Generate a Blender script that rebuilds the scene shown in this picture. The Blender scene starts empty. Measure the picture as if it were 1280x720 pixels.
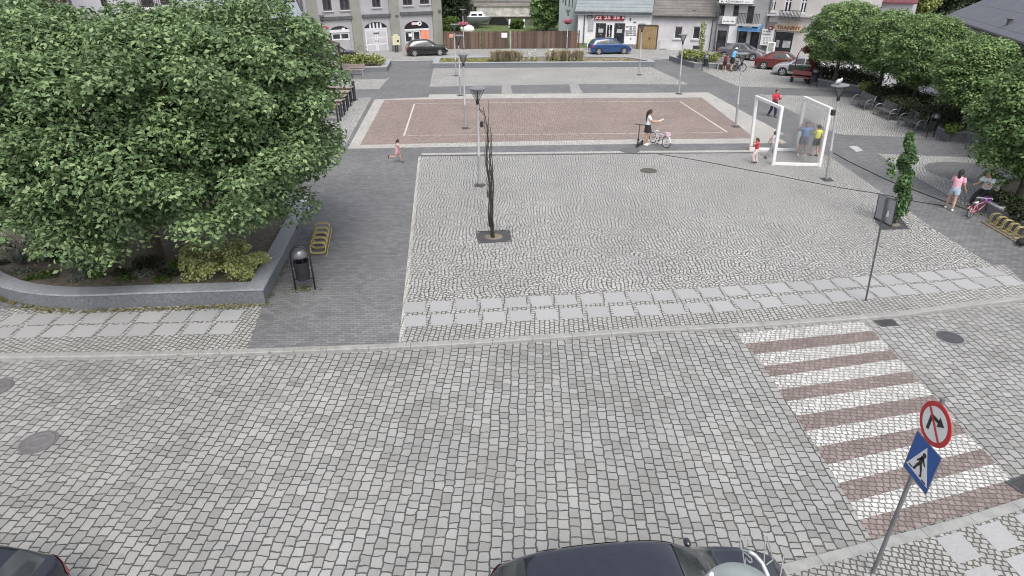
import bpy, math, random
import numpy as np
from mathutils import Vector, Matrix

# ---------------------------------------------------------------- scene basics
SC = bpy.context.scene
COL = SC.collection
RNG = np.random.default_rng(7)
random.seed(7)
FPX, PITCH, HC = 772.0, math.radians(27.7), 8.3
SN, CS = math.sin(PITCH), math.cos(PITCH)
PL = 0.06                                   # level of the paved square above the roadway


def G(px, py, z=PL):
    """ground point (at height z) that the survey photo shows at px, py"""
    u = (px - 640) / FPX
    v = (py - 360) / FPX
    t = (HC - z) / (SN + v * CS)
    return Vector((u * t, (CS - v * SN) * t, z))


def ray(px, py):
    u = (px - 640) / FPX
    v = (py - 360) / FPX
    return Vector((u, CS - v * SN, -SN - v * CS))


def hgt(bx, by, ty, z=PL):
    """height above z of a vertical thing standing at bx,by whose top is at row ty"""
    y = G(bx, by, z).y
    v = (ty - 360) / FPX
    return HC - y * (v * CS + SN) / (CS - v * SN) - z


# ---------------------------------------------------------------- object helpers
def link(o):
    COL.objects.link(o)
    return o


def tag(o, label=None, cat=None, group=None, kind=None):
    if label: o['label'] = label
    if cat: o['category'] = cat
    if group: o['group'] = group
    if kind: o['kind'] = kind
    return o


def thing(name, label, cat, loc=(0, 0, 0), rz=0.0, group=None):
    o = bpy.data.objects.new(name, None)
    o.empty_display_size = 0.2
    o.location = loc
    o.rotation_euler = (0, 0, rz)
    link(o)
    return tag(o, label, cat, group)


def copy_tree(o, parent=None):
    c = o.copy()
    COL.objects.link(c)
    if parent is not None:
        c.parent = parent
        c.matrix_parent_inverse = o.matrix_parent_inverse.copy()
    for ch in list(o.children):
        copy_tree(ch, c)
    return c


class MB:
    def __init__(s):
        s.v = []; s.f = []; s.m = []; s.mi = 0

    def add(s, vs, fs):
        b = len(s.v)
        s.v += [tuple(p) for p in vs]
        for f in fs:
            s.f.append(tuple(i + b for i in f)); s.m.append(s.mi)
        return s

    def box(s, c, d, rz=0.0, M=None):
        x, y, z = d[0] / 2, d[1] / 2, d[2] / 2
        vs = [Vector(p) for p in ((-x, -y, -z), (x, -y, -z), (x, y, -z), (-x, y, -z), (-x, -y, z), (x, -y, z), (x, y, z), (-x, y, z))]
        if rz: vs = [Matrix.Rotation(rz, 3, 'Z') @ p for p in vs]
        if M is not None: vs = [M @ p for p in vs]
        vs = [p + Vector(c) for p in vs]
        return s.add(vs, [(0, 3, 2, 1), (4, 5, 6, 7), (0, 1, 5, 4), (1, 2, 6, 5), (2, 3, 7, 6), (3, 0, 4, 7)])

    def b2(s, x0, x1, y0, y1, z0, z1):
        return s.box(((x0 + x1) / 2, (y0 + y1) / 2, (z0 + z1) / 2), (abs(x1 - x0), abs(y1 - y0), abs(z1 - z0)))

    def prism(s, poly, z0, z1):
        n = len(poly)
        ar = sum(poly[i][0] * poly[(i + 1) % n][1] - poly[(i + 1) % n][0] * poly[i][1] for i in range(n))
        if ar < 0: poly = poly[::-1]
        vs = [(p[0], p[1], z0) for p in poly] + [(p[0], p[1], z1) for p in poly]
        fs = [tuple(range(n - 1, -1, -1)), tuple(range(n, 2 * n))]
        fs += [(i, (i + 1) % n, n + (i + 1) % n, n + i) for i in range(n)]
        return s.add(vs, fs)

    def sheet(s, poly, z):
        n = len(poly)
        ar = sum(poly[i][0] * poly[(i + 1) % n][1] - poly[(i + 1) % n][0] * poly[i][1] for i in range(n))
        if ar < 0: poly = poly[::-1]
        return s.add([(p[0], p[1], z) for p in poly], [tuple(range(n))])

    def tube(s, path, r, n=8, cap=True, closed=False):
        P = [Vector(p) for p in path]
        k = len(P)
        R = r if isinstance(r, (list, tuple)) else [r] * k
        rings = []
        prev = None
        for i in range(k):
            if closed:
                t = P[(i + 1) % k] - P[i - 1]
            else:
                t = P[min(i + 1, k - 1)] - P[max(i - 1, 0)]
            if t.length < 1e-9: t = Vector((0, 0, 1))
            t.normalize()
            if prev is None:
                a = Vector((0, 0, 1)) if abs(t.z) < .9 else Vector((1, 0, 0))
                x = t.cross(a).normalized()
            else:
                x = prev - t * prev.dot(t)
                if x.length < 1e-6: x = t.orthogonal()
                x.normalize()
            prev = x
            y = t.cross(x)
            rings.append([P[i] + (x * math.cos(2 * math.pi * j / n) + y * math.sin(2 * math.pi * j / n)) * R[i] for j in range(n)])
        vs = [p for q in rings for p in q]
        fs = []
        for i in range(k if closed else k - 1):
            a = i * n; b = ((i + 1) % k) * n
            for j in range(n):
                fs.append((a + j, a + (j + 1) % n, b + (j + 1) % n, b + j))
        if cap and not closed:
            fs.append(tuple(range(n - 1, -1, -1)))
            fs.append(tuple(range((k - 1) * n, k * n)))
        return s.add(vs, fs)

    def lathe(s, prof, c=(0, 0, 0), n=20, M=None, cap=True):
        k = len(prof)
        vs = []
        for (r, z) in prof:
            for j in range(n):
                a = 2 * math.pi * j / n
                p = Vector((r * math.cos(a), r * math.sin(a), z))
                if M is not None: p = M @ p
                vs.append(p + Vector(c))
        fs = []
        for i in range(k - 1):
            for j in range(n):
                fs.append((i * n + j, i * n + (j + 1) % n, (i + 1) * n + (j + 1) % n, (i + 1) * n + j))
        if cap:
            fs.append(tuple(range(n - 1, -1, -1)))
            fs.append(tuple(range((k - 1) * n, k * n)))
        return s.add(vs, fs)

    def ball(s, c, r, nu=12, nv=8, M=None):
        r = r if isinstance(r, (tuple, list)) else (r, r, r)
        vs = []; fs = []
        for i in range(nv + 1):
            th = math.pi * i / nv
            for j in range(nu):
                a = 2 * math.pi * j / nu
                p = Vector((r[0] * math.sin(th) * math.cos(a), r[1] * math.sin(th) * math.sin(a), -r[2] * math.cos(th)))
                if M is not None: p = M @ p
                vs.append(p + Vector(c))
        for i in range(nv):
            for j in range(nu):
                fs.append((i * nu + j, i * nu + (j + 1) % nu, (i + 1) * nu + (j + 1) % nu, (i + 1) * nu + j))
        return s.add(vs, fs)

    def grid(s, rows, closed=False):
        """rows: list of equal-length point lists"""
        n = len(rows[0]); vs = [p for r in rows for p in r]; fs = []
        for i in range(len(rows) - 1):
            for j in range(n if closed else n - 1):
                fs.append((i * n + j, i * n + (j + 1) % n, (i + 1) * n + (j + 1) % n, (i + 1) * n + j))
        return s.add(vs, fs)

    def build(s, name, mats, parent=None, smooth=False, bevel=0.0, auto=None):
        me = bpy.data.meshes.new(name)
        me.from_pydata(s.v, [], s.f)
        mats = mats if isinstance(mats, (list, tuple)) else [mats]
        for m in mats: me.materials.append(m)
        if len(mats) > 1: me.polygons.foreach_set('material_index', s.m)
        if smooth: me.polygons.foreach_set('use_smooth', [True] * len(s.f))
        me.update()
        o = bpy.data.objects.new(name, me)
        link(o)
        if parent is not None: o.parent = parent
        if auto is not None:
            me.polygons.foreach_set('use_smooth', [True] * len(s.f))
            me.set_sharp_from_angle(angle=math.radians(auto))
        if bevel > 0:
            b = o.modifiers.new('bevel', 'BEVEL'); b.width = bevel; b.segments = 2; b.limit_method = 'ANGLE'
        return o


def text_mesh(body, size, depth=0.01, align='CENTER', bold=0.0, spacing=1.0):
    c = bpy.data.curves.new('lettering', 'FONT')
    c.body = body; c.size = size; c.extrude = depth; c.align_x = align; c.align_y = 'CENTER'; c.offset = bold
    c.space_character = spacing
    o = bpy.data.objects.new('lettering_source', c)
    link(o)
    bpy.context.view_layer.update()
    dg = bpy.context.evaluated_depsgraph_get()
    me = bpy.data.meshes.new_from_object(o.evaluated_get(dg))
    bpy.data.objects.remove(o)
    bpy.data.curves.remove(c)
    return me


def put_mesh(me, name, mat, parent, M=None):
    me.materials.clear(); me.materials.append(mat)
    me.name = name
    if M is not None: me.transform(M)
    o = bpy.data.objects.new(name, me)
    link(o); o.parent = parent
    return o


# ---------------------------------------------------------------- materials
def newmat(name):
    m = bpy.data.materials.new(name)
    m.use_nodes = True
    nt = m.node_tree
    return m, nt, nt.nodes['Principled BSDF'], nt.nodes.new


def lk(nt, a, b): nt.links.new(a, b)


def mth(nt, op, a, b=None, c=None):
    n = nt.nodes.new('ShaderNodeMath'); n.operation = op
    for i, v in enumerate((a, b, c)):
        if v is None: continue
        if isinstance(v, (int, float)): n.inputs[i].default_value = v
        else: nt.links.new(v, n.inputs[i])
    return n.outputs[0]


def mix(nt, f, a, b, mode='MIX'):
    n = nt.nodes.new('ShaderNodeMix'); n.data_type = 'RGBA'; n.blend_type = mode
    n.clamp_factor = True
    def s(i, v):
        if isinstance(v, (int, float)): n.inputs[i].default_value = v
        elif isinstance(v, (tuple, list)): n.inputs[i].default_value = (v[0], v[1], v[2], 1)
        else: nt.links.new(v, n.inputs[i])
    s(0, f); s(6, a); s(7, b)
    return n.outputs[2]


def noise(nt, scale, detail=3, vec=None, rough=.6, dim='3D'):
    n = nt.nodes.new('ShaderNodeTexNoise'); n.inputs['Scale'].default_value = scale
    n.inputs['Detail'].default_value = detail; n.inputs['Roughness'].default_value = rough
    if vec is not None: nt.links.new(vec, n.inputs['Vector'])
    return n.outputs['Fac']


def remap(nt, x, a, b, c=0.0, d=1.0, smooth=False):
    n = nt.nodes.new('ShaderNodeMapRange')
    if smooth: n.interpolation_type = 'SMOOTHSTEP'
    nt.links.new(x, n.inputs[0])
    for i, v in enumerate((a, b, c, d)): n.inputs[i + 1].default_value = v
    return n.outputs[0]


def M(name, col, rough=.6, metal=0.0, var=.25, scale=6.0, bump=0.0, bscale=40.0, spec=.5, coat=0.0, obj=True, col2=None):
    m, nt, p, new = newmat(name)
    tc = new('ShaderNodeTexCoord').outputs['Object']
    n = noise(nt, scale, 4, tc)
    f = remap(nt, n, .3, .7)
    c2 = col2 if col2 else tuple(min(1, k * (1 + var)) for k in col)
    c1 = tuple(k * (1 - var) for k in col) if col2 is None else col
    lk(nt, mix(nt, f, c1, c2), p.inputs['Base Color'])
    lk(nt, remap(nt, n, .3, .7, max(.02, rough - .08), min(1, rough + .08)), p.inputs['Roughness'])
    p.inputs['Metallic'].default_value = metal
    p.inputs['Specular IOR Level'].default_value = spec
    p.inputs['Coat Weight'].default_value = coat
    p.inputs['Coat Roughness'].default_value = .08
    if bump > 0:
        b = new('ShaderNodeBump'); b.inputs['Distance'].default_value = bump; b.inputs['Strength'].default_value = .8
        lk(nt, noise(nt, bscale, 4, tc), b.inputs['Height']); lk(nt, b.outputs[0], p.inputs['Normal'])
    return m


def setts(name, w, l, joint, ca, cb, cj, rot=0.0, warp=.02, wscale=3.0, amp=0.0, per=1.3, bump=.015, rnd=.55, rough=.75, stain=.25, soft=.012, moss=None, wobble=.3, tint=None):
    """hand-laid stone setts: courses of width w, stones of mean length l, uneven joints"""
    m, nt, p, new = newmat(name)
    pos = new('ShaderNodeNewGeometry').outputs['Position']
    vr = new('ShaderNodeVectorRotate'); vr.rotation_type = 'Z_AXIS'; vr.inputs['Angle'].default_value = rot
    lk(nt, pos, vr.inputs['Vector'])
    P = vr.outputs[0]
    def warpv(P, sc, am, det):
        nz = new('ShaderNodeTexNoise'); nz.inputs['Scale'].default_value = sc; nz.inputs['Detail'].default_value = det
        lk(nt, P, nz.inputs['Vector'])
        sub = new('ShaderNodeVectorMath'); sub.operation = 'SUBTRACT'; sub.inputs[1].default_value = (.5, .5, .5)
        lk(nt, nz.outputs['Color'], sub.inputs[0])
        scl = new('ShaderNodeVectorMath'); scl.operation = 'SCALE'; scl.inputs['Scale'].default_value = am
        lk(nt, sub.outputs[0], scl.inputs[0])
        ad = new('ShaderNodeVectorMath'); ad.operation = 'ADD'
        lk(nt, P, ad.inputs[0]); lk(nt, scl.outputs[0], ad.inputs[1])
        return ad.outputs[0]
    Q = warpv(P, wscale, warp * 4, 2)
    Q = warpv(Q, 1.2 / w, w * wobble, 1)
    sp = new('ShaderNodeSeparateXYZ'); lk(nt, Q, sp.inputs[0])
    x, y = sp.outputs[0], sp.outputs[1]
    if amp > 0:
        yy = mth(nt, 'ADD', y, mth(nt, 'MULTIPLY', noise(nt, .55, 2, P), 3.2 * per))
        fr = mth(nt, 'SUBTRACT', mth(nt, 'FRACT', mth(nt, 'DIVIDE', yy, per)), .5)
        x = mth(nt, 'ADD', x, mth(nt, 'MULTIPLY', mth(nt, 'MULTIPLY', fr, fr), -4 * amp))
    xr = mth(nt, 'DIVIDE', x, w)
    row = mth(nt, 'FLOOR', xr)
    fx = mth(nt, 'SUBTRACT', xr, row)
    dx = mth(nt, 'MULTIPLY', mth(nt, 'MINIMUM', fx, mth(nt, 'SUBTRACT', 1.0, fx)), w)
    W = mth(nt, 'ADD', mth(nt, 'DIVIDE', y, l), mth(nt, 'MULTIPLY', row, 37.37))
    v1 = new('ShaderNodeTexVoronoi'); v1.voronoi_dimensions = '1D'; v1.feature = 'DISTANCE_TO_EDGE'
    v1.inputs['Scale'].default_value = 1; v1.inputs['Randomness'].default_value = rnd; lk(nt, W, v1.inputs['W'])
    v2 = new('ShaderNodeTexVoronoi'); v2.voronoi_dimensions = '1D'; v2.feature = 'F1'
    v2.inputs['Scale'].default_value = 1; v2.inputs['Randomness'].default_value = rnd; lk(nt, W, v2.inputs['W'])
    dy = mth(nt, 'MULTIPLY', v1.outputs['Distance'], l)
    d = mth(nt, 'SMOOTH_MIN', dx, dy, w * .09)
    d = mth(nt, 'ADD', d, mth(nt, 'MULTIPLY', mth(nt, 'SUBTRACT', noise(nt, 4 / w, 2, P), .5), joint * 1.1))
    mask = remap(nt, d, joint * .35, joint * .35 + soft, smooth=True)
    sc = new('ShaderNodeSeparateColor'); lk(nt, v2.outputs['Color'], sc.inputs[0])
    cell = mix(nt, sc.outputs[0], ca, cb)
    if tint:                       # a share of the stones is of another colour
        cell = mix(nt, mth(nt, 'MULTIPLY', mth(nt, 'GREATER_THAN', sc.outputs[1], 1 - tint[1]), .7), cell, tint[0])
    grain = remap(nt, noise(nt, 55, 3, P), .25, .75, .78, 1.16)
    comb = new('ShaderNodeCombineColor')
    for i in range(3): lk(nt, grain, comb.inputs[i])
    cell = mix(nt, 1.0, cell, comb.outputs[0], 'MULTIPLY')
    st = remap(nt, noise(nt, .35, 5, P, .65), .32, .68, 1 - stain, 1 + stain * .5)
    comb2 = new('ShaderNodeCombineColor')
    for i in range(3): lk(nt, st, comb2.inputs[i])
    cell = mix(nt, 1.0, cell, comb2.outputs[0], 'MULTIPLY')
    cjv = cj
    if moss:
        mm = remap(nt, noise(nt, .8, 4, P, .6), .5, .72, smooth=True)
        cjv = mix(nt, mm, cj, moss)
    c = mix(nt, mask, cjv, cell)
    spots = remap(nt, noise(nt, 2.1, 4, P, .7), .66, .76, 0, .6)
    c = mix(nt, spots, c, tuple(k * .5 for k in ca))
    lk(nt, c, p.inputs['Base Color'])
    p.inputs['Roughness'].default_value = rough
    p.inputs['Specular IOR Level'].default_value = .35
    h = mth(nt, 'ADD', mask, mth(nt, 'MULTIPLY', noise(nt, 30, 3, P), .25))
    h = mth(nt, 'ADD', h, mth(nt, 'MULTIPLY', sc.outputs[2], .35))
    b = new('ShaderNodeBump'); b.inputs['Distance'].default_value = bump; b.inputs['Strength'].default_value = .9
    lk(nt, h, b.inputs['Height']); lk(nt, b.outputs[0], p.inputs['Normal'])
    return m


def foliage(name, dark, mid, light, trans=.3, rough=.5):
    m, nt, p, new = newmat(name)
    r = new('ShaderNodeNewGeometry').outputs['Random Per Island']
    cr = new('ShaderNodeValToRGB'); e = cr.color_ramp.elements
    e[0].position = 0; e[0].color = (*dark, 1); e[1].position = 1; e[1].color = (*light, 1)
    k = e.new(.55); k.color = (*mid, 1)
    lk(nt, r, cr.inputs[0])
    pos = new('ShaderNodeNewGeometry').outputs['Position']
    st = remap(nt, noise(nt, .7, 3, pos), .3, .7, .78, 1.2)
    comb = new('ShaderNodeCombineColor')
    for i in range(3): lk(nt, st, comb.inputs[i])
    c = mix(nt, 1.0, cr.outputs[0], comb.outputs[0], 'MULTIPLY')
    lk(nt, c, p.inputs['Base Color'])
    p.inputs['Roughness'].default_value = rough
    p.inputs['Specular IOR Level'].default_value = .35
    tr = new('ShaderNodeBsdfTranslucent'); lk(nt, c, tr.inputs['Color'])
    ms = new('ShaderNodeMixShader'); ms.inputs[0].default_value = trans
    lk(nt, p.outputs[0], ms.inputs[1]); lk(nt, tr.outputs[0], ms.inputs[2])
    lk(nt, ms.outputs[0], nt.nodes['Material Output'].inputs['Surface'])
    return m


def glassy(name, col, rough=.06):
    m, nt, p, new = newmat(name)
    tc = new('ShaderNodeTexCoord').outputs['Object']
    lk(nt, mix(nt, remap(nt, noise(nt, 1.3, 3, tc), .35, .65), tuple(k * .55 for k in col), tuple(k * 1.5 for k in col)), p.inputs['Base Color'])
    p.inputs['Roughness'].default_value = rough
    p.inputs['Specular IOR Level'].default_value = .7
    return m


MAT = {}
MAT['street'] = setts('street_setts', .185, .19, .012, (.275, .274, .268), (.355, .354, .347), (.078, .077, .074), rot=0.03, warp=.022, wscale=.9, bump=.016, soft=.012, moss=(.13, .125, .09), stain=.22, wobble=.33, rnd=.8, tint=((.24, .235, .225), .10))
MAT['plaza'] = setts('plaza_setts', .115, .11, .021, (.40, .398, .386), (.485, .482, .466), (.075, .074, .071), rot=math.radians(0), warp=.05, wscale=1.3, amp=.10, per=.95, bump=.012, soft=.010, stain=.13, wobble=.75, rnd=.7)
MAT['kerb_setts'] = setts('edge_setts', .125, .12, .02, (.345, .342, .33), (.43, .425, .41), (.10, .098, .092), rot=math.radians(3), warp=.01, bump=.012, soft=.011, stain=.2, wobble=.45)
MAT['far_setts'] = setts('far_light_setts', .12, .11, .024, (.40, .398, .385), (.60, .595, .575), (.09, .088, .083), rot=.4, warp=.05, wscale=1.3, amp=.1, per=.95, bump=.012, soft=.011, stain=.14)
MAT['path'] = setts('dark_path_pavers', .10, .20, .008, (.15, .152, .158), (.215, .217, .223), (.075, .075, .077), rot=math.radians(91), warp=.002, bump=.003, soft=.006, rnd=.12, stain=.2, wobble=.06)
MAT['court'] = setts('red_court_pavers', .10, .11, .014, (.24, .178, .158), (.355, .283, .255), (.16, .128, .116), rot=.02, warp=.01, bump=.006, soft=.01, stain=.16, tint=((.36, .31, .29), .3))
MAT['band'] = setts('court_border_setts', .13, .13, .012, (.42, .41, .385), (.56, .55, .52), (.22, .21, .2), rot=.02, warp=.01, bump=.006, stain=.15)
MAT['cross_white'] = setts('white_crossing_setts', .105, .115, .0135, (.45, .448, .432), (.66, .655, .635), (.19, .187, .178), rot=math.radians(95), warp=.01, bump=.012, soft=.012, stain=.14, wobble=.5, tint=((.45, .44, .42), .12))
MAT['cross_red'] = setts('brown_crossing_setts', .11, .12, .011, (.205, .163, .152), (.295, .243, .228), (.12, .103, .097), rot=math.radians(95), warp=.01, bump=.01, soft=.012, stain=.2, wobble=.4)
MAT['slab'] = M('granite_slab', (.44, .44, .455), .7, var=.14, scale=3, bump=.002, bscale=60)
MAT['kerbstone'] = M('kerb_granite', (.29, .29, .283), .75, var=.16, scale=5, bump=.004, bscale=50)
MAT['farstreet'] = setts('far_street_setts', .15, .16, .014, (.30, .30, .295), (.42, .415, .40), (.2, .195, .185), rot=.1, warp=.02, bump=.006, stain=.2)
MAT['paint'] = M('court_line_paint', (.52, .49, .46), .7, var=.25, scale=9)
MAT['soil'] = M('bed_soil', (.12, .105, .08), .95, var=.5, scale=7, bump=.03, bscale=25, col2=(.27, .23, .18))
MAT['granite'] = M('planter_granite', (.16, .17, .185), .55, var=.3, scale=14, bump=.004, bscale=70)
MAT['coping'] = M('coping_granite', (.33, .345, .37), .6, var=.2, scale=9, bump=.003, bscale=70)
MAT['iron'] = M('cast_iron', (.095, .095, .10), .6, .4, var=.3, scale=12, bump=.006, bscale=70)
MAT['darkmetal'] = M('dark_painted_steel', (.035, .036, .042), .45, .3, var=.3)
MAT['steel'] = M('galvanised_steel', (.36, .37, .385), .45, .6, var=.18)
MAT['lampgrey'] = M('lamp_grey_paint', (.40, .405, .42), .5, .3, var=.15)
MAT['white'] = M('white_paint', (.78, .78, .78), .4, var=.06)
MAT['yellow'] = M('yellow_rack_paint', (.40, .325, .14), .5, .1, var=.35, scale=20)
MAT['black'] = M('black_plastic', (.02, .02, .022), .5, var=.3)
MAT['rubber'] = M('rubber', (.022, .022, .023), .8, var=.2)
MAT['wood_dark'] = M('dark_timber', (.075, .05, .04), .65, var=.35, scale=5)
MAT['wood_top'] = M('weathered_brown_timber', (.30, .25, .235), .6, var=.2, scale=8)
MAT['bark'] = M('bark', (.085, .07, .055), .9, var=.4, scale=10, bump=.03, bscale=18)
MAT['leaf_big'] = foliage('big_tree_leaves', (.08, .135, .065), (.18, .275, .122), (.34, .445, .22))
MAT['leaf_round'] = foliage('round_tree_leaves', (.092, .16, .066), (.205, .315, .12), (.37, .49, .21))
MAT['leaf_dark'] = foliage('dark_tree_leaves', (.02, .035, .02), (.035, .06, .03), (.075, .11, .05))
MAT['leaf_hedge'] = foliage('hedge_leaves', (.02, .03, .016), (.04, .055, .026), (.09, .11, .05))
MAT['leaf_yellow'] = foliage('yellow_shrub_leaves', (.30, .34, .11), (.50, .54, .22), (.70, .71, .40))
MAT['leaf_lime'] = foliage('lime_shrub_leaves', (.10, .14, .035), (.27, .32, .09), (.50, .52, .22))
MAT['leaf_grass'] = foliage('dry_grass_leaves', (.26, .22, .14), (.42, .36, .25), (.6, .52, .4))
MAT['leaf_silver'] = foliage('silver_herb_leaves', (.12, .15, .12), (.22, .25, .2), (.42, .45, .38))
MAT['leaf_green'] = foliage('green_herb_leaves', (.05, .09, .02), (.10, .17, .035), (.2, .28, .07))
MAT['leaf_red'] = foliage('red_foliage', (.10, .03, .025), (.2, .07, .055), (.33, .15, .12))
MAT['flower_pink'] = foliage('pink_flowers', (.5, .08, .18), (.72, .2, .33), (.85, .45, .52))
MAT['flower_white'] = foliage('white_flowers', (.5, .52, .45), (.7, .72, .65), (.85, .86, .8))
MAT['glass'] = glassy('window_glass', (.035, .038, .045))
MAT['glass_pale'] = glassy('curtained_glass', (.5, .51, .54), .15)
# ---------------------------------------------------------------- camera, sky, sun
cam = bpy.data.cameras.new('camera')
camo = link(bpy.data.objects.new('camera', cam))
camo.location = (0, 0, HC)
camo.rotation_euler = (math.pi / 2 - PITCH, 0, 0)
cam.sensor_width = 36; cam.lens = 36 * FPX / 1280
cam.clip_start = .1; cam.clip_end = 3000
SC.camera = camo
wd = bpy.data.worlds.new('World'); SC.world = wd; wd.use_nodes = True
nt = wd.node_tree
sky = nt.nodes.new('ShaderNodeTexSky'); sky.sky_type = 'NISHITA'; sky.sun_disc = False
SUN_EL, SUN_AZ = math.radians(58), math.radians(168)      # azimuth clockwise from +Y
sky.sun_elevation = SUN_EL; sky.sun_rotation = SUN_AZ
sky.air_density = 1.0; sky.dust_density = 4.0; sky.ozone_density = 1.0
hs = nt.nodes.new('ShaderNodeHueSaturation'); hs.inputs['Saturation'].default_value = .36   # cloud veil greys the blue
nt.links.new(sky.outputs[0], hs.inputs['Color'])
bg = nt.nodes['Background']; bg.inputs['Strength'].default_value = .15
nt.links.new(hs.outputs[0], bg.inputs['Color'])
sun = bpy.data.lights.new('sun', 'SUN'); sun.energy = 1.15; sun.angle = math.radians(28); sun.color = (1, .96, .9)
so = link(bpy.data.objects.new('sun', sun))
so.rotation_euler = (math.pi / 2 - SUN_EL, 0, math.pi - SUN_AZ)
so.location = (0, 0, 60)
vs = SC.view_settings
SC.display_settings.display_device = 'sRGB'
vs.view_transform = 'Standard'; vs.look = 'None'; vs.gamma = 1; vs.exposure = 0.58
SC.cycles.filter_width = 1.05
try: vs.use_curve_mapping = False
except Exception: pass

# ---------------------------------------------------------------- ground
def struct(o): o['kind'] = 'structure'; return o


def sheet(name, pts, z, mat, src=PL):
    mb = MB(); mb.sheet([G(*p, src)[:2] for p in pts], z)
    return struct(mb.build(name, mat))


mb = MB(); mb.sheet([(-900, -60), (900, -60), (900, 1400), (-900, 1400)], -.06)
MAT['terrain'] = M('terrain_grass', (.06, .08, .035), .95, var=.4, scale=.2)
struct(mb.build('terrain', MAT['terrain']))
mb = MB(); mb.sheet([(-70, -25), (70, -25), (70, 24), (-70, 24)], 0)
struct(mb.build('cobbled_street', MAT['street']))

KERB = [(-420, 466), (-200, 457), (0, 451), (150, 449), (300, 445.5), (400, 442), (500, 438), (600, 432.5), (700, 425.5), (805, 418), (830, 415.5), (920, 411), (1000, 405.5), (1070, 400.5), (1095, 399), (1120, 397.5), (1148, 394.5), (1200, 387), (1280, 377), (1400, 361), (1600, 330)]
KH = [.10] * 9 + [.10, .075, .06, .06, .06, .07, .085, .10, .10, .10, .10, .10]
kp = [G(*p, 0) for p in KERB]


def offset_line(P, d):
    out = []
    for i in range(len(P)):
        t = (P[min(i + 1, len(P) - 1)] - P[max(i - 1, 0)]).normalized()
        out.append(P[i] + Vector((-t.y, t.x, 0)) * d)
    return out


ki = offset_line(kp, .17)


def along(P, s):
    """point at arc length s on a polyline, and its direction"""
    for i in range(len(P) - 1):
        L = (P[i + 1] - P[i]).length
        if s <= L or i == len(P) - 2:
            f = s / L
            return P[i].lerp(P[i + 1], f), (P[i + 1] - P[i]).normalized(), i, min(max(f, 0), 1)
        s -= L


def length(P): return sum((P[i + 1] - P[i]).length for i in range(len(P) - 1))


mb = MB()
LK = length(kp)
k = 0.0
while k < LK - 1:
    a, ta, ia, fa = along(kp, k + .004); b, tb, ib, fb = along(kp, k + .996)
    ha = KH[ia] * (1 - fa) + KH[ia + 1] * fa; hb = KH[ib] * (1 - fb) + KH[ib + 1] * fb
    na = Vector((-ta.y, ta.x, 0)); nb = Vector((-tb.y, tb.x, 0))
    def sec(p, n, h): return [p - Vector((0, 0, .05)), p + Vector((0, 0, h - .02)) , p + n * .02 + Vector((0, 0, h)), p + n * .172 + Vector((0, 0, h)), p + n * .172 - Vector((0, 0, .05))]
    A = sec(a, na, ha); B = sec(b, nb, hb)
    mb.add(A + B, [(i, i + 1, 5 + i + 1, 5 + i) for i in range(4)] + [(4, 3, 2, 1, 0), (5, 6, 7, 8, 9)])
    k += 1.0
struct(mb.build('kerb', MAT['kerbstone']))

# the square: one raised slab of dark pavers, patches of setts laid over it
edge = [tuple(p[:2]) for p in ki]
plaza = edge + [(60, edge[-1][1] + 3), (70, 110), (-70, 110), (-60, edge[0][1] + 2)]
mb = MB(); mb.prism(plaza, -.2, PL)
struct(mb.build('square_paving', MAT['path']))


def kin(px):
    """row of the kerb's inner edge under column px"""
    for i in range(len(KERB) - 1):
        if KERB[i][0] <= px <= KERB[i + 1][0]:
            f = (px - KERB[i][0]) / (KERB[i + 1][0] - KERB[i][0])
            p = ki[i].lerp(ki[i + 1], f)
            d = p.y * CS + (HC - PL) * SN
            return 360 + FPX * (-p.y * SN + (HC - PL) * CS) / d
    return 400


def kpts(x0, x1):
    xs = [x0] + [p[0] for p in KERB if x0 < p[0] < x1] + [x1]
    return [(x, kin(x) - .4) for x in xs]


Z1, Z2, Z3 = PL + .004, PL + .008, PL + .012
main_top = [(525, 195.5), (640, 193), (800, 191), (935, 189.5), (1020, 188.5), (1042, 199), (1106, 243), (1185, 298), (1283, 357)]
# coarse edge setts along the kerb, then the arched field above them
rowA = [(-260, 424), (14, 400), (300, 394.5), (518.7, 384.6), (611, 379.7), (739, 373.8), (859, 368), (950, 362), (1048.7, 354.4), (1100, 350.6), (1148, 346.5), (1208.5, 341.7), (1262, 338.5)]
rowB = [(-260, 440), (14, 416), (296, 410.7), (518.7, 401.7), (617.8, 396.8), (749, 390), (867, 386), (955, 379), (1039, 372), (1112.6, 364.7), (1180, 359), (1231, 353), (1275, 350)]
sheet('sett_paving', main_top + list(reversed(kpts(498, 1340))), Z1, MAT['plaza'])
sheet('edge_sett_paving', [(505.5, 376.5), (611, 371.5), (739, 365.5), (859, 359.5), (950, 354), (1048, 346.5), (1100, 342.5), (1148, 338.5), (1208, 334), (1255, 330.5), (1290, 362)] + list(reversed(kpts(498.5, 1300))), Z2, MAT['kerb_setts'])
sheet('edge_sett_paving', [(-420, 395), (330, 379)] + list(reversed(kpts(-420, 308))), Z1, MAT['kerb_setts'])
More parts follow.
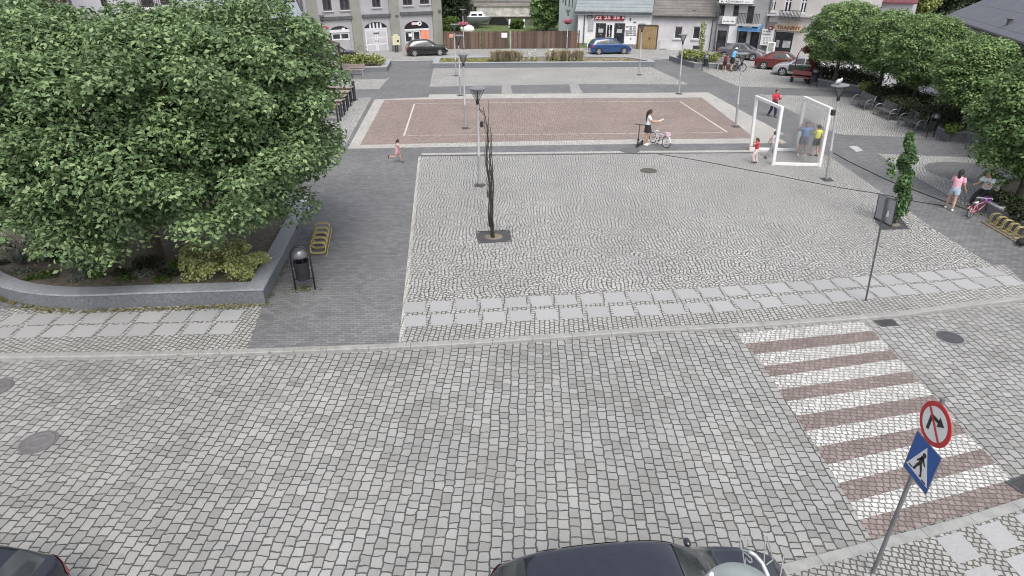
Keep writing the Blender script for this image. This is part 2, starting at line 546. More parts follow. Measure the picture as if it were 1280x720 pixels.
# rows of square granite slabs
mb = MB()
for P, sh in ((rowA, .0), (rowB, .08)):
    W = [G(*p) for p in P]
    s = length(W[:4]) % .69; L = length(W)
    while s < L:
        c, t, i, f = along(W, s)
        q = 360
        if not (Vector(c).x > G(312, 400).x - .1 and Vector(c).x < G(512, 390).x):
            ang = math.atan2(t.y, t.x) + random.uniform(-.015, .015)
            R = Matrix.Rotation(ang, 3, 'Z')
            h = .282
            cc = c + Vector((random.uniform(-.012, .012), random.uniform(-.012, .012), 0))
            top = [cc + R @ Vector((sx * h, sy * h, 0)) for sx, sy in ((-1, -1), (1, -1), (1, 1), (-1, 1))]
            mb.sheet([p[:2] for p in top], Z3 + random.uniform(0, .003))
        s += .69
MAT['slab2'] = M('granite_slab_mixed', (.40, .40, .415), .7, var=.14, scale=3)
_nt = MAT['slab2'].node_tree; _p = _nt.nodes['Principled BSDF']
_r = _nt.nodes.new('ShaderNodeNewGeometry').outputs['Random Per Island']
_pos = _nt.nodes.new('ShaderNodeNewGeometry').outputs['Position']
_c = mix(_nt, _r, (.35, .35, .358), (.40, .40, .406))
_c = mix(_nt, remap(_nt, noise(_nt, 28, 4, _pos), .3, .7, 0, .4), _c, (.2, .2, .205))
lk(_nt, _c, _p.inputs['Base Color'])
struct(mb.build('paving_slabs', MAT['slab2']))

# the red court and its pale border
sheet('court_border', [(434.5, 186), (468.5, 124.3), (536, 121.5), (536, 118), (885, 115.5), (981, 168), (967, 168.5), (984, 179), (935, 179.3), (780, 180.2), (640, 182.3)], Z1, MAT['band'])
sheet('red_court', [(450, 181.3), (480.5, 125), (640, 122.8), (877, 122), (944, 173), (780, 174.5), (640, 177)], Z2, MAT['court'])


def strip(mb, a, b, w, z, n=1, gap=0.0):
    A, B = G(*a), G(*b)
    d = (B - A); L = d.length; d.normalize(); s = Vector((-d.y, d.x, 0)) * w / 2
    for i in range(n):
        p = A + d * (L * i / n); q = A + d * (L * (i + 1) / n - gap)
        mb.sheet([(p + s)[:2], (q + s)[:2], (q - s)[:2], (p - s)[:2]], z)


mb = MB()
strip(mb, (505, 170), (518, 130), .1, Z3)
strip(mb, (850, 127), (909, 165.5), .1, Z3)
strip(mb, (509, 169.5), (906, 166), .07, Z3, 26, .1)
strip(mb, (520, 129.5), (848, 126.6), .08, Z3, 22, .12)
struct(mb.build('court_lines', MAT['paint']))

# light patches further out
sheet('light_sett_paving', [(537, 108.5), (542, 84.5), (640, 83.5), (810, 82.3), (861, 105.6), (726, 105.2)], Z1, MAT['far_setts'])
sheet('light_sett_paving', [(627, 118), (627, 105.5), (638, 105.5), (641, 118)], Z2, MAT['far_setts'])
sheet('light_sett_paving', [(714, 116.5), (711, 105), (722, 105), (729, 116.5)], Z2, MAT['far_setts'])
sheet('light_sett_paving', [(330, 186), (360, 122.5), (464.5, 122), (431.5, 182)], Z1, MAT['far_setts'])
sheet('light_sett_paving', [(350, 112), (370, 97), (487, 97), (473.5, 111.5)], Z1, MAT['far_setts'])
sheet('dark_paving_strip', [(431, 99.6), (441, 93.6), (488, 92.5), (484, 98.6)], Z2, MAT['path'])
sheet('light_sett_paving', [(872, 86), (922, 108), (1012, 111), (1090, 116), (1075, 92), (1030, 74), (880, 74)], Z1, MAT['far_setts'])
sheet('light_sett_paving', [(947, 118), (1075, 122), (1160, 160), (1190, 174.5), (1120, 171), (1053, 168.3), (1045, 166.5)], Z1, MAT['far_setts'])
sheet('light_sett_paving', [(1096, 192), (1215, 197), (1330, 204), (1330, 310), (1215, 262)], Z1, MAT['far_setts'])
pc = G(1213, 216); 
mb = MB(); mb.sheet([(pc.x + 1.8 * math.cos(a * math.pi / 18), pc.y + 1.7 * math.sin(a * math.pi / 18)) for a in range(36)], Z2)
struct(mb.build('round_dark_paving', MAT['path']))
sheet('pale_paving_patch', [(1061, 183), (1071, 182.5), (1079, 188), (1071, 190)], Z1, MAT['slab'])
# border strip and slot drain along the top of the main field
mb = MB(); strip(mb, (527, 192.6), (800, 189.8), .32, Z1 + .001); strip(mb, (800, 189.8), (962, 188.6), .32, Z1 + .001)
struct(mb.build('light_border_strip', MAT['band']))
mb = MB(); strip(mb, (526, 195.2), (800, 192), .14, Z2 + .002); strip(mb, (800, 192), (945, 191), .14, Z2 + .002)
struct(mb.build('slot_drain', MAT['iron']))
mb = MB(); strip(mb, (524.3, 196), (501.5, 427), .11, Z2 + .002)
struct(mb.build('light_border_strip', MAT['band']))
# street along the far side
sheet('far_street', [(300, 84), (487, 77.5), (545, 76), (700, 73), (806, 75.5), (835, 73.6), (870, 77), (1000, 77), (1100, 80), (1100, 56), (880, 55), (700, 54), (540, 54), (387, 60), (250, 72)], Z1 + .002, MAT['farstreet'])
mb = MB(); strip(mb, (487, 76.9), (541, 75.9), .28, PL + .05)
struct(mb.build('flush_kerb', MAT['slab']))
sheet('pale_side_street', [(1040, 96), (1120, 112), (1200, 147), (1400, 190), (1500, 170), (1300, 95), (1120, 78), (1045, 82)], Z1 - .002, MAT['slab'])

# zebra crossing of white and brown setts
L0 = [G(924, 413.5, 0), G(1100, 680, 0)]
R0 = [G(1077, 401.5, 0), G(1296, 621, 0)]
stl = [(922, 416), (929, 427), (928, 440), (943, 455), (951, 471), (966, 487), (974, 503), (989, 520), (1001, 540), (1013, 558), (1027, 581), (1038, 604), (1056, 628), (1068, 649), (1086, 672)]
mbw, mbr = MB(), MB()
NS = 14
lw = [(920, 417), (930, 430), (943, 443), (954, 458), (963, 471), (973, 487), (982.5, 502), (995, 520), (1007, 539), (1020, 559), (1034, 581), (1048, 604), (1062, 628), (1074, 650), (1090, 674)]
rw = [(1077, 402), (1091, 413.5), (1101, 425), (1114, 437.5), (1124, 449), (1139, 464), (1149, 477.5), (1167, 494), (1180, 510), (1196, 526.5), (1208, 541.5), (1228, 561), (1244, 579), (1264, 600), (1297, 618)]
for i in range(NS):
    q = [G(*lw[i], 0), G(*rw[i], 0), G(*rw[i + 1], 0), G(*lw[i + 1], 0)]
    (mbw if i % 2 == 0 else mbr).sheet([p[:2] for p in q], .004)
struct(mbw.build('crossing_white_stripes', MAT['cross_white']))
struct(mbr.build('crossing_brown_stripes', MAT['cross_red']))

# pavement on the near side
NK = [(560, 870), (700, 800), (840, 747), (978, 707.5), (1070, 683), (1120, 670.5), (1167, 658.5), (1220, 643.5), (1283, 623), (1400, 585), (1600, 520)]
nk = [G(*p, 0) for p in NK]
no = offset_line(nk, -.19)
mb = MB(); LN = length(nk); k = 0.0
while k < LN - 1:
    a, ta, _, _ = along(nk, k + .004); b, tb, _, _ = along(nk, k + .996)
    na = Vector((ta.y, -ta.x, 0)); nb = Vector((tb.y, -tb.x, 0))
    def sec(p, n): return [p + n * .19 - Vector((0, 0, .05)), p + n * .19 + Vector((0, 0, .066)), p + n * .012 + Vector((0, 0, .066)), p + Vector((0, 0, .05)), p - Vector((0, 0, .05))]
    A = sec(a, na); B = sec(b, nb)
    mb.add(A + B, [(i, 5 + i, 5 + i + 1, i + 1) for i in range(4)] + [(0, 1, 2, 3, 4), (9, 8, 7, 6, 5)])
    k += 1.0
struct(mb.build('near_kerb', MAT['kerbstone']))
MAT['near_setts'] = setts('near_pavement_setts', .10, .105, .016, (.30, .298, .29), (.385, .383, .372), (.10, .097, .09), rot=math.radians(103), warp=.01, bump=.012, soft=.011, stain=.2, wobble=.4, moss=(.125, .12, .085))
mb = MB(); mb.prism([tuple(p[:2]) for p in no] + [(no[-1].x + 1, -20), (no[0].x - 20, -20), (no[0].x - 20, no[0].y - 2)], -.2, PL)
struct(mb.build('near_pavement', MAT['near_setts']))
o0 = G(1169, 673); ex = (G(1169 + 57.4, 673 - 16.5) - o0); ey = (G(1169 + 22.4, 673 + 27.2) - o0)
ex.normalize(); ey.normalize()
mb = MB()
for i in range(-1, 9):
    for j in range(0, 2):
        if i == -1 and j == 0: continue
        c = o0 + ex * (.25 + i * .83) + ey * (.25 + j * .62)
        mb.sheet([(c + ex * sx * .245 + ey * sy * .245)[:2] for sx, sy in ((-1, -1), (1, -1), (1, 1), (-1, 1))], Z1)
struct(mb.build('paving_slabs', MAT['slab2']))


# ---------------------------------------------------------------- covers and gratings
def cover(px, py, r, label, z=PL, mat=None):
    c = G(px, py, z)
    t = thing('manhole_cover', label, 'manhole cover', (c.x, c.y, z + .005))
    mb = MB(); mb.lathe([(r * .86, -.01), (r * .86, .009), (r * .80, .012), (r * .78, .009), (r * .5, .009), (r * .48, .012), (r * .42, .012), (r * .40, .009), (.02, .009)], n=32)
    mb.build('lid', mat or MAT['iron'], t, auto=40)
    mb = MB(); mb.lathe([(r, -.01), (r, .010), (r * .88, .010), (r * .88, -.01)], n=32, cap=False)
    mb.build('rim', MAT['steel'] if mat is None else mat, t, auto=40)
    return t


cover(48, 553, .34, 'grey manhole cover in the cobbled street left of the lower middle', 0, M('worn_cover', (.17, .165, .17), .6, .2, var=.12))
cover(-5, 485, .34, 'brownish manhole cover cut off by the left edge of the picture', 0, M('brown_cover', (.16, .155, .16), .6, .2, var=.2))
cover(1187, 422, .34, 'dark ringed manhole cover in the street right of the zebra crossing', 0)
cover(811, 213.5, .38, 'dark olive manhole cover in the pale setts below the white bicycle', Z1, M('olive_cover', (.10, .10, .075), .7, .2))
cover(787, 188, .5, 'grey manhole cover half in the dark path below the scooter', Z1, M('grey_cover', (.13, .13, .135), .7, .1))


def grating(px, py, rz, label, z=0.0):
    c = G(px, py, z)
    t = thing('drain_grating', label, 'drain', (c.x, c.y, z + .004), rz)
    mb = MB(); w, h = .5, .32
    mb.b2(-w / 2, w / 2, -h / 2, -h / 2 + .04, 0, .016); mb.b2(-w / 2, w / 2, h / 2 - .04, h / 2, 0, .016)
    mb.b2(-w / 2, -w / 2 + .04, -h / 2 + .04, h / 2 - .04, 0, .016); mb.b2(w / 2 - .04, w / 2, -h / 2 + .04, h / 2 - .04, 0, .016)
    mb.build('frame', MAT['iron'], t)
    mb = MB()
    for i in range(9):
        x = -w / 2 + .04 + (i + .5) * (w - .08) / 9
        mb.b2(x - .016, x + .016, -h / 2 + .04, h / 2 - .04, 0, .012)
    mb.build('bars', MAT['iron'], t)
    mb = MB(); mb.b2(-w / 2 + .04, w / 2 - .04, -h / 2 + .04, h / 2 - .04, 0, .003)
    mb.build('gully', MAT['black'], t)


grating(1108, 404, math.radians(8), 'iron drain grating against the kerb at the top of the zebra crossing')
grating(1279, 606, math.radians(20), 'iron drain grating by the near kerb at the right edge of the picture')


# hoses lying on the square
def hose(pts, label, r=.012):
    P = [G(*p, Z2 + .01) for p in pts]
    Q = []
    for i in range(len(P) - 1):
        for k in range(8):
            f = k / 8
            p0 = P[max(i - 1, 0)]; p1 = P[i]; p2 = P[i + 1]; p3 = P[min(i + 2, len(P) - 1)]
            Q.append(.5 * ((2 * p1) + (p2 - p0) * f + (2 * p0 - 5 * p1 + 4 * p2 - p3) * f * f + (3 * p1 - p0 - 3 * p2 + p3) * f ** 3))
    Q.append(P[-1])
    mb = MB(); mb.tube(Q, r, 6)
    return tag(mb.build('hose', MAT['rubber'], smooth=True), label, 'hose')


hose([(822, 192.5), (870, 200), (925, 210.5), (965, 218), (1005, 226), (1050, 234.5), (1106, 243.5), (1135, 250), (1185, 258)], 'long thin black hose across the pale setts from the drain to the right path')
hose([(1042, 191), (1056, 199), (1080, 211), (1112, 226), (1140, 236.5), (1180, 251.5), (1216, 265)], 'thicker black hose along the dark path from the lamp to the seated person', .017)
# ---------------------------------------------------------------- plants
def leaf_faces(C, N, size, asp=.58, fold=.16, rng=RNG):
    n = len(C)
    N = N / np.maximum(np.linalg.norm(N, axis=1, keepdims=True), 1e-6)
    r = rng.normal(size=(n, 3))
    T = r - N * np.sum(r * N, axis=1, keepdims=True)
    T /= np.maximum(np.linalg.norm(T, axis=1, keepdims=True), 1e-6)
    B = np.cross(N, T)
    s = (size * rng.uniform(.65, 1.25, n))[:, None]
    V = np.stack([C - T * s * .5, C + B * s * asp * .5 + N * s * fold, C + T * s * .5, C - B * s * asp * .5 + N * s * fold], axis=1)
    return V.reshape(-1, 3)


def mesh_quads(name, V, mat, parent=None):
    n = len(V) // 4
    me = bpy.data.meshes.new(name)
    me.vertices.add(4 * n); me.vertices.foreach_set('co', np.ascontiguousarray(V, dtype=np.float32).ravel())
    me.loops.add(4 * n); me.loops.foreach_set('vertex_index', np.arange(4 * n, dtype=np.int32))
    me.polygons.add(n); me.polygons.foreach_set('loop_start', np.arange(0, 4 * n, 4, dtype=np.int32))
    me.materials.append(mat)
    me.update(calc_edges=True)
    o = bpy.data.objects.new(name, me); link(o)
    if parent is not None: o.parent = parent
    return o


def clump_points(c, r, n, rng, flat=.75, up=.45, jit=.65, hollow=.62, dome=0.0):
    d = rng.normal(size=(n, 3)); d /= np.linalg.norm(d, axis=1, keepdims=True)
    if dome > 0:
        k = rng.random(n) < dome
        d[k, 2] = np.abs(d[k, 2]) - .15
    rad = r * (hollow + (1.08 - hollow) * rng.random(n) ** .6)
    P = np.array(c) + d * rad[:, None] * np.array([1, 1, flat])
    N = d * .55 + np.array([0, 0, up]) + rng.normal(size=(n, 3)) * jit * .6
    return P, N


def crown(name, ctr, rad, nclump, clump_r, nleaf, size, mat, parent, seed, expo=2.5, zcut=-1.0, lump=.18, lobes=(), dome=.72, up=.75):
    rng = np.random.default_rng(seed)
    Cs = []
    gold = math.pi * (3 - math.sqrt(5))
    for i in range(nclump):
        z = 1 - 2 * (i + .5) / nclump
        if z < zcut: continue
        a = i * gold
        h = math.sqrt(max(0, 1 - z * z))
        d = np.array([h * math.cos(a), h * math.sin(a), z])
        k = (abs(d[0]) ** expo + abs(d[1]) ** expo + abs(d[2]) ** expo) ** (-1 / expo)
        q = d * k * (1 - .1 + lump * rng.uniform(-1, .6)) * (np.array(rad) - clump_r * .8)
        Cs.append((np.array(ctr) + q + rng.normal(size=3) * clump_r * .12, clump_r * rng.uniform(.75, 1.25)))
    for lc, lr, ln in lobes:
        for i in range(ln):
            z = 1 - 2 * (i + .5) / ln; a = i * gold; h = math.sqrt(max(0, 1 - z * z))
            q = np.array([h * math.cos(a), h * math.sin(a), z]) * (1 + lump * rng.uniform(-1, .5)) * (np.array(lr) - clump_r * .6)
            Cs.append((np.array(lc) + q, clump_r * rng.uniform(.75, 1.25)))
    for i in range(nclump // 4):                      # some foliage inside so the crown is not a shell
        q = rng.normal(size=3) * .3 * np.array(rad)
        Cs.append((np.array(ctr) + q, clump_r * 1.1))
    Ps, Ns = [], []
    for c, r in Cs:
        P, N = clump_points(c, r, int(nleaf * (r / clump_r) ** 2), rng, dome=dome, up=up)
        Ps.append(P); Ns.append(N)
    P = np.concatenate(Ps); N = np.concatenate(Ns)
    P += rng.normal(size=P.shape) * size * .25
    return mesh_quads(name, leaf_faces(P, N, size, rng=rng), mat, parent), Cs


def trunk(parent, base_r, top, limbs, name='trunk', rng=random):
    """trunk from the origin up to top, limbs to the given points"""
    mb = MB()
    T = Vector(top)
    pts = [Vector((0, 0, -.15)), Vector((0, 0, .05))] + [T * f + Vector((rng.uniform(-.05, .05), rng.uniform(-.05, .05), 0)) for f in (.35, .7, 1)]
    mb.tube(pts, [base_r * 1.6, base_r * 1.15, base_r, base_r * .85, base_r * .7], 10)
    for L in limbs:
        L = Vector(L)
        s = T * rng.uniform(.55, .98)
        m1 = s.lerp(L, .4) + Vector((rng.uniform(-.2, .2), rng.uniform(-.2, .2), .15 * (L - s).length))
        mb.tube([s, m1, L], [base_r * .5, base_r * .3, base_r * .08], 7)
    return mb.build(name, MAT['bark'], parent, smooth=True)


def blobs(name, mat, parent, items, seed, hollow=.3, flat=.8, asp=.7):
    """items: (centre, radius, leaves, leaf size)"""
    rng = np.random.default_rng(seed)
    out = []
    for c, r, n, s in items:
        P, N = clump_points(c, r, n, rng, flat=flat, hollow=hollow)
        P[:, 2] = np.maximum(P[:, 2], .01 + 0 * P[:, 2])
        out.append(leaf_faces(P, N, s, asp=asp, rng=rng))
    return mesh_quads(name, np.concatenate(out), mat, parent)


def blades(name, mat, parent, centres, n, h, spread, w, seed, droop=.3):
    """tufts of narrow blades"""
    rng = np.random.default_rng(seed); V = []
    for c in centres:
        for i in range(n):
            a = rng.uniform(0, 2 * math.pi); sp = spread * rng.random() ** .6; hh = h * rng.uniform(.6, 1.1)
            b = np.array(c) + np.array([math.cos(a), math.sin(a), 0]) * spread * .2 * rng.random()
            t = b + np.array([math.cos(a) * sp, math.sin(a) * sp, hh])
            m = (b + t) / 2 + np.array([0, 0, hh * droop * .3])
            sd = np.array([-math.sin(a), math.cos(a), 0]) * w / 2
            V += [b - sd, b + sd, m + sd * .9, m - sd * .9, m - sd * .9, m + sd * .9, t + sd * .15, t - sd * .15]
    return mesh_quads(name, np.array(V), mat, parent)


# ---------------------------------------------------------------- raised planters
def planter(label, px, h, cop=.42, src=PL, overhang=.03, bed=.10, smoothpts=None):
    W = [G(*p, src) for p in px]
    c = sum(W, Vector()) / len(W)
    ar = sum(W[i].x * W[(i + 1) % len(W)].y - W[(i + 1) % len(W)].x * W[i].y for i in range(len(W)))
    if ar < 0: W.reverse()
    t = thing('raised_planter', label, 'planter', (c.x, c.y, src))
    L = [(p - c) for p in W]
    n = len(L)
    def inset(d):
        out = []
        for i in range(n):
            e0 = (L[i] - L[i - 1]).normalized(); e1 = (L[(i + 1) % n] - L[i]).normalized()
            n0 = Vector((-e0.y, e0.x, 0)); n1 = Vector((-e1.y, e1.x, 0))
            k = 1 + n0.dot(n1)
            out.append(L[i] + (n0 + n1) * d / max(k, .35))
        return out
    def ring(mb, a, b, z0, z1):
        A, B = inset(a), inset(b)
        vs = [(p.x, p.y, z) for z in (z0, z1) for p in A] + [(p.x, p.y, z) for z in (z0, z1) for p in B]
        fs = []
        for i in range(n):
            j = (i + 1) % n
            fs += [(i, j, n + j, n + i), (2 * n + j, 2 * n + i, 3 * n + i, 3 * n + j), (n + i, n + j, 3 * n + j, 3 * n + i), (j, i, 2 * n + i, 2 * n + j)]
        mb.add(vs, fs)
    mb = MB(); ring(mb, 0, cop - .06, -.05, h - .05); mb.build('wall', MAT['granite'], t)
    mb = MB(); ring(mb, -overhang, cop, h - .05, h); mb.build('coping', MAT['coping'], t)
    mb = MB(); I = inset(cop - .08); mb.sheet([(p.x, p.y) for p in I], h - bed); mb.build('soil', MAT['soil'], t)
    return t, c


pf, pfc = planter('large raised granite planter under the big tree left of the dark path',
    [(332, 379), (250, 381.5), (172, 384), (125, 386.2), (89, 386.7), (60, 385), (34, 381.5), (12, 376), (-8, 366.5), (-25, 355), (-36, 342), (-36, 322), (-10, 300), (60, 243), (200, 243), (386.5, 268)], .46)
planter('low granite planter at the far left end of the square with a lime shrub', [(395, 92.3), (484, 89.8), (489.5, 80), (440, 80.8), (398, 84)], .42, .5)
planter('long granite planter of dry grass tufts at the far end of the square', [(541.5, 85.5), (680, 84.4), (817.5, 83.7), (815, 81.5), (786, 76.5), (700, 75.3), (545, 77.5)], .45, .5)
planter('angular granite planter with yellow green shrubs in front of the grey house', [(836, 75.7), (867.5, 85.2), (926, 87), (926, 80), (858, 74.5)], .45, .5)
planter('granite planter with a dark clipped hedge beside the red arch', [(1010, 104.5), (1080, 117.5), (1093, 116.5), (1108, 106), (1040, 91)], .45, .4)
pb, pbc = planter('granite planter with shrubs behind the three metal benches', [(1076, 121), (1185, 176.7), (1206, 175.8), (1280, 190), (1260, 158), (1112, 109)], .45, .4)
pr, prc = planter('granite planter under the nearest round tree by the right yellow bicycle rack', [(1221, 261.5), (1340, 330), (1440, 310), (1310, 217), (1234, 237)], .46, .4)


def at(px, py, z=PL): return G(px, py, z)


def bedz(px, py, z=.42): return G(px, py, z)


# ---- the big tree and its neighbour
b = bedz(196, 322)
bt = thing('broadleaf_tree', 'huge bushy green tree overhanging the large left planter', 'tree', b)
crown('crown', (.15, -.15, 3.9), (5.6, 4.1, 3.15), 430, .6, 440, .138, MAT['leaf_big'], bt, 3, expo=3.2, zcut=-.84, lump=.22, lobes=[((3.3, 1.2, 5.2), (2.5, 2.4, 2.0), 70), ((-2.6, .6, 5.4), (2.6, 2.6, 1.7), 60)])
trunk(bt, .2, (.1, .1, 2.0), [(-3.5, -1, 3.4), (3.6, -1.2, 3.2), (1.5, 2.4, 4.5), (-1.5, 2, 4.8), (.6, -2.9, 3.3), (-1.8, -2.6, 2.6), (4.6, .3, 4.4), (0, 0, 6), (-4.4, .8, 4.6), (2.4, -2.4, 2.2)])
b = at(-70, 225)
t2 = thing('broadleaf_tree', 'dark green tree cut off by the left edge behind the big tree', 'tree', b)
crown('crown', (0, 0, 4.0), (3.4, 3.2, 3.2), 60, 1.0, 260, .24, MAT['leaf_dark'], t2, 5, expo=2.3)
trunk(t2, .18, (0, 0, 2.2), [(1.5, -1, 4), (-1.5, 1, 4.5), (.5, 1.5, 4.8)])

# ---- row of round clipped trees on the right
for i, (px, py, ty, r, lab) in enumerate([
        (1043, 103, -6, 2.8, 'round green tree nearest the fabric shop, leftmost of the clipped row'),
        (1096, 117, 9, 2.3, 'round green tree second from the fabric shop in the clipped row'),
        (1138, 133, 14, 2.45, 'round green tree with its bare trunk showing above the benches'),
        (1200, 165, 40, 2.2, 'round green tree squeezed behind the nearest one under the dark roof'),
        (1273, 247, 48, 2.42, 'round green tree nearest the camera, cut off at the right edge')]):
    b = bedz(px, py)
    H = hgt(px, py, ty, .42)
    t = thing('round_tree', lab, 'tree', b, 0, 'clipped round trees in a row')
    hz = (H - .95) / 2 if i < 4 else (H - .4) / 2
    crown('crown', (0, 0, H - hz), (r, r, hz), 150, .42, 170 if i < 4 else 260, .15 if i < 4 else .135, MAT['leaf_round'], t, 20 + i, expo=2.3, lump=.13)
    trunk(t, .12, (0, 0, H * .45), [(.9, .4, H * .7), (-.9, .5, H * .72), (.2, -.9, H * .68), (0, .2, H * .85)])

# ---- hedges and shrubs
MAT['leaf_lawn'] = foliage('lawn_leaves', (.16, .17, .06), (.30, .30, .12), (.45, .43, .2))
def hedge(label, line, h, w, name='hedge', mat='leaf_hedge', cat='hedge', n=170, size=.12, z=.42, seed=40):
    P = [G(*p, z) for p in line]
    t = thing(name, label, cat, P[0])
    items = []; s = 0; L = length(P); rng = random.Random(seed)
    while s < L:
        c, tt, _, _ = along(P, s); c = c - P[0]
        for k in range(2):
            items.append(((c.x + rng.uniform(-.3, .3) * w, c.y + rng.uniform(-.4, .4) * w, h * rng.uniform(.35, .62)), h * rng.uniform(.42, .58), n, size))
        s += h * .45
    blobs('foliage', MAT[mat], t, items, seed)
    return t


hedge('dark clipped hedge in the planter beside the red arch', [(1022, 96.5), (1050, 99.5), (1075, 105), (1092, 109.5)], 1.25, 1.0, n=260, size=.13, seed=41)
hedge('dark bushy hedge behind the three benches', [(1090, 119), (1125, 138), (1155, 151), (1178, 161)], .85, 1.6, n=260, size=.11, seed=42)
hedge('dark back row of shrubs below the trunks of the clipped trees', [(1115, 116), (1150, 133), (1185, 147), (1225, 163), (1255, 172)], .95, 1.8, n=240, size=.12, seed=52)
hedge('yellow green shrub at the far end of the bench planter', [(1084, 114.5), (1092, 119)], .8, 1.0, 'shrub', 'leaf_lime', 'shrub', seed=43)
hedge('pale green shrub at the near corner of the bench planter', [(1186, 167.5), (1200, 168.5)], .6, .8, 'shrub', 'leaf_green', 'shrub', seed=44)
hedge('dark hedge under the nearest round tree', [(1252, 254), (1300, 285), (1340, 300)], .6, 1.2, n=220, size=.1, seed=45)
hedge('lime green shrub in the far left planter', [(432, 82.5), (450, 80.5), (478, 80.5)], 1.0, 1.4, 'shrub', 'leaf_lime', 'shrub', n=110, size=.2, seed=46)
hedge('tall yellow green sapling shoot in the far left planter', [(455, 79.5), (457, 79.5)], 2.2, .2, 'shrub', 'leaf_lime', 'shrub', n=60, size=.16, seed=47)
hedge('yellow green spreading shrub in the far right planter', [(853, 74), (872, 77), (895, 79)], 1.0, 1.6, 'shrub', 'leaf_lime', 'shrub', n=110, size=.2, seed=48)
hedge('grey green low shrub at the foot of the yellow green spreading shrub', [(852, 73.6), (866, 77.4), (884, 79.6)], .5, .6, 'shrub', 'leaf_silver', 'shrub', n=90, size=.17, seed=49)
# thin climbing sapling against the grey house
b = bedz(874, 74)
t = thing('sapling', 'thin young sapling in front of the right window of the grey house', 'sapling', b)
blobs('foliage', MAT['leaf_lime'], t, [((0, 0, z), .3, 45, .17) for z in np.linspace(.7, 3.0, 9)], 50)
mb = MB(); mb.tube([(0, 0, -.1), (.03, 0, 1.5), (0, 0, 3.1)], [.03, .02, .008], 6); mb.build('stem', MAT['bark'], t)
# dry grass tufts in the long planter
for i, (px, py, w, lab) in enumerate([(634, 77, 1.5, 'big tuft of dry grass left of the middle of the long planter'), (705, 76.5, 1.9, 'wide tuft of dry grass at the right of the long planter')]):
    b = bedz(px, py)
    t = thing('grass_tuft', lab, 'ornamental grass', b)
    cs = [(random.uniform(-w, w) * .8, random.uniform(-.5, .5), 0) for k in range(18)]
    blades('blades', MAT['leaf_grass'], t, cs, 60, .95, .75, .06, 60 + i, droop=1.2)
    blobs('young_leaves', MAT['leaf_lime'], t, [((c[0], c[1] - .2, .2), .3, 16, .13) for c in cs], 61 + i)
for i, px in enumerate((661, 668, 688)):
    b = bedz(px, 77.4)
    t = thing('white_flower', ['white flower spike left of its twin in the long planter', 'white flower spike between two others in the long planter', 'white flower spike touching the wide dry grass tuft'][i], 'flower', b)
    blobs('petals', MAT['flower_white'], t, [((0, 0, z), .17, 26, .14) for z in (.45, .65, .85, 1.0)], 70 + i)
    blobs('leaves', MAT['leaf_lime'], t, [((0, 0, .18), .4, 60, .16)], 75 + i)
mb = MB()
b = bedz(600, 78)
t = thing('lawn_strip', 'yellowish lawn strip in the left half of the long planter', 'lawn', bedz(548, 79.3)); t['kind'] = 'stuff'
cs = [tuple(bedz(random.uniform(550, 622), random.uniform(73.2, 78.6)) - bedz(548, 79.3)) for k in range(700)]
blades('blades', MAT['leaf_lawn'], t, [(c[0], c[1], -.08) for c in cs], 9, .16, .3, .06, 77)
t = thing('lawn_strip', 'pale dry lawn strip at the right end of the long planter', 'lawn', bedz(770, 76)); t['kind'] = 'stuff'
cs = [tuple(bedz(random.uniform(722, 797), random.uniform(72.6, 77.4)) - bedz(770, 76)) for k in range(650)]
blades('blades', MAT['leaf_grass'], t, [(c[0], c[1], -.08) for c in cs], 9, .14, .3, .06, 78)

# ---- plants of the front bed
t = thing('shrub', 'yellow green low shrub at the right front corner of the large planter', 'shrub', bedz(285, 345))
rng = random.Random(5); items = []
for k in range(70):
    p = bedz(rng.uniform(232, 335), rng.uniform(320, 353.5)) - bedz(285, 345)
    if p.x > 1.0 - p.y * -.25: continue
    items.append(((p.x, p.y, rng.uniform(.12, .5)), rng.uniform(.14, .24), 85, .085))
blobs('foliage', MAT['leaf_yellow'], t, items, 80, hollow=.4)
for i, (px, py, r, mat, n, s, lab) in enumerate([
        (28, 341, .26, 'leaf_silver', 260, .05, 'grey green herb cushion at the left front of the large planter'),
        (58, 346, .30, 'leaf_green', 420, .05, 'bright green moss like cushion in the front bed'),
        (92, 348, .36, 'leaf_silver', 420, .05, 'wide grey green cushion right of the bright green one'),
        (120, 346, .24, 'leaf_green', 300, .05, 'small mid green cushion in the middle of the front bed'),
        (150, 343, .26, 'leaf_hedge', 300, .06, 'dark green cushion in the middle of the front bed'),
        (178, 346, .26, 'leaf_silver', 300, .05, 'grey green cushion left of the bare soil in the front bed'),
        (213, 345, .3, 'leaf_hedge', 360, .06, 'dark shrublet touching the yellow green low shrub'),
        (75, 322, .5, 'leaf_hedge', 700, .08, 'dark leafy shrub behind the cushions at the left of the bed'),
        (5, 330, .2, 'leaf_hedge', 200, .05, 'small dark herb cushion nearest the curved planter corner'),
        (135, 333, .42, 'leaf_green', 700, .06, 'broad green ground cover patch behind the cushions of the front bed'),
        (185, 334, .40, 'leaf_hedge', 700, .06, 'dark green ground cover patch near the trunk of the big tree'),
        (160, 350, .24, 'leaf_green', 300, .05, 'green cushion against the coping in the middle of the front bed'),
        (110, 338, .34, 'leaf_silver', 500, .05, 'grey green ground cover behind the wide cushion'),
        (205, 350, .22, 'leaf_green', 280, .05, 'green cushion left of the yellow green shrub by the coping'),
        (40, 349, .2, 'leaf_green', 240, .05, 'small green cushion left of the bright green one'),
        (228, 333, .3, 'leaf_green', 420, .06, 'green shrublet behind the left end of the yellow green shrub')]):
    t = thing('herb_cushion', lab, 'plant', bedz(px, py), 0, 'low plants in the front bed')
    blobs('foliage', MAT[mat], t, [((rng.uniform(-r, r) * .8, rng.uniform(-r, r) * .5, r * .3), r * rng.uniform(.5, .7), n // 5, s) for k in range(6)], 90 + i, hollow=.5, flat=.7)
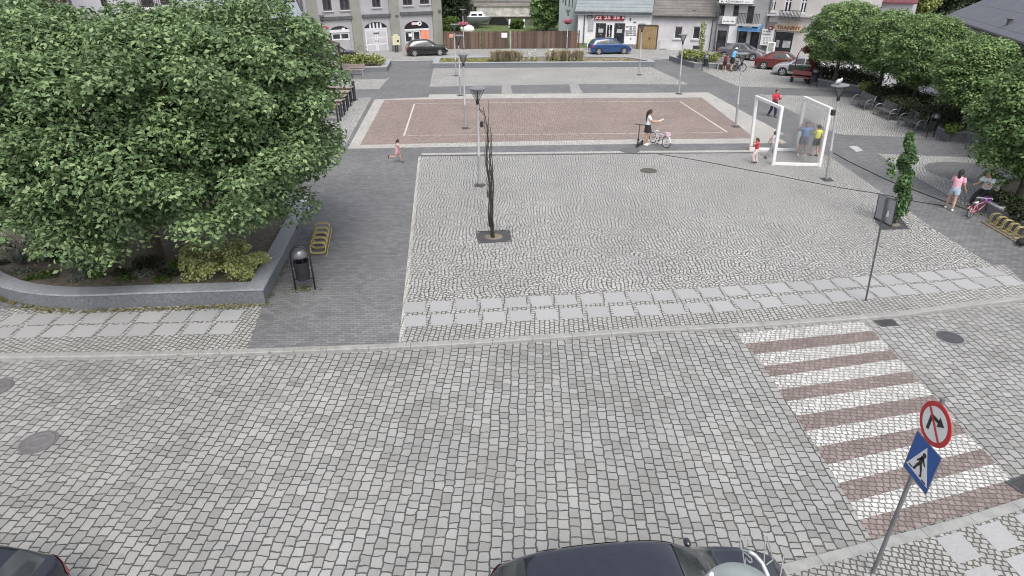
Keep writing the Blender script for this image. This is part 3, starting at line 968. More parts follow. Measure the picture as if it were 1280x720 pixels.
for i, (px, py, lab) in enumerate([(27, 330, 'blue grey spiky yucca beside the white flowers'), (100, 335, 'dull green spiky yucca under the big tree crown')]):
    t = thing('yucca', lab, 'plant', bedz(px, py))
    blades('blades', MAT['leaf_silver'], t, [(0, 0, 0)], 90, .45, .42, .05, 110 + i, droop=.1)
for i, (px, py, lab) in enumerate([(11, 317, 'tall white flowering plant at the left end of the bed'), (45, 312, 'white flowering plant half under the big tree crown')]):
    t = thing('white_flower', lab, 'flower', bedz(px, py))
    blobs('petals', MAT['flower_white'], t, [((rng.uniform(-.2, .2), rng.uniform(-.2, .2), rng.uniform(.25, .6)), .15, 26, .08) for k in range(9)], 114 + i)
    blobs('leaves', MAT['leaf_green'], t, [((0, 0, .3), .3, 160, .08)], 117 + i)
mb = MB()
t = thing('gravel_stones', 'scattered pale stones and chips on the soil of the front bed', 'stones', bedz(100, 345)); t['kind'] = 'stuff'
for k in range(700):
    p = bedz(rng.uniform(-10, 225), rng.uniform(326, 353), .37) - bedz(100, 345)
    mb.ball((p.x, p.y, -.045), rng.uniform(.012, .05), 5, 3)
mb.build('stones', M('bed_stones', (.34, .30, .24), .9, var=.4, scale=3), t)
# grass that grows along the foot of walls and kerbs
rng = np.random.default_rng(12); cs = []
def weedline(px, n, jit):
    W = [G(*p, PL) for p in px]; L = length(W)
    for k in range(n):
        c, tt, _, _ = along(W, rng.uniform(0, L)); cs.append((c.x + rng.normal() * jit, c.y + rng.normal() * jit, PL + .012))
weedline([(-8, 369.5), (34, 385), (89, 390.5), (172, 388), (332, 382)], 420, .07)
weedline([(332, 382), (366, 312)], 60, .06)
weedline([(1222, 264), (1275, 298)], 60, .12)
weedline([(365, 363), (398, 361)], 45, .12)
weedline([(150, 446), (500, 434)], 70, .04)
o = blades('pavement_weeds', foliage('weed_leaves', (.10, .11, .03), (.24, .23, .09), (.38, .35, .18)), None, cs, 5, .045, .06, .02, 130)
tag(o, 'thin weeds and moss in the joints along walls and kerbs', 'weeds', kind='stuff')

# ---- tree pits and the two young trees on the square
def tree_pit(pts, label, rz):
    W = [G(*p) for p in pts]; c = sum(W, Vector()) / 4
    t = thing('tree_grate', label, 'tree grate', (c.x, c.y, Z1), 0)
    def ringpts(f): return [(p - c) * f for p in W]
    mb = MB(); A, B = ringpts(1), ringpts(.93)
    for i in range(4):
        j = (i + 1) % 4
        mb.add([(A[i].x, A[i].y, .02), (A[j].x, A[j].y, .02), (B[j].x, B[j].y, .02), (B[i].x, B[i].y, .02), (A[i].x, A[i].y, 0), (A[j].x, A[j].y, 0)], [(0, 1, 2, 3), (4, 5, 1, 0)])
    mb.build('frame', MAT['iron'], t)
    mb = MB(); sz = max((W[1] - W[0]).length, .9) / 2
    e = (W[1] - W[0]).normalized(); f = (W[3] - W[0]).normalized()
    B = ringpts(.92)
    n = 26; rr = .3
    ang = [(2 * math.pi * k / n) for k in range(n)]
    inner = [(rr * math.cos(a), rr * math.sin(a)) for a in ang]
    def outp(a):
        d = Vector((math.cos(a), math.sin(a), 0)); best = 1e9
        for i in range(4):
            p, q = B[i], B[(i + 1) % 4]; ed = q - p
            den = d.x * ed.y - d.y * ed.x
            if abs(den) < 1e-9: continue
            tt = (p.x * ed.y - p.y * ed.x) / den; u = (p.x * d.y - p.y * d.x) / den
            if tt > 0 and -.001 <= u <= 1.001: best = min(best, tt)
        return (d.x * best, d.y * best)
    outer = [outp(a) for a in ang]
    vs_ = [(x, y, .012) for x, y in inner] + [(x, y, .012) for x, y in outer]
    mb.add(vs_, [(i, n + i, n + (i + 1) % n, (i + 1) % n) for i in range(n)])
    for q in (.42, .52, .62):
        for k in range(0, n, 2):
            a = ang[k]; mb.box((q * math.cos(a), q * math.sin(a), .016), (.05, .018, .008), rz=a)
    mb.build('plate', MAT['iron'], t)
    mb = MB(); mb.sheet([(rr * .99 * math.cos(a), rr * .99 * math.sin(a)) for a in ang], .004); mb.build('soil', MAT['soil'], t)
    return c


c1 = tree_pit([(594.5, 290), (637, 288), (640, 302), (597.5, 304.5)], 'iron tree grate around the bare twisted sapling', 0)
c2 = tree_pit([(1093, 275), (1124, 270.5), (1136, 286.5), (1103, 287.5)], 'iron tree grate around the leafy columnar sapling', 0)
MAT['barkdark'] = M('dark_twig_bark', (.045, .04, .035), .9, var=.4)
b = G(615, 297)
t = thing('bare_sapling', 'tall leafless sapling of dark twisted stems in the pale setts', 'sapling', b)
H = hgt(615, 297, 128)
rng = random.Random(9)
def stem(mb, x0, h0, h1, r0, lean, wig, top=None):
    pts = []; n = 13; ph = rng.uniform(0, 6)
    for k in range(n):
        f = k / (n - 1); z = h0 + (h1 - h0) * f
        pts.append((x0 * (1 - f) + lean * f ** 1.5 + wig * math.sin(ph + z * 3.1) * f ** .3, wig * math.cos(ph * 2 + z * 2.3), z))
    mb.tube(pts, [r0 * (1 - .8 * k / (n - 1)) for k in range(n)], 6)
mb = MB(); stem(mb, 0, -.1, H * .97, .05, -.18, .05); stem(mb, .05, -.1, H * .80, .045, .02, .05); mb.build('trunk', MAT['barkdark'], t, smooth=True)
for k in range(9):
    mb = MB(); stem(mb, rng.uniform(-.09, .09), rng.uniform(.05, .9), H * rng.uniform(.5, .86), .026, rng.uniform(-.16, .14), .055); 
    mb.build('branch', MAT['barkdark'], t, smooth=True)
mb = MB()
for k in range(30):
    z = rng.uniform(.25, .85) * H; a = rng.uniform(0, 6.28); l = rng.uniform(.25, .6)
    mb.tube([(-.1 * z / H, 0, z), (-.1 * z / H + .10 * math.cos(a), .09 * math.sin(a), z + l * .5), (-.12 * z / H + .11 * math.cos(a), .1 * math.sin(a), z + l * 1.4)], [.011, .009, .004], 4)
mb.tube([(-.12, 0, H * .9), (-.32, .0, H * .95), (-.3, 0, H * 1.02)], [.014, .01, .004], 5)
mb.tube([(-.17, 0, H * .93), (-.34, .05, H * .955), (-.4, 0, H * .94)], [.012, .008, .004], 5)
mb.build('twigs', MAT['barkdark'], t)
b = G(1119, 278.5)
t = thing('columnar_sapling', 'narrow leafy green sapling in the tree grate behind the grey backed sign', 'sapling', b)
t.rotation_euler = (0, math.radians(-7), 0)
H = hgt(1119, 278.5, 168)
rngn = random.Random(3)
items = []
for k in range(26):
    f = k / 25; w = .2 * math.sin(math.pi * min(1, .3 + f * .68)) + .05
    items.append(((rngn.uniform(-w, w), rngn.uniform(-w, w) * .8, .3 + f * (H - .35)), .2 * (1.1 - .42 * f), 190, .10))
for k in range(3): items.append(((-.42 - .05 * k, 0, 1.9 + .2 * k), .13, 30, .12))
blobs('foliage', MAT['leaf_dark2'] if 'leaf_dark2' in MAT else foliage('sapling_leaves', (.04, .085, .035), (.085, .165, .06), (.18, .28, .11)), t, items, 140, hollow=.35, flat=1.1)
mb = MB(); mb.tube([(0, 0, -.1), (.02, 0, 1.2), (0, 0, H * .95)], [.035, .025, .006], 7); mb.build('trunk', MAT['bark'], t, smooth=True)


# ---------------------------------------------------------------- street lamps
def make_lamp(H):
    t = thing('street_lamp', '', 'street lamp')
    mb = MB(); mb.box((0, 0, .012), (.42, .42, .024)); mb.lathe([(.13, .02), (.12, .05), (.075, .07)], n=16); mb.build('base_plate', MAT['iron'], t)
    mb = MB(); mb.lathe([(.062, .03), (.062, 1.25), (.066, 1.26), (.066, 1.30), (.05, 1.32), (.045, H - .62)], n=14); mb.build('post', MAT['lampgrey'], t, auto=40)
    mb = MB(); mb.lathe([(.052, H - .66), (.062, H - .64), (.062, H - .50), (.045, H - .47)], n=14); mb.build('collar', MAT['darkmetal'], t, auto=40)
    mb = MB()
    for k in range(4):
        a = k * math.pi / 2 + .4; c, s = math.cos(a), math.sin(a)
        mb.tube([(.045 * c, .045 * s, H - .52), (.14 * c, .14 * s, H - .36), (.29 * c, .29 * s, H - .06)], .014, 6)
    mb.build('ribs', MAT['darkmetal'], t, smooth=True)
    mb = MB(); mb.lathe([(.04, H - .50), (.07, H - .42), (.235, H - .075)], n=18, cap=False); mb.build('diffuser', MAT['lampglass'], t, auto=30)
    mb = MB(); mb.lathe([(.33, H - .065), (.335, H - .035), (.26, H - .008), (.02, H)], n=22); mb.build('cap', MAT['lampcap'], t, auto=50)
    return t


MAT['lampglass'] = glassy('lamp_diffuser', (.16, .17, .18), .25)
MAT['lampglass'].node_tree.nodes['Principled BSDF'].inputs['Alpha'].default_value = .5
MAT['lampcap'] = M('lamp_cap', (.24, .245, .25), .5, .3, var=.2)
LH = 3.98
L0_ = make_lamp(LH)
lamps = [(599.5, 232, 'grey funnel headed street lamp beside the bare twisted sapling', 0),
         (582, 160.5, 'grey funnel headed street lamp standing inside the left half of the red court', 0),
         (575.5, 119.5, 'grey street lamp at the top edge of the red court', 0),
         (570, 94.8, 'grey street lamp on the pale setts before the long planter, left end', 0),
         (1033, 225, 'grey street lamp right of the white mist gate with a bird on top', -5.5),
         (919.5, 158.5, 'grey street lamp at the right end of the red court', -4),
         (848.5, 117.5, 'grey street lamp on the pale band behind the red court', -2.5),
         (799, 93.8, 'grey street lamp on the pale setts before the long planter, right end', -2),
         (580, 61.5, 'grey street lamp with a pink flower ring near the black hatchback', 0),
         (708.5, 61.5, 'grey street lamp with a pink flower ring left of the white shop', 0),
         (862.5, 62, 'slim grey street lamp against the wall of the grey house', -1),
         (409, 74, 'grey street lamp with a pink flower ring before the left shop window', 0)]
lamp_at = []
for i, (px, py, lab, tilt) in enumerate(lamps):
    o = L0_ if i == 0 else copy_tree(L0_)
    o.location = G(px, py) + Vector((0, 0, .008)); o['label'] = lab; o['group'] = 'funnel headed street lamps of the square'
    o.rotation_euler = (0, math.radians(tilt), random.uniform(0, 1.5) if tilt == 0 else 0)
    lamp_at.append(o.location.copy())
# flower rings, camera boxes, bird
def flower_ring(loc, z, label):
    t = thing('flower_basket', label, 'flowers', loc + Vector((0, 0, z)), 0, 'pink flower rings on lamp posts')
    blobs('flowers', MAT['flower_pink'], t, [((.33 * math.cos(a), .33 * math.sin(a), .1), .24, 75, .12) for a in np.linspace(0, 5.5, 8)], int(z * 100) + len(label))
    blobs('leaves', MAT['leaf_green'], t, [((.33 * math.cos(a), .33 * math.sin(a), .02), .22, 30, .1) for a in np.linspace(.4, 5.9, 8)], 5)
    mb = MB(); mb.lathe([(.07, -.2), (.34, -.12), (.40, .02), (.36, .02), (.07, -.1)], n=16, cap=False); mb.build('bowl', MAT['darkmetal'], t)
flower_ring(lamp_at[8], 2.45, 'pink flower ring on the lamp near the black hatchback')
flower_ring(lamp_at[9], 2.7, 'pink flower ring on the lamp left of the white shop')
flower_ring(lamp_at[11], 2.7, 'pink flower ring on the lamp before the left shop window')
def camera_box(loc, dx, z, label):
    t = thing('camera_box', label, 'camera', loc + Vector((dx, -.02, z)))
    mb = MB(); mb.box((0, 0, 0), (.13, .16, .22)); mb.build('housing', MAT['black'], t, bevel=.015)
    mb = MB(); mb.tube([(-dx * .8, 0, .05), (0, 0, .05)], .015, 6); mb.build('bracket', MAT['steel'], t)
camera_box(lamp_at[0], .15, 2.55, 'small black box on the lamp beside the bare sapling')
camera_box(lamp_at[4], -.42, 2.85, 'small black box on the lamp right of the mist gate')
t = thing('bird', 'pale grey bird perched on top of the lamp right of the mist gate', 'bird', lamp_at[4] + Vector((-math.sin(math.radians(5.5)) * LH - .06, 0, LH * .995)), .5)
mb = MB()
Mb = Matrix.Rotation(math.radians(-25), 3, 'Y')
mb.ball((0, 0, .12), (.13, .065, .075), 12, 8, Mb); mb.ball((.11, 0, .2), (.042, .038, .042), 10, 7)
mb.add([(-.08, -.04, .1), (-.08, .04, .1), (-.27, .02, .05), (-.27, -.02, .05), (-.08, 0, .06)], [(0, 1, 2, 3), (4, 3, 2), (4, 0, 3), (4, 2, 1), (0, 4, 1)])
mb.build('body', M('bird_feathers', (.62, .62, .64), .7, var=.2, scale=14), t, smooth=True)
mb = MB(); mb.lathe([(.014, 0), (.001, .05)], (.145, 0, .2), 6, Matrix.Rotation(math.radians(95), 3, 'Y')); mb.build('beak', MAT['black'], t)
for s in (-1, 1):
    mb = MB(); mb.tube([(.0, s * .03, .07), (.02, s * .03, 0), (.05, s * .03, .0)], .006, 5); mb.build('leg', MAT['black'], t)
    mb = MB(); mb.ball((-.03, s * .066, .125), (.13, .018, .055), 10, 6, Mb); mb.build('wing', M('bird_wing', (.42, .42, .45), .7, var=.2), t, smooth=True)
# ---------------------------------------------------------------- signs
MAT['sign_blue'] = M('sign_blue', (.015, .09, .36), .35, var=.12)
MAT['sign_white'] = M('sign_white', (.80, .80, .80), .35, var=.05)
MAT['sign_red'] = M('sign_red', (.52, .025, .03), .35, var=.12)
MAT['sign_black'] = M('sign_black', (.012, .012, .014), .4, var=.1)
MAT['post'] = M('sign_post', (.22, .225, .235), .5, .5, var=.2)
b = G(1091, 716)
X0 = b.x
t = thing('road_sign', 'pedestrian crossing sign under a no right turn disc on a leaning grey post', 'road sign', b, -math.pi / 2)
t.location.z = PL
mb = MB(); mb.tube([(0, 0, -.3), (0, 0, 3.32)], .03, 12); mb.build('post', MAT['post'], t, smooth=False, auto=40)
yc = b.y - 6.215; zc = 2.41 - PL
def flat(mb, pts, y, th=.003):
    n = len(pts)
    vs_ = [(p[0], y, p[1]) for p in pts] + [(p[0], y + th, p[1]) for p in pts]
    mb.add(vs_, [tuple(range(n)), tuple(range(2 * n - 1, n - 1, -1))] + [(i, n + i, n + (i + 1) % n, (i + 1) % n) for i in range(n)])
def arcp(r, a0, a1, n, cx=0, cz=0): return [(cx + r * math.cos(a0 + (a1 - a0) * k / n), cz + r * math.sin(a0 + (a1 - a0) * k / n)) for k in range(n + 1)]
def barp(a, b_, w):
    d = Vector((b_[0] - a[0], b_[1] - a[1])); d.normalize(); s = Vector((-d.y, d.x)) * w / 2
    return [(a[0] + s.x, a[1] + s.y), (a[0] - s.x, a[1] - s.y), (b_[0] - s.x, b_[1] - s.y), (b_[0] + s.x, b_[1] + s.y)]
sx, sz = .26, .315
p = thing('crossing_plate', None, None); p.parent = t; p.location = (yc, -.05, zc)
mb = MB(); mb.box((0, .008, 0), (2 * sx, .012, 2 * sz)); mb.build('blue_plate', [MAT['sign_blue']], p, bevel=.004)
mb = MB()
for a_, b_ in (((-sx, -sz), (sx, -sz)), ((sx, -sz), (sx, sz)), ((sx, sz), (-sx, sz)), ((-sx, sz), (-sx, -sz))):
    flat(mb, barp(a_, b_, .012), -.001)
mb.build('plate_edge', MAT['post'], p)
mb = MB(); flat(mb, [(-.235, -.225), (.235, -.225), (0, .25)], -.002); mb.build('white_triangle', MAT['sign_white'], p)
mb = MB()
flat(mb, arcp(.034, 0, 2 * math.pi, 14, .012, .125), -.006)
for a_, b_, w in (((.0, .09), (-.012, -.02), .062), ((-.012, -.02), (-.055, -.10), .04), ((-.055, -.10), (-.075, -.175), .03), ((-.0, -.02), (.045, -.10), .04), ((.045, -.10), (.075, -.18), .03), ((.0, .075), (-.06, .0), .026), ((-.06, 0), (-.075, -.03), .022), ((.01, .075), (.06, .01), .026), ((.06, .01), (.085, .0), .022), ((-.075, -.178), (-.105, -.172), .022), ((.075, -.182), (.045, -.19), .02)):
    flat(mb, barp(a_, b_, w), -.006)
for k in (-.19, -.12, .12, .19):
    pass
flat(mb, barp((-.19, -.19), (-.12, -.19), .02), -.006); flat(mb, barp((.11, -.205), (.19, -.205), .02), -.006)
mb.build('walking_figure', MAT['sign_black'], p)
q = thing('prohibition_disc', None, None); q.parent = t; q.location = (b.y - 6.25, -.05, 3.03 - PL)
mb = MB(); flat(mb, arcp(.30, 0, 2 * math.pi, 40)[:-1], .002, .012); mb.build('red_rim', MAT['sign_red'], q)
mb = MB(); flat(mb, arcp(.235, 0, 2 * math.pi, 40)[:-1], -.002); mb.build('white_disc', MAT['sign_white'], q)
mb = MB(); flat(mb, barp((-.085, -.14), (-.085, .07), .05), -.006); flat(mb, barp((-.11, .075), (.06, .075), .048), -.006); flat(mb, [(.05, -.0), (.165, .075), (.05, .15)], -.006)
mb.build('turn_arrow', MAT['sign_black'], q)
mb = MB(); flat(mb, barp((-.168, .168), (.168, -.168), .034), -.01); mb.build('red_slash', MAT['sign_red'], q)
mb = MB()
for z in (zc - .15, zc + .15, 3.03 - PL): mb.box((0, -.012, z), (.09, .05, .035))
mb.build('clamps', MAT['post'], t)

b = G(1082, 376)
t = thing('road_sign', 'grey back of a square road sign on a thin post beside the leafy sapling', 'road sign', b, math.radians(-80))
t.rotation_euler = (Matrix.Rotation(math.radians(-5), 3, 'Y') @ Matrix.Rotation(math.radians(-80), 3, 'Z')).to_euler()
zt = hgt(1082, 376, 246); zb = hgt(1082, 376, 279)
mb = MB(); mb.tube([(0, 0, -.2), (0, 0, zt - .03)], .024, 10); mb.build('post', M('slim_post', (.12, .125, .135), .5, .4, var=.2), t, auto=40)
mb = MB(); zc2 = (zt + zb) / 2 + .02; hh = .33
mb.box((0, .04, zc2), (.62, .01, 2 * hh))
mb.build('plate', M('sign_back_grey', (.36, .375, .40), .45, .5, var=.12), t)
mb = MB(); mb.b2(-.32, .32, .0, .05, zc2 - hh - .022, zc2 - hh - .002); mb.b2(-.32, -.31, .025, .045, zc2 - hh, zc2 + hh); mb.b2(.31, .32, .025, .045, zc2 - hh, zc2 + hh); mb.b2(-.31, .31, .025, .045, zc2 + hh, zc2 + hh + .008)
mb.build('frame', MAT['darkmetal'], t)
mb = MB(); mb.add([(.06, .033, zc2 - .17), (.15, .033, zc2 - .14), (.14, .033, zc2 + .02), (.09, .033, zc2 + .0)], [(0, 1, 2, 3)]); mb.build('sticker', MAT['sign_white'], t)
mb = MB(); mb.lathe([(.036, -.03), (.036, .03)], (0, 0, 1.25), 10); mb.build('clamp', MAT['steel'], t)

# ---------------------------------------------------------------- litter bins
def make_bin():
    t = thing('litter_bin', '', 'litter bin')
    mb = MB(); w = .27; r = .024
    P = [(-w, 0, 0), (-w, 0, .82)] + [(-w * math.cos(a), 0, .82 + w * 1.05 * math.sin(a)) for a in np.linspace(.15, math.pi - .15, 11)] + [(w, 0, .82), (w, 0, 0)]
    mb.tube(P, r, 8); mb.tube([(-w, 0, .28), (w, 0, .28)], .014, 6); mb.build('arch_frame', MAT['darkmetal'], t, smooth=True)
    mb = MB(); mb.lathe([(.0, .30), (.19, .30), (.215, .74), (.205, .74), (.18, .34), (.0, .33)], n=20, cap=False); mb.build('bucket', MAT['black'], t, auto=40)
    mb = MB(); mb.lathe([(.215, .86), (.21, .92), (.17, 1.0), (.09, 1.045), (.0, 1.05)], n=20, cap=False)
    mb.build('hood', M('bin_hood', (.17, .17, .18), .35, .6, var=.2), t, smooth=True)
    mb = MB()
    for a in (math.radians(60), math.radians(120), math.radians(240), math.radians(300)):
        mb.tube([(.205 * math.cos(a), .205 * math.sin(a), .72), (.205 * math.cos(a), .205 * math.sin(a), .88)], .012, 5)
    mb.build('hood_stays', MAT['darkmetal'], t)
    mb = MB(); mb.b2(-.26, -.19, -.01, .01, .55, .57); mb.b2(.19, .26, -.01, .01, .55, .57); mb.build('hangers', MAT['steel'], t)
    return t
B0 = make_bin()
for i, (px, py, rz, lab) in enumerate([(382, 362, 6, 'black arched litter bin beside the left yellow bicycle rack'), (1162, 172, 20, 'black litter bin with a bright hood at the end of the three benches'), (1016, 108.5, 0, 'black litter bin beside the red arch'), (881, 88, 0, 'small black litter bin in front of the yellow green shrubs')]):
    o = B0 if i == 0 else copy_tree(B0)
    o.location = G(px, py, Z2); o.rotation_euler = (0, 0, math.radians(rz)); o.scale = (1, 1, 1.22); o['label'] = lab; o['group'] = 'arched litter bins'

# ---------------------------------------------------------------- bicycle racks
def rack(a, b, n, label, side, slant, hh=.42):
    A, B = G(*a), G(*b)
    d = B - A; L = d.length; rz = math.atan2(d.y, d.x)
    t = thing('bicycle_rack', label, 'bicycle rack', A + Vector((0, 0, .006)), rz, 'yellow bicycle racks')
    mb = MB()
    mb.tube([(-.1, .0, .03), (L + .1, .0, .03)], .018, 6); mb.tube([(-.1, side * (.54 if side < 0 else .42), .03), (L + .1, side * (.54 if side < 0 else .42), .03)], .018, 6)
    mb.build('rails', MAT['yellow'], t)
    for k in range(n):
        x = L * (k + .5) / n
        for dx in (-.04, .04):
            mb = MB()
            pts = []
            for a_ in np.linspace(0, 2 * math.pi, 20, endpoint=False):
                c, s = math.cos(a_), math.sin(a_)
                u = (.24 if side < 0 else .16) * (abs(c) ** .6) * (1 if c > 0 else -1); w = hh / 2 * (abs(s) ** .6) * (1 if s > 0 else -1)
                pts.append((x + dx + slant * (w + hh / 2) / hh, side * ((.27 if side < 0 else .21) + u), .03 + hh / 2 + w))
            mb.tube(pts, .022 if side < 0 else .014, 6, closed=True)
            mb.build('wheel_hoop', MAT['yellow'], t, smooth=True)
    return t
rack((386.5, 322), (394.5, 290), 5, 'yellow bicycle rack beside the left litter bin', -1, .1, .32)
rack((1229, 279), (1266, 301), 5, 'yellow bicycle rack along the right planter behind the pink bike', 1, .05, .42)

# ---------------------------------------------------------------- benches
MAT['alu'] = M('bench_aluminium', (.34, .34, .355), .4, .6, var=.15)
MAT['slat'] = M('bench_slats', (.10, .098, .10), .6, var=.25, scale=7)
def make_bench(L):
    t = thing('park_bench', '', 'bench')
    for sgn in (-1, 1):
        mb = MB(); x = sgn * L / 2
        mb.tube([(x, -.30, 0), (x, -.31, .30), (x, -.27, .52), (x, -.15, .64), (x, .02, .66), (x, .14, .60), (x, .18, .45)], .028, 8)
        mb.tube([(x, .16, 0), (x, .16, .42), (x, .26, .88)], .026, 8); mb.tube([(x, -.30, .40), (x, .17, .40)], .02, 6)
        mb.build('end_frame', MAT['alu'], t, smooth=True)
    mb = MB()
    for k in range(5): mb.box((0, -.26 + k * .095, .435), (L - .03, .08, .03))
    mb.build('seat', MAT['slat'], t)
    mb = MB(); Mx = Matrix.Rotation(math.radians(-13), 3, 'X')
    for k in range(4): mb.box((0, .17 + k * .026, .52 + k * .1), (L - .03, .028, .085), M=Mx)
    mb.build('backrest', MAT['slat'], t)
    mb = MB(); mb.tube([(-L / 2, -.27, .41), (L / 2, -.27, .41)], .018, 6); mb.build('front_rail', MAT['alu'], t)
    return t
ends = [((1063, 131), (1080, 138.5)), ((1091, 143), (1109.5, 151)), ((1122, 156.5), (1142, 165))]
BL = sum((G(*b_) - G(*a_)).length for a_, b_ in ends) / 3
BN = make_bench(BL)
for i, (a_, b_) in enumerate(ends):
    o = BN if i == 0 else copy_tree(BN)
    A, B = G(*a_), G(*b_); d = B - A
    nrm = Vector((-d.y, d.x, 0)).normalized()
    o.location = (A + B) / 2 + nrm * .32 + Vector((0, 0, .006)); o.rotation_euler = (0, 0, math.atan2(d.y, d.x))
    o['label'] = ['metal bench farthest from the litter bin in the row of three', 'metal bench in the middle of the row of three', 'metal bench next to the black litter bin with the bright hood'][i]
    o['group'] = 'metal benches before the hedge'
def simple_bench(a, b, label):
    A, B = G(*a), G(*b); d = B - A; L = d.length
    t = thing('park_bench', label, 'bench', (A + B) / 2 + Vector((0, 0, .006)), math.atan2(d.y, d.x))
    for s in (-1, 1):
        mb = MB(); x = s * L / 2
        mb.box((x, .22, .45), (.09, .07, .9)); mb.box((x, -.18, .22), (.09, .07, .44)); mb.box((x, .02, .415), (.09, .33, .05)); mb.build('end_frame', MAT['coping'], t)
    mb = MB()
    for k in range(4): mb.box((0, -.18 + k * .1, .46), (L + .2, .085, .035))
    mb.build('seat', MAT['wood_top'], t)
    mb = MB()
    for k in range(3): mb.box((0, .17, .58 + k * .12), (L + .2, .03, .1))
    mb.build('backrest', MAT['wood_top'], t)
simple_bench((427, 93.6), (455, 94.2), 'wooden bench with pale posts before the far left planter')
simple_bench((897, 86.9), (921, 88), 'wooden bench with pale posts behind the two people by the far right planter')

# long brown tables of the beer garden
def make_table(L, H):
    t = thing('long_table', '', 'table')
    mb = MB(); mb.box((-L / 2, 0, H - .025), (L, .62, .05)); mb.build('table_top', MAT['wood_top'], t, bevel=.006)
    mb = MB(); mb.box((-L / 2, -.295, H - .13), (L - .1, .03, .15)); mb.box((-L / 2, .295, H - .13), (L - .1, .03, .15)); mb.build('apron', MAT['wood_dark'], t)
    for x in (-.08, -L + .08):
        for y in (-.26, .26):
            mb = MB(); mb.box((x, y, (H - .05) / 2), (.08, .08, H - .05)); mb.build('leg', MAT['darkmetal'], t)
    return t
tabs = [(441.5, 128.5, 'brown long table farthest from the big tree, end of the row'), (437.5, 134.5, 'second brown long table from the far end of the row'), (433.2, 140.5, 'third brown long table of the row'), (429.5, 146.5, 'fourth brown long table of the row'), (424.5, 153.5, 'brown long table nearest the big tree')]
TB = make_table(4.4, .98)
for i, (px, py, lab) in enumerate(tabs):
    o = TB if i == 0 else copy_tree(TB)
    o.location = G(px, py, Z1) + Vector((0, .3, 0)); o.rotation_euler = (0, 0, math.radians(-2)); o['label'] = lab; o['group'] = 'long tables beside the big tree'
b = G(443.5, 125, Z1)
t = thing('screen_panel', 'narrow dark upright panel behind the farthest brown table', 'panel', b)
mb = MB(); mb.box((0, 0, .62), (.09, .5, 1.2)); mb.build('board', MAT['darkmetal'], t); mb = MB(); mb.box((0, 0, .03), (.3, .5, .05)); mb.build('foot', MAT['darkmetal'], t)
b = G(408, 143, Z1)
t = thing('folding_stand', 'white folding A shaped stand beside the brown tables', 'stand', b)
for s in (-1, 1):
    mb = MB(); mb.tube([(s * .36, -.15, 0), (s * .04, 0, 1.12)], .045, 8); mb.build('leg', MAT['white'], t)
mb = MB(); mb.box((0, 0, 1.14), (.18, .1, .1)); mb.build('hinge', MAT['white'], t)
mb = MB(); mb.tube([(0, .42, 0), (0, .02, 1.1)], .04, 8); mb.build('leg', MAT['white'], t)
# timber pavilion beside the big tree
b = G(411, 104, Z1)
t = thing('pavilion', 'dark timber pavilion whose corner shows right of the big tree', 'pavilion', b)
W_, D_, Hh = 4.6, 4.2, 2.45
for x, y in ((0, 0), (-W_, 0), (0, D_), (-W_, D_)):
    mb = MB(); mb.box((x, y, Hh / 2), (.16, .16, Hh)); mb.build('post', MAT['wood_dark'], t)
mb = MB(); e = .1; A = [(e, -e, Hh - .05), (-W_ - e, -e, Hh - .05), (-W_ - e, D_ + e, Hh - .05), (e, D_ + e, Hh - .05)]; ap = (-W_ / 2, D_ / 2, Hh + 1.1)
mb.add(A + [ap], [(0, 4, 1), (1, 4, 2), (2, 4, 3), (3, 4, 0), (0, 1, 2, 3)]); mb.build('roof', M('pavilion_roof', (.13, .11, .105), .8, var=.3, scale=9), t)
mb = MB()
for p_ in A: mb.tube([p_, ap], .07, 6)
mb.build('hip_caps', MAT['wood_dark'], t)
mb = MB(); mb.box((-W_ / 2, 0, Hh - .12), (W_, .1, .14)); mb.box((-W_ / 2, D_, Hh - .12), (W_, .1, .14)); mb.box((0, D_ / 2, Hh - .12), (.1, D_, .14)); mb.box((-W_, D_ / 2, Hh - .12), (.1, D_, .14)); mb.build('beams', MAT['wood_dark'], t)
# white stone block at the end of the left planter
A, B = G(379, 282), G(390, 257)
d = B - A
t = thing('stone_bench', 'white stone block bench with a dark edge behind the left planter', 'bench', A, math.atan2(d.y, d.x))
mb = MB(); mb.box((d.length / 2, .24, .2), (d.length, .44, .4)); mb.build('block', MAT['white'], t, bevel=.01)
mb = MB(); mb.box((d.length / 2, -.0, .415), (d.length, .06, .03)); mb.build('edge_strip', MAT['darkmetal'], t)

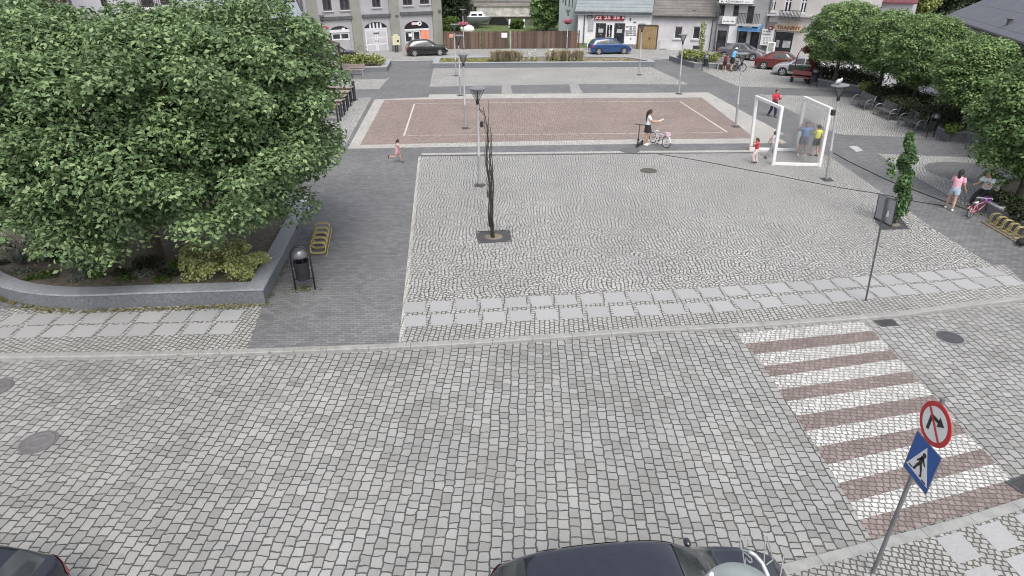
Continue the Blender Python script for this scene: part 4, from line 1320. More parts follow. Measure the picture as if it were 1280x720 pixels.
# ---------------------------------------------------------------- mist gate
FL, FR, BLk, BR = G(966, 206.5), G(1024, 208), G(938, 188), G(995.5, 189)
t = thing('mist_gate', 'white square tube water mist gate of two upright frames', 'mist gate', FL + Vector((0, 0, .006)))
GH = 2.52; o_ = FL
def sq(mb, a, b, w=.13):
    a, b = Vector(a), Vector(b); d = (b - a); L = d.length; d.normalize()
    x = Vector((-d.y, d.x, 0)) if abs(d.z) < .9 else Vector((1, 0, 0))
    x.normalize(); y = d.cross(x)
    R = Matrix((x, y, d)).transposed()
    mb.box((a + b) / 2, (w, w, L), M=R)
up = Vector((0, 0, 1))
for nm, f, bk in (('left', FL, BLk), ('right', FR, BR)):
    p = thing('upright_frame', None, None); p.parent = t
    f0, b0 = f - o_, bk - o_
    f1 = f0 + up * GH + Vector((-.10, 0, 0)) ; b1 = b0 + up * GH + Vector((-.16, 0, 0))
    for nm2, s, e in (('post', f0, f1), ('post', b0, b1)):
        mb = MB(); sq(mb, s + up * .05, e); mb.build('post', MAT['white'], p, bevel=.01)
    mb = MB(); dd = (b1 - f1).normalized() * .067; sq(mb, f1 - dd + up * .06, b1 + dd + up * .06, .135); mb.build('top_bar', MAT['white'], p, bevel=.01)
    mb = MB()
    for k in range(5):
        c = f1.lerp(b1, (k + .5) / 5); mb.lathe([(.02, -.06), (.012, -.03), (.012, 0)], c, 8)
    mb.build('nozzles', MAT['steel'], p)
for s, e in ((FL, FR), (BLk, BR)):
    dd = (e - s).normalized() * .068
    mb = MB(); sq(mb, s - o_ + up * .07 + dd, e - o_ + up * .07 - dd, .125); mb.build('floor_bar', MAT['white'], t, bevel=.01)
for k, p_ in enumerate((FL, FR, (FL + FR) / 2, BLk, BR)):
    mb = MB(); mb.lathe([(.09, 0), (.09, .02), (.03, .03), (.03, .06)], p_ - o_, 12); mb.build('foot', MAT['white'], t)
# thin water mist hanging in the right frame
m, nt_, p_, new = newmat('water_mist')
nt_.nodes.remove(p_)
vol = new('ShaderNodeVolumePrincipled'); vol.inputs['Density'].default_value = .45; vol.inputs['Color'].default_value = (.95, .97, 1, 1); vol.inputs['Anisotropy'].default_value = .3
lk(nt_, vol.outputs[0], nt_.nodes['Material Output'].inputs['Volume'])
mb = MB(); d = (BR - FR); nn = Vector((-d.y, d.x, 0)).normalized() * -.55
if nn.x > 0: nn = -nn
P4 = [FR - o_ + d * .03, BR - o_ - d * .03, BR - o_ - d * .03 + nn, FR - o_ + d * .03 + nn]
mb.prism([(p.x + o_.x - .12, p.y + o_.y) for p in P4], PL + .15, PL + 2.42)
o = mb.build('water_mist', m)
tag(o, 'pale veil of fine water mist in the right frame of the white gate', 'mist', kind='stuff')


# ---------------------------------------------------------------- people
SKIN = M('skin', (.50, .31, .22), .55, var=.08)
HAIR = {k: M(k + '_hair', c, .55, var=.3, scale=30) for k, c in (('black', (.015, .012, .012)), ('brown', (.06, .035, .022)), ('blond', (.30, .22, .12)))}
EYE = M('eye', (.02, .015, .012), .2, var=.1)
def cloth(n, c): return M(n, c, .85, var=.16, scale=9)


def person(label, loc, rz, h, pose, top, bottom, hair, top_mat, bottom_mat, shoe_mat, sleeve=.55, leg=.45, skirt=False, hair_len=0, build=1.0, group=None, cap=None, female=False, sock=None):
    """pose: lean, legs (thigh forward, knee bend, spread), arms (forward, out, elbow)"""
    t = thing('person', label, 'person', loc, rz, group)
    k = h
    rad = math.radians
    hw = .052 * k * build; shw = (.098 if female else .108) * k * build
    lean = rad(pose.get('lean', 0))
    up_ = Vector((math.sin(lean), 0, math.cos(lean)))
    hip = Vector((0, 0, 0))
    thigh, shin = .235 * k, .235 * k
    J = {}
    low = 0
    for s, nm in ((1, 'L'), (-1, 'R')):
        a, kn, ab = [rad(v) for v in pose['leg' + nm]]
        h0 = hip + Vector((0, s * hw, -.01 * k))
        d1 = Vector((math.sin(a) * math.cos(ab), s * math.sin(ab), -math.cos(a) * math.cos(ab)))
        k0 = h0 + d1 * thigh
        d2 = Vector((math.sin(a - kn) * math.cos(ab), s * math.sin(ab), -math.cos(a - kn) * math.cos(ab)))
        a0 = k0 + d2 * shin
        fd = Vector((math.cos(a - kn if abs(a - kn) > .5 else 0), 0, math.sin((a - kn) if abs(a - kn) > .5 else 0))); fd.normalize()
        J['h' + nm], J['k' + nm], J['a' + nm], J['f' + nm] = h0, k0, a0, fd
        low = min(low, a0.z - .042 * k)
    off = Vector((0, 0, -low))
    for q in list(J):
        if q[0] != 'f': J[q] = J[q] + off
    hip = hip + off
    J['pel'] = hip + Vector((0, 0, .01 * k)); J['waist'] = hip + up_ * .10 * k; J['chest'] = hip + up_ * .21 * k
    J['nb'] = hip + up_ * .305 * k; J['neck'] = hip + up_ * .335 * k + Vector((.006 * k, 0, 0))
    hd = rad(pose.get('nod', 0))
    J['head'] = J['neck'] + Vector((math.sin(hd) * .06 * k + .008 * k, 0, .065 * k * math.cos(hd)))
    for s, nm in ((1, 'L'), (-1, 'R')):
        f, ab, el = [rad(v) for v in pose['arm' + nm]]
        s0 = hip + up_ * .285 * k + Vector((0, s * shw, 0))
        d1 = Vector((math.sin(f) * math.cos(ab), s * math.sin(ab), -math.cos(f) * math.cos(ab)))
        e0 = s0 + d1 * .165 * k
        inw = rad(pose.get('in' + nm, 0))
        d2 = Vector((math.sin(f + el), s * math.sin(ab) * .6 - s * math.sin(inw), -math.cos(f + el))); d2.normalize()
        w0 = e0 + d2 * .145 * k
        J['s' + nm], J['e' + nm], J['w' + nm], J['d' + nm] = s0, e0, w0, d2
    # body: one skinned surface
    names = ['pel', 'waist', 'chest', 'nb', 'neck', 'head']
    vs_ = [J[n] for n in names]
    rr = [(.075, .062), (.066, .055), (.078, .06), (.05, .045), (.034, .034), (.03, .03)]
    ed = [(0, 1), (1, 2), (2, 3), (3, 4), (4, 5)]
    for nm in 'LR':
        i = len(vs_); vs_ += [J['s' + nm], J['e' + nm], J['w' + nm], J['w' + nm] + J['d' + nm] * .05 * k]
        rr += [(.038, .038), (.029, .029), (.021, .021), (.018, .022)]
        ed += [(2, i), (i, i + 1), (i + 1, i + 2), (i + 2, i + 3)]
        i = len(vs_); fo = J['a' + nm] + J['f' + nm] * .075 * k + Vector((0, 0, -.025 * k))
        vs_ += [J['h' + nm], J['k' + nm], J['k' + nm].lerp(J['a' + nm], .35), J['a' + nm], fo]
        rr += [(.058, .058), (.037, .037), (.039, .039), (.024, .024), (.024, .02)]
        ed += [(0, i), (i, i + 1), (i + 1, i + 2), (i + 2, i + 3), (i + 3, i + 4)]
    me = bpy.data.meshes.new('body_skeleton'); me.from_pydata([tuple(v) for v in vs_], ed, [])
    so_ = bpy.data.objects.new('body_skeleton', me); link(so_)
    sk = so_.modifiers.new('skin', 'SKIN'); sk.use_smooth_shade = True
    for i, r in enumerate(rr): me.skin_vertices[0].data[i].radius = (r[0] * k * build, r[1] * k * build)
    me.skin_vertices[0].data[0].use_root = True
    ss = so_.modifiers.new('sub', 'SUBSURF'); ss.levels = 1; ss.render_levels = 1
    bpy.context.view_layer.update()
    dg = bpy.context.evaluated_depsgraph_get()
    em = bpy.data.meshes.new_from_object(so_.evaluated_get(dg))
    mb = MB(); mb.add([v.co for v in em.vertices], [tuple(p.vertices) for p in em.polygons])
    bpy.data.objects.remove(so_); bpy.data.meshes.remove(em)
    yaw = Matrix.Rotation(rad(pose.get('yaw', 0)), 3, 'Z')
    hr = .066 * k
    mb.ball(J['head'], (hr * 1.02, hr * .82, hr * 1.18), 14, 10, yaw)
    mb.ball(J['head'] + yaw @ Vector((hr * 1.0, 0, -.1 * hr)), (hr * .22, hr * .16, hr * .24), 8, 6)
    for s in (-1, 1): mb.ball(J['head'] + yaw @ Vector((0, s * hr * .82, -.05 * hr)), (hr * .2, hr * .1, hr * .28), 8, 6)
    for s, nm in ((1, 'L'), (-1, 'R')):          # fingers and thumb
        w = J['w' + nm] + J['d' + nm] * .04 * k; d = J['d' + nm]
        sd = d.cross(Vector((1, 0, 0)) if abs(d.x) < .8 else Vector((0, 0, 1))).normalized()
        nn_ = d.cross(sd)
        for j, fl in enumerate((.85, 1.0, .95, .75)):
            b0 = w + sd * (j - 1.5) * .011 * k
            mb.tube([b0, b0 + d * .022 * k * fl, b0 + (d * .036 + nn_ * .008) * k * fl, b0 + (d * .044 + nn_ * .02) * k * fl], [.0055 * k, .005 * k, .0045 * k, .0035 * k], 5)
        b0 = J['w' + nm] + d * .018 * k + sd * .016 * k
        mb.tube([b0, b0 + (d * .016 + sd * .014) * k, b0 + (d * .03 + sd * .016) * k], [.0065 * k, .006 * k, .0045 * k], 5)
    mb.build('body', SKIN, t, smooth=True)
    mb = MB()
    for s in (-1, 1): mb.ball(J['head'] + yaw @ Vector((hr * .93, s * hr * .34, .05 * hr)), hr * .1, 8, 6)
    mb.build('eyes', EYE, t)
    # hair
    mb = MB(); rows = []
    for i in range(9):
        th = math.pi * .02 + math.pi * .60 * i / 8
        row = []
        for j in range(17):
            a = math.pi * 2 * j / 16
            front = max(0, math.cos(a)) ** 2
            tt = min(th, math.pi * (.60 - .30 * front))
            row.append(J['head'] + yaw @ Vector((hr * 1.1 * math.sin(tt) * math.cos(a), hr * .92 * math.sin(tt) * math.sin(a), hr * 1.28 * math.cos(tt))))
        rows.append(row)
    mb.grid(rows)
    if hair_len > 0:
        b0 = J['head'] + yaw @ Vector((-hr * .85, 0, .25 * hr))
        L = hair_len * k
        wd_ = 1.25 if hair_len > .18 else .62
        rows = []
        for i in range(8):
            f = i / 7
            c = b0 + Vector((-.02 * k * math.sin(f * 2.4), 0, -L * f))
            w = hr * wd_ * (.75 + .35 * math.sin(f * 2.6)) * (1 - .45 * f * f); d = hr * (.62 if hair_len > .18 else .42) * (1 - .4 * f)
            rows.append([c + yaw @ Vector((d * math.cos(a), w * math.sin(a), 0)) for a in np.linspace(0, 2 * math.pi, 13)[:-1]])
        mb.grid(rows, closed=True)
    mb.build('hair', HAIR[hair], t, smooth=True)
    if cap is not None:
        mb = MB(); rows = []
        for i in range(6):
            tt = math.pi * .02 + math.pi * .42 * i / 5
            rows.append([J['head'] + yaw @ Vector((hr * 1.17 * math.sin(tt) * math.cos(a), hr * 1.0 * math.sin(tt) * math.sin(a), hr * .12 + hr * 1.25 * math.cos(tt))) for a in np.linspace(0, 2 * math.pi, 17)[:-1]])
        mb.grid(rows, closed=True); mb.build('cap', cap, t, smooth=True)
    # clothes
    def rings(cs, rs, ax=None, n=14):
        R_ = []
        for c, (rx, ry) in zip(cs, rs):
            R_.append([c + Vector((rx * k * build * math.cos(a), ry * k * build * math.sin(a), -math.sin(lean) * rx * k * math.cos(a))) for a in np.linspace(0, 2 * math.pi, n + 1)[:-1]])
        return R_
    sh = hip + up_ * .30 * k
    mb = MB()
    mb.grid(rings([hip + up_ * .02 * k - Vector((0, 0, .015 * k)), J['waist'], J['chest'], hip + up_ * .265 * k, sh, hip + up_ * .325 * k],
                  [(.082, .098), (.076, .09), (.084, .104), (.078, .11), (.056, .085), (.036, .038)]), closed=True)
    for nm in 'LR':
        s0, e0, w0 = J['s' + nm], J['e' + nm], J['w' + nm]
        if sleeve > 0:
            if sleeve <= 1: mb.tube([s0 + (s0 - e0) * .12, s0.lerp(e0, .3), s0.lerp(e0, sleeve)], [.043 * k * build, .047 * k * build, .044 * k * build], 10, cap=False)
            else: mb.tube([s0 + (s0 - e0) * .12, s0.lerp(e0, .4), e0, e0.lerp(w0, .95)], [.043 * k * build, .045 * k * build, .037 * k * build, .03 * k * build], 10, cap=False)
    mb.build(top, top_mat, t, smooth=True)
    mb = MB()
    if skirt:
        mb.grid(rings([hip + up_ * .07 * k, hip, hip - Vector((-.01, 0, .07)) * k, hip - Vector((-.01, 0, .15)) * k], [(.078, .092), (.09, .104), (.105, .115), (.115, .128)]), closed=True)
    else:
        mb.grid(rings([hip + up_ * .065 * k, hip + up_ * .03 * k, hip - Vector((0, 0, .045 * k))], [(.078, .092), (.086, .1), (.078, .1)]), closed=True)
        for nm in 'LR':
            h0, k0, a0 = J['h' + nm], J['k' + nm], J['a' + nm]
            if leg <= 1: mb.tube([h0 + (h0 - k0) * .12, h0.lerp(k0, .25), h0.lerp(k0, leg)], [.066 * k * build, .07 * k * build, (.066 - .012 * leg) * k * build], 12, cap=False)
            else: mb.tube([h0 + (h0 - k0) * .12, h0.lerp(k0, .3), k0, k0.lerp(a0, .5), k0.lerp(a0, .97)], [.066 * k * build, .068 * k * build, .05 * k * build, .045 * k * build, .037 * k * build], 12, cap=False)
    mb.build(bottom, bottom_mat, t, smooth=True)
    for s, nm in ((1, 'L'), (-1, 'R')):
        a0, fd = J['a' + nm], J['f' + nm]
        mb = MB(); x = fd; z = Vector((0, 0, 1)) if abs(fd.z) < .3 else Vector((-fd.z, 0, fd.x)); y = z.cross(x).normalized(); z = x.cross(y)
        R = Matrix((x, y, z)).transposed()
        rows = []
        for f, w, hh in ((-.03, .014, .02), (-.022, .026, .05), (.02, .03, .05), (.06, .032, .034), (.09, .026, .024), (.105, .01, .012)):
            rows.append([a0 + R @ Vector((f * k, w * k * math.cos(a), -.042 * k + hh * k * max(0, math.sin(a)))) for a in np.linspace(0, 2 * math.pi, 13)[:-1]])
        mb.grid(rows, closed=True)
        mb.build('shoe', shoe_mat, t, smooth=True)
    return t, J


WHITE_SHOE = cloth('white_shoes', (.7, .7, .7)); DARK_SHOE = cloth('dark_shoes', (.03, .03, .035))
stand = dict(legL=(3, 2, 3), legR=(-3, 2, 3), armL=(5, 8, 15), armR=(-3, 8, 12))
R_ = math.radians
GZ = Vector((0, 0, .012))
# little girl running across the dark path
person('little girl in a pink outfit running across the dark path left of the pale setts', G(497.5, 203.5) + GZ, R_(4), hgt(497, 203.5, 172.5) * .97,
       dict(lean=10, legL=(28, 20, 2), legR=(-22, 75, 2), armL=(-25, 10, 70), armR=(35, 10, 75)), 'top', 'shorts', 'black',
       cloth('pink_top', (.62, .40, .46)), cloth('pink_shorts', (.60, .33, .38)), DARK_SHOE, sleeve=.35, leg=.55, hair_len=.13, female=True)
# teenage girl beside the scooter
tg, Jt = person('long haired girl in a white top and black skirt between the scooter and white bicycle', G(807.5, 181.5) + GZ, R_(-8), hgt(807.5, 181.5, 137),
       dict(legL=(4, 4, 2), legR=(-4, 3, 2), armL=(38, 6, 52), armR=(42, 6, 50), inL=12, inR=12, nod=14), 'top', 'skirt', 'black',
       cloth('white_top', (.72, .70, .70)), cloth('black_skirt', (.02, .018, .022)), WHITE_SHOE, sleeve=.6, skirt=True, hair_len=.33, female=True, build=.92)
hl = (Jt['wL'] + Jt['wR']) / 2 + (Jt['dL'] + Jt['dR']) * .035
wl = Matrix.Rotation(R_(-8), 4, 'Z') @ hl + G(807.5, 181.5)
t = thing('paper_sheet', 'white folded sheet held by the long haired girl', 'paper', wl + Vector((.08, 0, .05)), R_(-8))
mb = MB(); mb.box((0, 0, 0), (.32, .24, .012), M=Matrix.Rotation(R_(-28), 3, 'Y')); mb.build('sheet', MAT['sign_white'], t)
mb = MB(); mb.box((-.01, 0, .012), (.3, .008, .004), M=Matrix.Rotation(R_(-28), 3, 'Y')); mb.build('fold', MAT['lampcap'], t)
# child in red
person('small child in a red top and pale leggings running in front of the white gate', G(943, 204.5) + GZ, R_(172), hgt(943, 204.5, 170.5) * .95,
       dict(lean=6, legL=(35, 60, 2), legR=(-5, 10, 2), armL=(80, 8, 95), armR=(20, 10, 60)), 'top', 'leggings', 'brown',
       cloth('red_top', (.55, .05, .07)), cloth('pale_leggings', (.66, .55, .55)), DARK_SHOE, sleeve=.5, leg=2, hair_len=.1, female=True)
person('child in a pale shirt striding behind the left post of the white gate', G(962.5, 197.5) + GZ, R_(5), hgt(962.5, 197.5, 163),
       dict(lean=4, legL=(24, 6, 3), legR=(-24, 10, 3), armL=(-30, 10, 20), armR=(30, 10, 30)), 'shirt', 'trousers', 'brown',
       cloth('pale_shirt', (.62, .56, .56)), cloth('grey_trousers', (.25, .25, .27)), DARK_SHOE, sleeve=.6, leg=2)
person('man in a red and navy top standing on the path behind the white gate', G(965, 146) + GZ, R_(-75), hgt(965, 146, 111.5),
       dict(legL=(12, 5, 2), legR=(-10, 18, 2), armL=(25, 8, 85), armR=(20, 8, 90), inL=25, inR=25), 'jacket', 'trousers', 'brown',
       cloth('red_jacket', (.50, .035, .07)), cloth('navy_trousers', (.02, .022, .06)), DARK_SHOE, sleeve=2, leg=2)
person('boy in a blue T-shirt and grey shorts with hands on his head inside the mist', G(1001, 194) + GZ, R_(-100), hgt(1001, 194, 152.5),
       dict(legL=(2, 2, 5), legR=(0, 2, 5), armL=(60, 55, 120), armR=(60, 55, 120), inL=70, inR=70), 'shirt', 'shorts', 'brown',
       cloth('blue_shirt', (.16, .30, .52)), cloth('grey_shorts', (.13, .14, .16)), WHITE_SHOE, sleeve=.6, leg=.75, build=1.1)
person('boy in a yellow T-shirt and dark shorts inside the mist', G(1016.5, 195) + GZ, R_(110), hgt(1016.5, 195, 156),
       dict(legL=(6, 3, 3), legR=(-6, 3, 3), armL=(35, 8, 60), armR=(-10, 12, 30)), 'shirt', 'shorts', 'brown',
       cloth('yellow_shirt', (.62, .64, .13)), cloth('dark_shorts', (.05, .05, .055)), DARK_SHOE, sleeve=.55, leg=.7)
person('woman in a pink T-shirt and denim shorts seen from behind on the right path', G(1185.5, 262) + GZ, R_(42), hgt(1185.5, 262, 212.5),
       dict(lean=4, legL=(10, 3, 5), legR=(-8, 4, 5), armL=(22, 12, 50), armR=(0, 18, 35)), 'shirt', 'shorts', 'black',
       cloth('pink_shirt', (.74, .40, .50)), cloth('denim_shorts', (.36, .44, .52)), WHITE_SHOE, sleeve=.6, leg=.5, hair_len=.17, female=True)
bs = G(1226, 257)
person('person in a white shirt and black trousers sitting on the right planter edge', bs + GZ, R_(205), 1.66,
       dict(lean=14, legL=(82, 78, 6), legR=(70, 62, 6), armL=(45, 8, 50), armR=(40, 8, 55), inL=15, inR=15, nod=20), 'shirt', 'trousers', 'brown',
       cloth('white_shirt', (.66, .68, .74)), cloth('black_trousers', (.022, .022, .026)), DARK_SHOE, sleeve=.6, leg=2)
person('person in a dark maroon vest before the far right planter', G(905, 88.5) + GZ, R_(60), hgt(905, 88.5, 67.5) * 1.04,
       dict(lean=8, legL=(5, 4, 3), legR=(-5, 4, 3), armL=(40, 10, 40), armR=(40, 10, 40)), 'vest', 'shorts', 'brown',
       cloth('maroon_vest', (.12, .025, .04)), cloth('dark_maroon_shorts', (.05, .02, .035)), WHITE_SHOE, sleeve=0, leg=.9)
person('cyclist in a bright blue jersey and helmet bending before the far right planter', G(913.5, 89) + GZ, R_(20), hgt(913.5, 89, 62.5) * 1.12,
       dict(lean=16, legL=(4, 4, 3), legR=(-6, 3, 3), armL=(45, 10, 20), armR=(45, 10, 20), nod=20), 'jersey', 'shorts', 'black',
       cloth('blue_jersey', (.16, .42, .72)), cloth('black_shorts', (.02, .02, .024)), DARK_SHOE, sleeve=.7, leg=.8, cap=cloth('pale_helmet', (.45, .6, .6)))


# ---------------------------------------------------------------- bicycles and scooter
def bicycle(label, rear, front, r, frame_mat, z=.012, lean=0, rim_mat=None, bar_mat=None, saddle=None, tyre=None, basket=None):
    A, B = Vector(rear), Vector(front)
    d = B - A; rz = math.atan2(d.y, d.x); wb = d.length
    t = thing('bicycle', label, 'bicycle', A + Vector((0, 0, z)), rz)
    t.rotation_euler = (lean, 0, rz)
    for x, nm in ((0, 'r'), (wb, 'f')):
        w = thing('wheel', None, None); w.parent = t; w.location = (x, 0, r)
        w.rotation_euler = (0, 0, 0 if x == 0 else .12)
        cir = [(math.cos(a), math.sin(a)) for a in np.linspace(0, 2 * math.pi, 28, endpoint=False)]
        mb = MB(); mb.tube([(r * .94 * c, 0, r * .94 * s) for c, s in cir], r * .075, 8, closed=True); mb.build('tyre', tyre or MAT['rubber'], w, smooth=True)
        mb = MB(); mb.tube([(r * .84 * c, 0, r * .85 * s) for c, s in cir], r * .035, 6, closed=True); mb.build('rim', rim_mat or MAT['steel'], w, smooth=True)
        mb = MB()
        for a in np.linspace(0, 2 * math.pi, 14, endpoint=False): mb.tube([(0, .02, 0), (r * .84 * math.cos(a), 0, r * .84 * math.sin(a))], .003, 4)
        mb.tube([(0, -.05, 0), (0, .05, 0)], .02, 8)
        mb.build('spokes', MAT['steel'], w)
    bb = (wb * .43, 0, r * .85); st = (wb * .33, 0, r * 1.95); hd = (wb * .86, 0, r * 2.05); hl_ = (wb * .90, 0, r * 1.65)
    mb = MB(); q = .02
    for a, b_ in ((bb, st), (bb, hl_), (st, hd), ((0, .05, r), bb), ((0, .05, r), st), ((0, -.05, r), bb), ((0, -.05, r), st), (hd, hl_)):
        mb.tube([a, b_], q, 7)
    mb.build('frame', frame_mat, t, smooth=True)
    mb = MB()
    for s in (-.05, .05): mb.tube([hl_, (wb * .91, s, r * 1.5), (wb, s, r)], .014, 6)
    mb.build('fork', frame_mat, t, smooth=True)
    mb = MB(); top = (wb * .83, 0, r * 2.55); mb.tube([hd, top], .014, 6)
    mb.tube([(wb * .72, .27, r * 2.62), (wb * .82, .2, r * 2.66), (wb * .83, 0, r * 2.55), (wb * .82, -.2, r * 2.66), (wb * .72, -.27, r * 2.62)], .013, 6)
    mb.build('handlebar', bar_mat or MAT['steel'], t, smooth=True)
    mb = MB(); sp = (wb * .29, 0, r * 2.25); mb.tube([st, sp], .013, 6); mb.build('seat_post', MAT['steel'], t)
    mb = MB(); rows = []
    for f, w in ((-.14, .05), (-.1, .085), (-.02, .08), (.06, .035), (.13, .02)):
        rows.append([(sp[0] + f, w * math.cos(a), sp[2] + .025 + .03 * math.sin(a)) for a in np.linspace(0, 2 * math.pi, 11)[:-1]])
    mb.grid(rows, closed=True); mb.build('saddle', saddle or MAT['black'], t, smooth=True)
    mb = MB(); mb.lathe([(.075, -.006), (.075, .006)], bb, 14, Matrix.Rotation(R_(90), 3, 'X')); mb.tube([(bb[0], -.06, bb[2]), (bb[0] + .05, -.07, bb[2] - .13)], .01, 5); mb.tube([(bb[0], .06, bb[2]), (bb[0] - .05, .07, bb[2] + .13)], .01, 5)
    mb.box((bb[0] + .05, -.11, bb[2] - .13), (.08, .08, .02)); mb.box((bb[0] - .05, .11, bb[2] + .13), (.08, .08, .02))
    mb.build('crankset', MAT['darkmetal'], t)
    for x, a0 in ((0, .2), (wb, .1)):
        mb = MB(); mb.grid([[(x + r * 1.06 * math.cos(a), s, r + r * 1.06 * math.sin(a)) for s in (-.03, .03)] for a in np.linspace(a0, 2.4, 10)]); mb.build('mudguard', frame_mat, t, smooth=True)
    if basket:
        mb = MB(); mb.box((wb * 1.0, 0, r * 2.35), (.2, .26, .16)); mb.build('basket', basket, t)
    return t


WFR = M('white_frame_paint', (.72, .72, .74), .3, var=.05)
bicycle('small white bicycle standing right of the long haired girl', G(815.5, 180.5, 0), G(832, 186.5, 0), .29, WFR, z=PL + .012, saddle=MAT['white'], basket=M('pink_basket', (.62, .45, .55), .6), rim_mat=MAT['white'])
bicycle("child's pink bicycle leaning by the right yellow rack", G(1211, 275, 0), G(1233, 268, 0), .22, M('pink_frame', (.55, .18, .24), .35), z=PL + .012, lean=-.2, saddle=MAT['sign_white'], basket=M('purple_bag', (.22, .06, .32), .6), bar_mat=MAT['white'])
bicycle('dark bicycle beside the cyclist in the blue jersey', G(917, 89.5, 0), G(927, 90.5, 0), .33, MAT['darkmetal'], z=PL + .012)
bq = G(796.5, 184.5)
t = thing('kick_scooter', 'tall black kick scooter standing left of the long haired girl', 'scooter', bq + GZ, R_(62))
for x in (0, .82):
    mb = MB(); mb.tube([(x + .085 * math.cos(a), 0, .1 + .085 * math.sin(a)) for a in np.linspace(0, 2 * math.pi, 16, endpoint=False)], .03, 7, closed=True); mb.tube([(x, -.05, .1), (x, .05, .1)], .02, 6); mb.build('wheel', MAT['rubber'], t, smooth=True)
mb = MB(); mb.box((.45, 0, .11), (.62, .15, .035)); mb.tube([(.12, 0, .12), (.03, 0, .28)], .025, 7); mb.build('deck', MAT['black'], t)
mb = MB(); mb.tube([(0, .04, .1), (.02, 0, .28), (.1, 0, 1.12)], .026, 8); mb.build('steering_column', MAT['darkmetal'], t, smooth=True)
mb = MB(); mb.tube([(.1, -.27, 1.13), (.1, 0, 1.12), (.1, .27, 1.13)], .02, 7); mb.build('handlebar', MAT['black'], t, smooth=True)
mb = MB(); mb.box((.08, 0, .36), (.08, .1, .12)); mb.build('front_light', MAT['black'], t, bevel=.01)
bq = G(1277, 306)
t = thing('backpack', 'black bag lying on the dark path at the right edge of the picture', 'bag', bq, .5)
mb = MB(); mb.ball((.02, 0, .11), (.26, .17, .12), 14, 9); mb.build('sack', cloth('black_bag', (.014, .014, .016)), t, smooth=True)
mb = MB(); mb.tube([(-.2, .05, .1), (-.34, .02, .1), (-.34, -.1, .05), (-.2, -.12, .08)], .018, 6); mb.build('strap', MAT['black'], t, smooth=True)
t = thing('white_bag', 'white bag on the right planter edge beside the seated person', 'bag', G(1237, 254) + Vector((0, 0, .46)), .3)
mb = MB(); mb.ball((0, 0, .12), (.2, .12, .14), 12, 8); mb.build('sack', MAT['white'], t, smooth=True)
mb = MB(); mb.tube([(-.1, 0, .2), (-.06, 0, .32), (.06, 0, .32), (.1, 0, .2)], .012, 6); mb.build('handle', MAT['white'], t, smooth=True)
# red arch with reddish climber
A, B = G(988.5, 101), G(1014, 104)
d = B - A; L = d.length
t = thing('garden_arch', 'red metal arch with reddish climbing leaves over a red bench', 'arch', A, math.atan2(d.y, d.x))
Hh = hgt(988.5, 101, 57)
MAT['redmetal'] = M('red_paint', (.27, .03, .05), .45, var=.2)
for y in (.3,):
    mb = MB(); mb.tube([(0, y, 0), (0, y, Hh * .62)] + [(L / 2 - L / 2 * math.cos(a), y, Hh * .62 + Hh * .38 * math.sin(a)) for a in np.linspace(.1, math.pi - .1, 11)] + [(L, y, Hh * .62), (L, y, 0)], .035, 7); mb.build('hoop', MAT['redmetal'], t, smooth=True)
rng_ = random.Random(4)
blobs('climber', MAT['leaf_red'], t, [((L - .15 + rng_.uniform(-.3, .1), .3, z), .34, 130, .15) for z in np.linspace(.2, Hh * .85, 14)] + [((L * f, .3, Hh * (.8 + .12 * math.sin(math.pi * f))), .34, 110, .15) for f in np.linspace(.35, .95, 9)], 150)
mb = MB(); mb.box((L * .55, -.5, .42), (L * .9, .42, .07)); mb.build('bench_seat', M('dull_red_paint', (.30, .10, .11), .6, var=.2), t)
mb = MB(); mb.box((L * .55, -.28, .72), (L * .9, .05, .3)); mb.build('bench_back', M('dull_red_paint', (.30, .10, .11), .6, var=.2), t)
mb = MB(); mb.box((L * .15, -.5, .19), (.1, .38, .38)); mb.build('bench_leg', MAT['darkmetal'], t)
mb = MB(); mb.box((L * .95, -.5, .19), (.1, .38, .38)); mb.build('bench_leg', MAT['darkmetal'], t)
# ---------------------------------------------------------------- cars
def crm(P, t):
    n = len(P); t = min(max(t, 0), n - 1.000001); i = int(t); f = t - i
    p0, p1, p2, p3 = P[max(i - 1, 0)], P[i], P[min(i + 1, n - 1)], P[min(i + 2, n - 1)]
    return .5 * ((2 * p1) + (p2 - p0) * f + (2 * p0 - 5 * p1 + 4 * p2 - p3) * f * f + (3 * p1 - p0 - 3 * p2 + p3) * f ** 3)


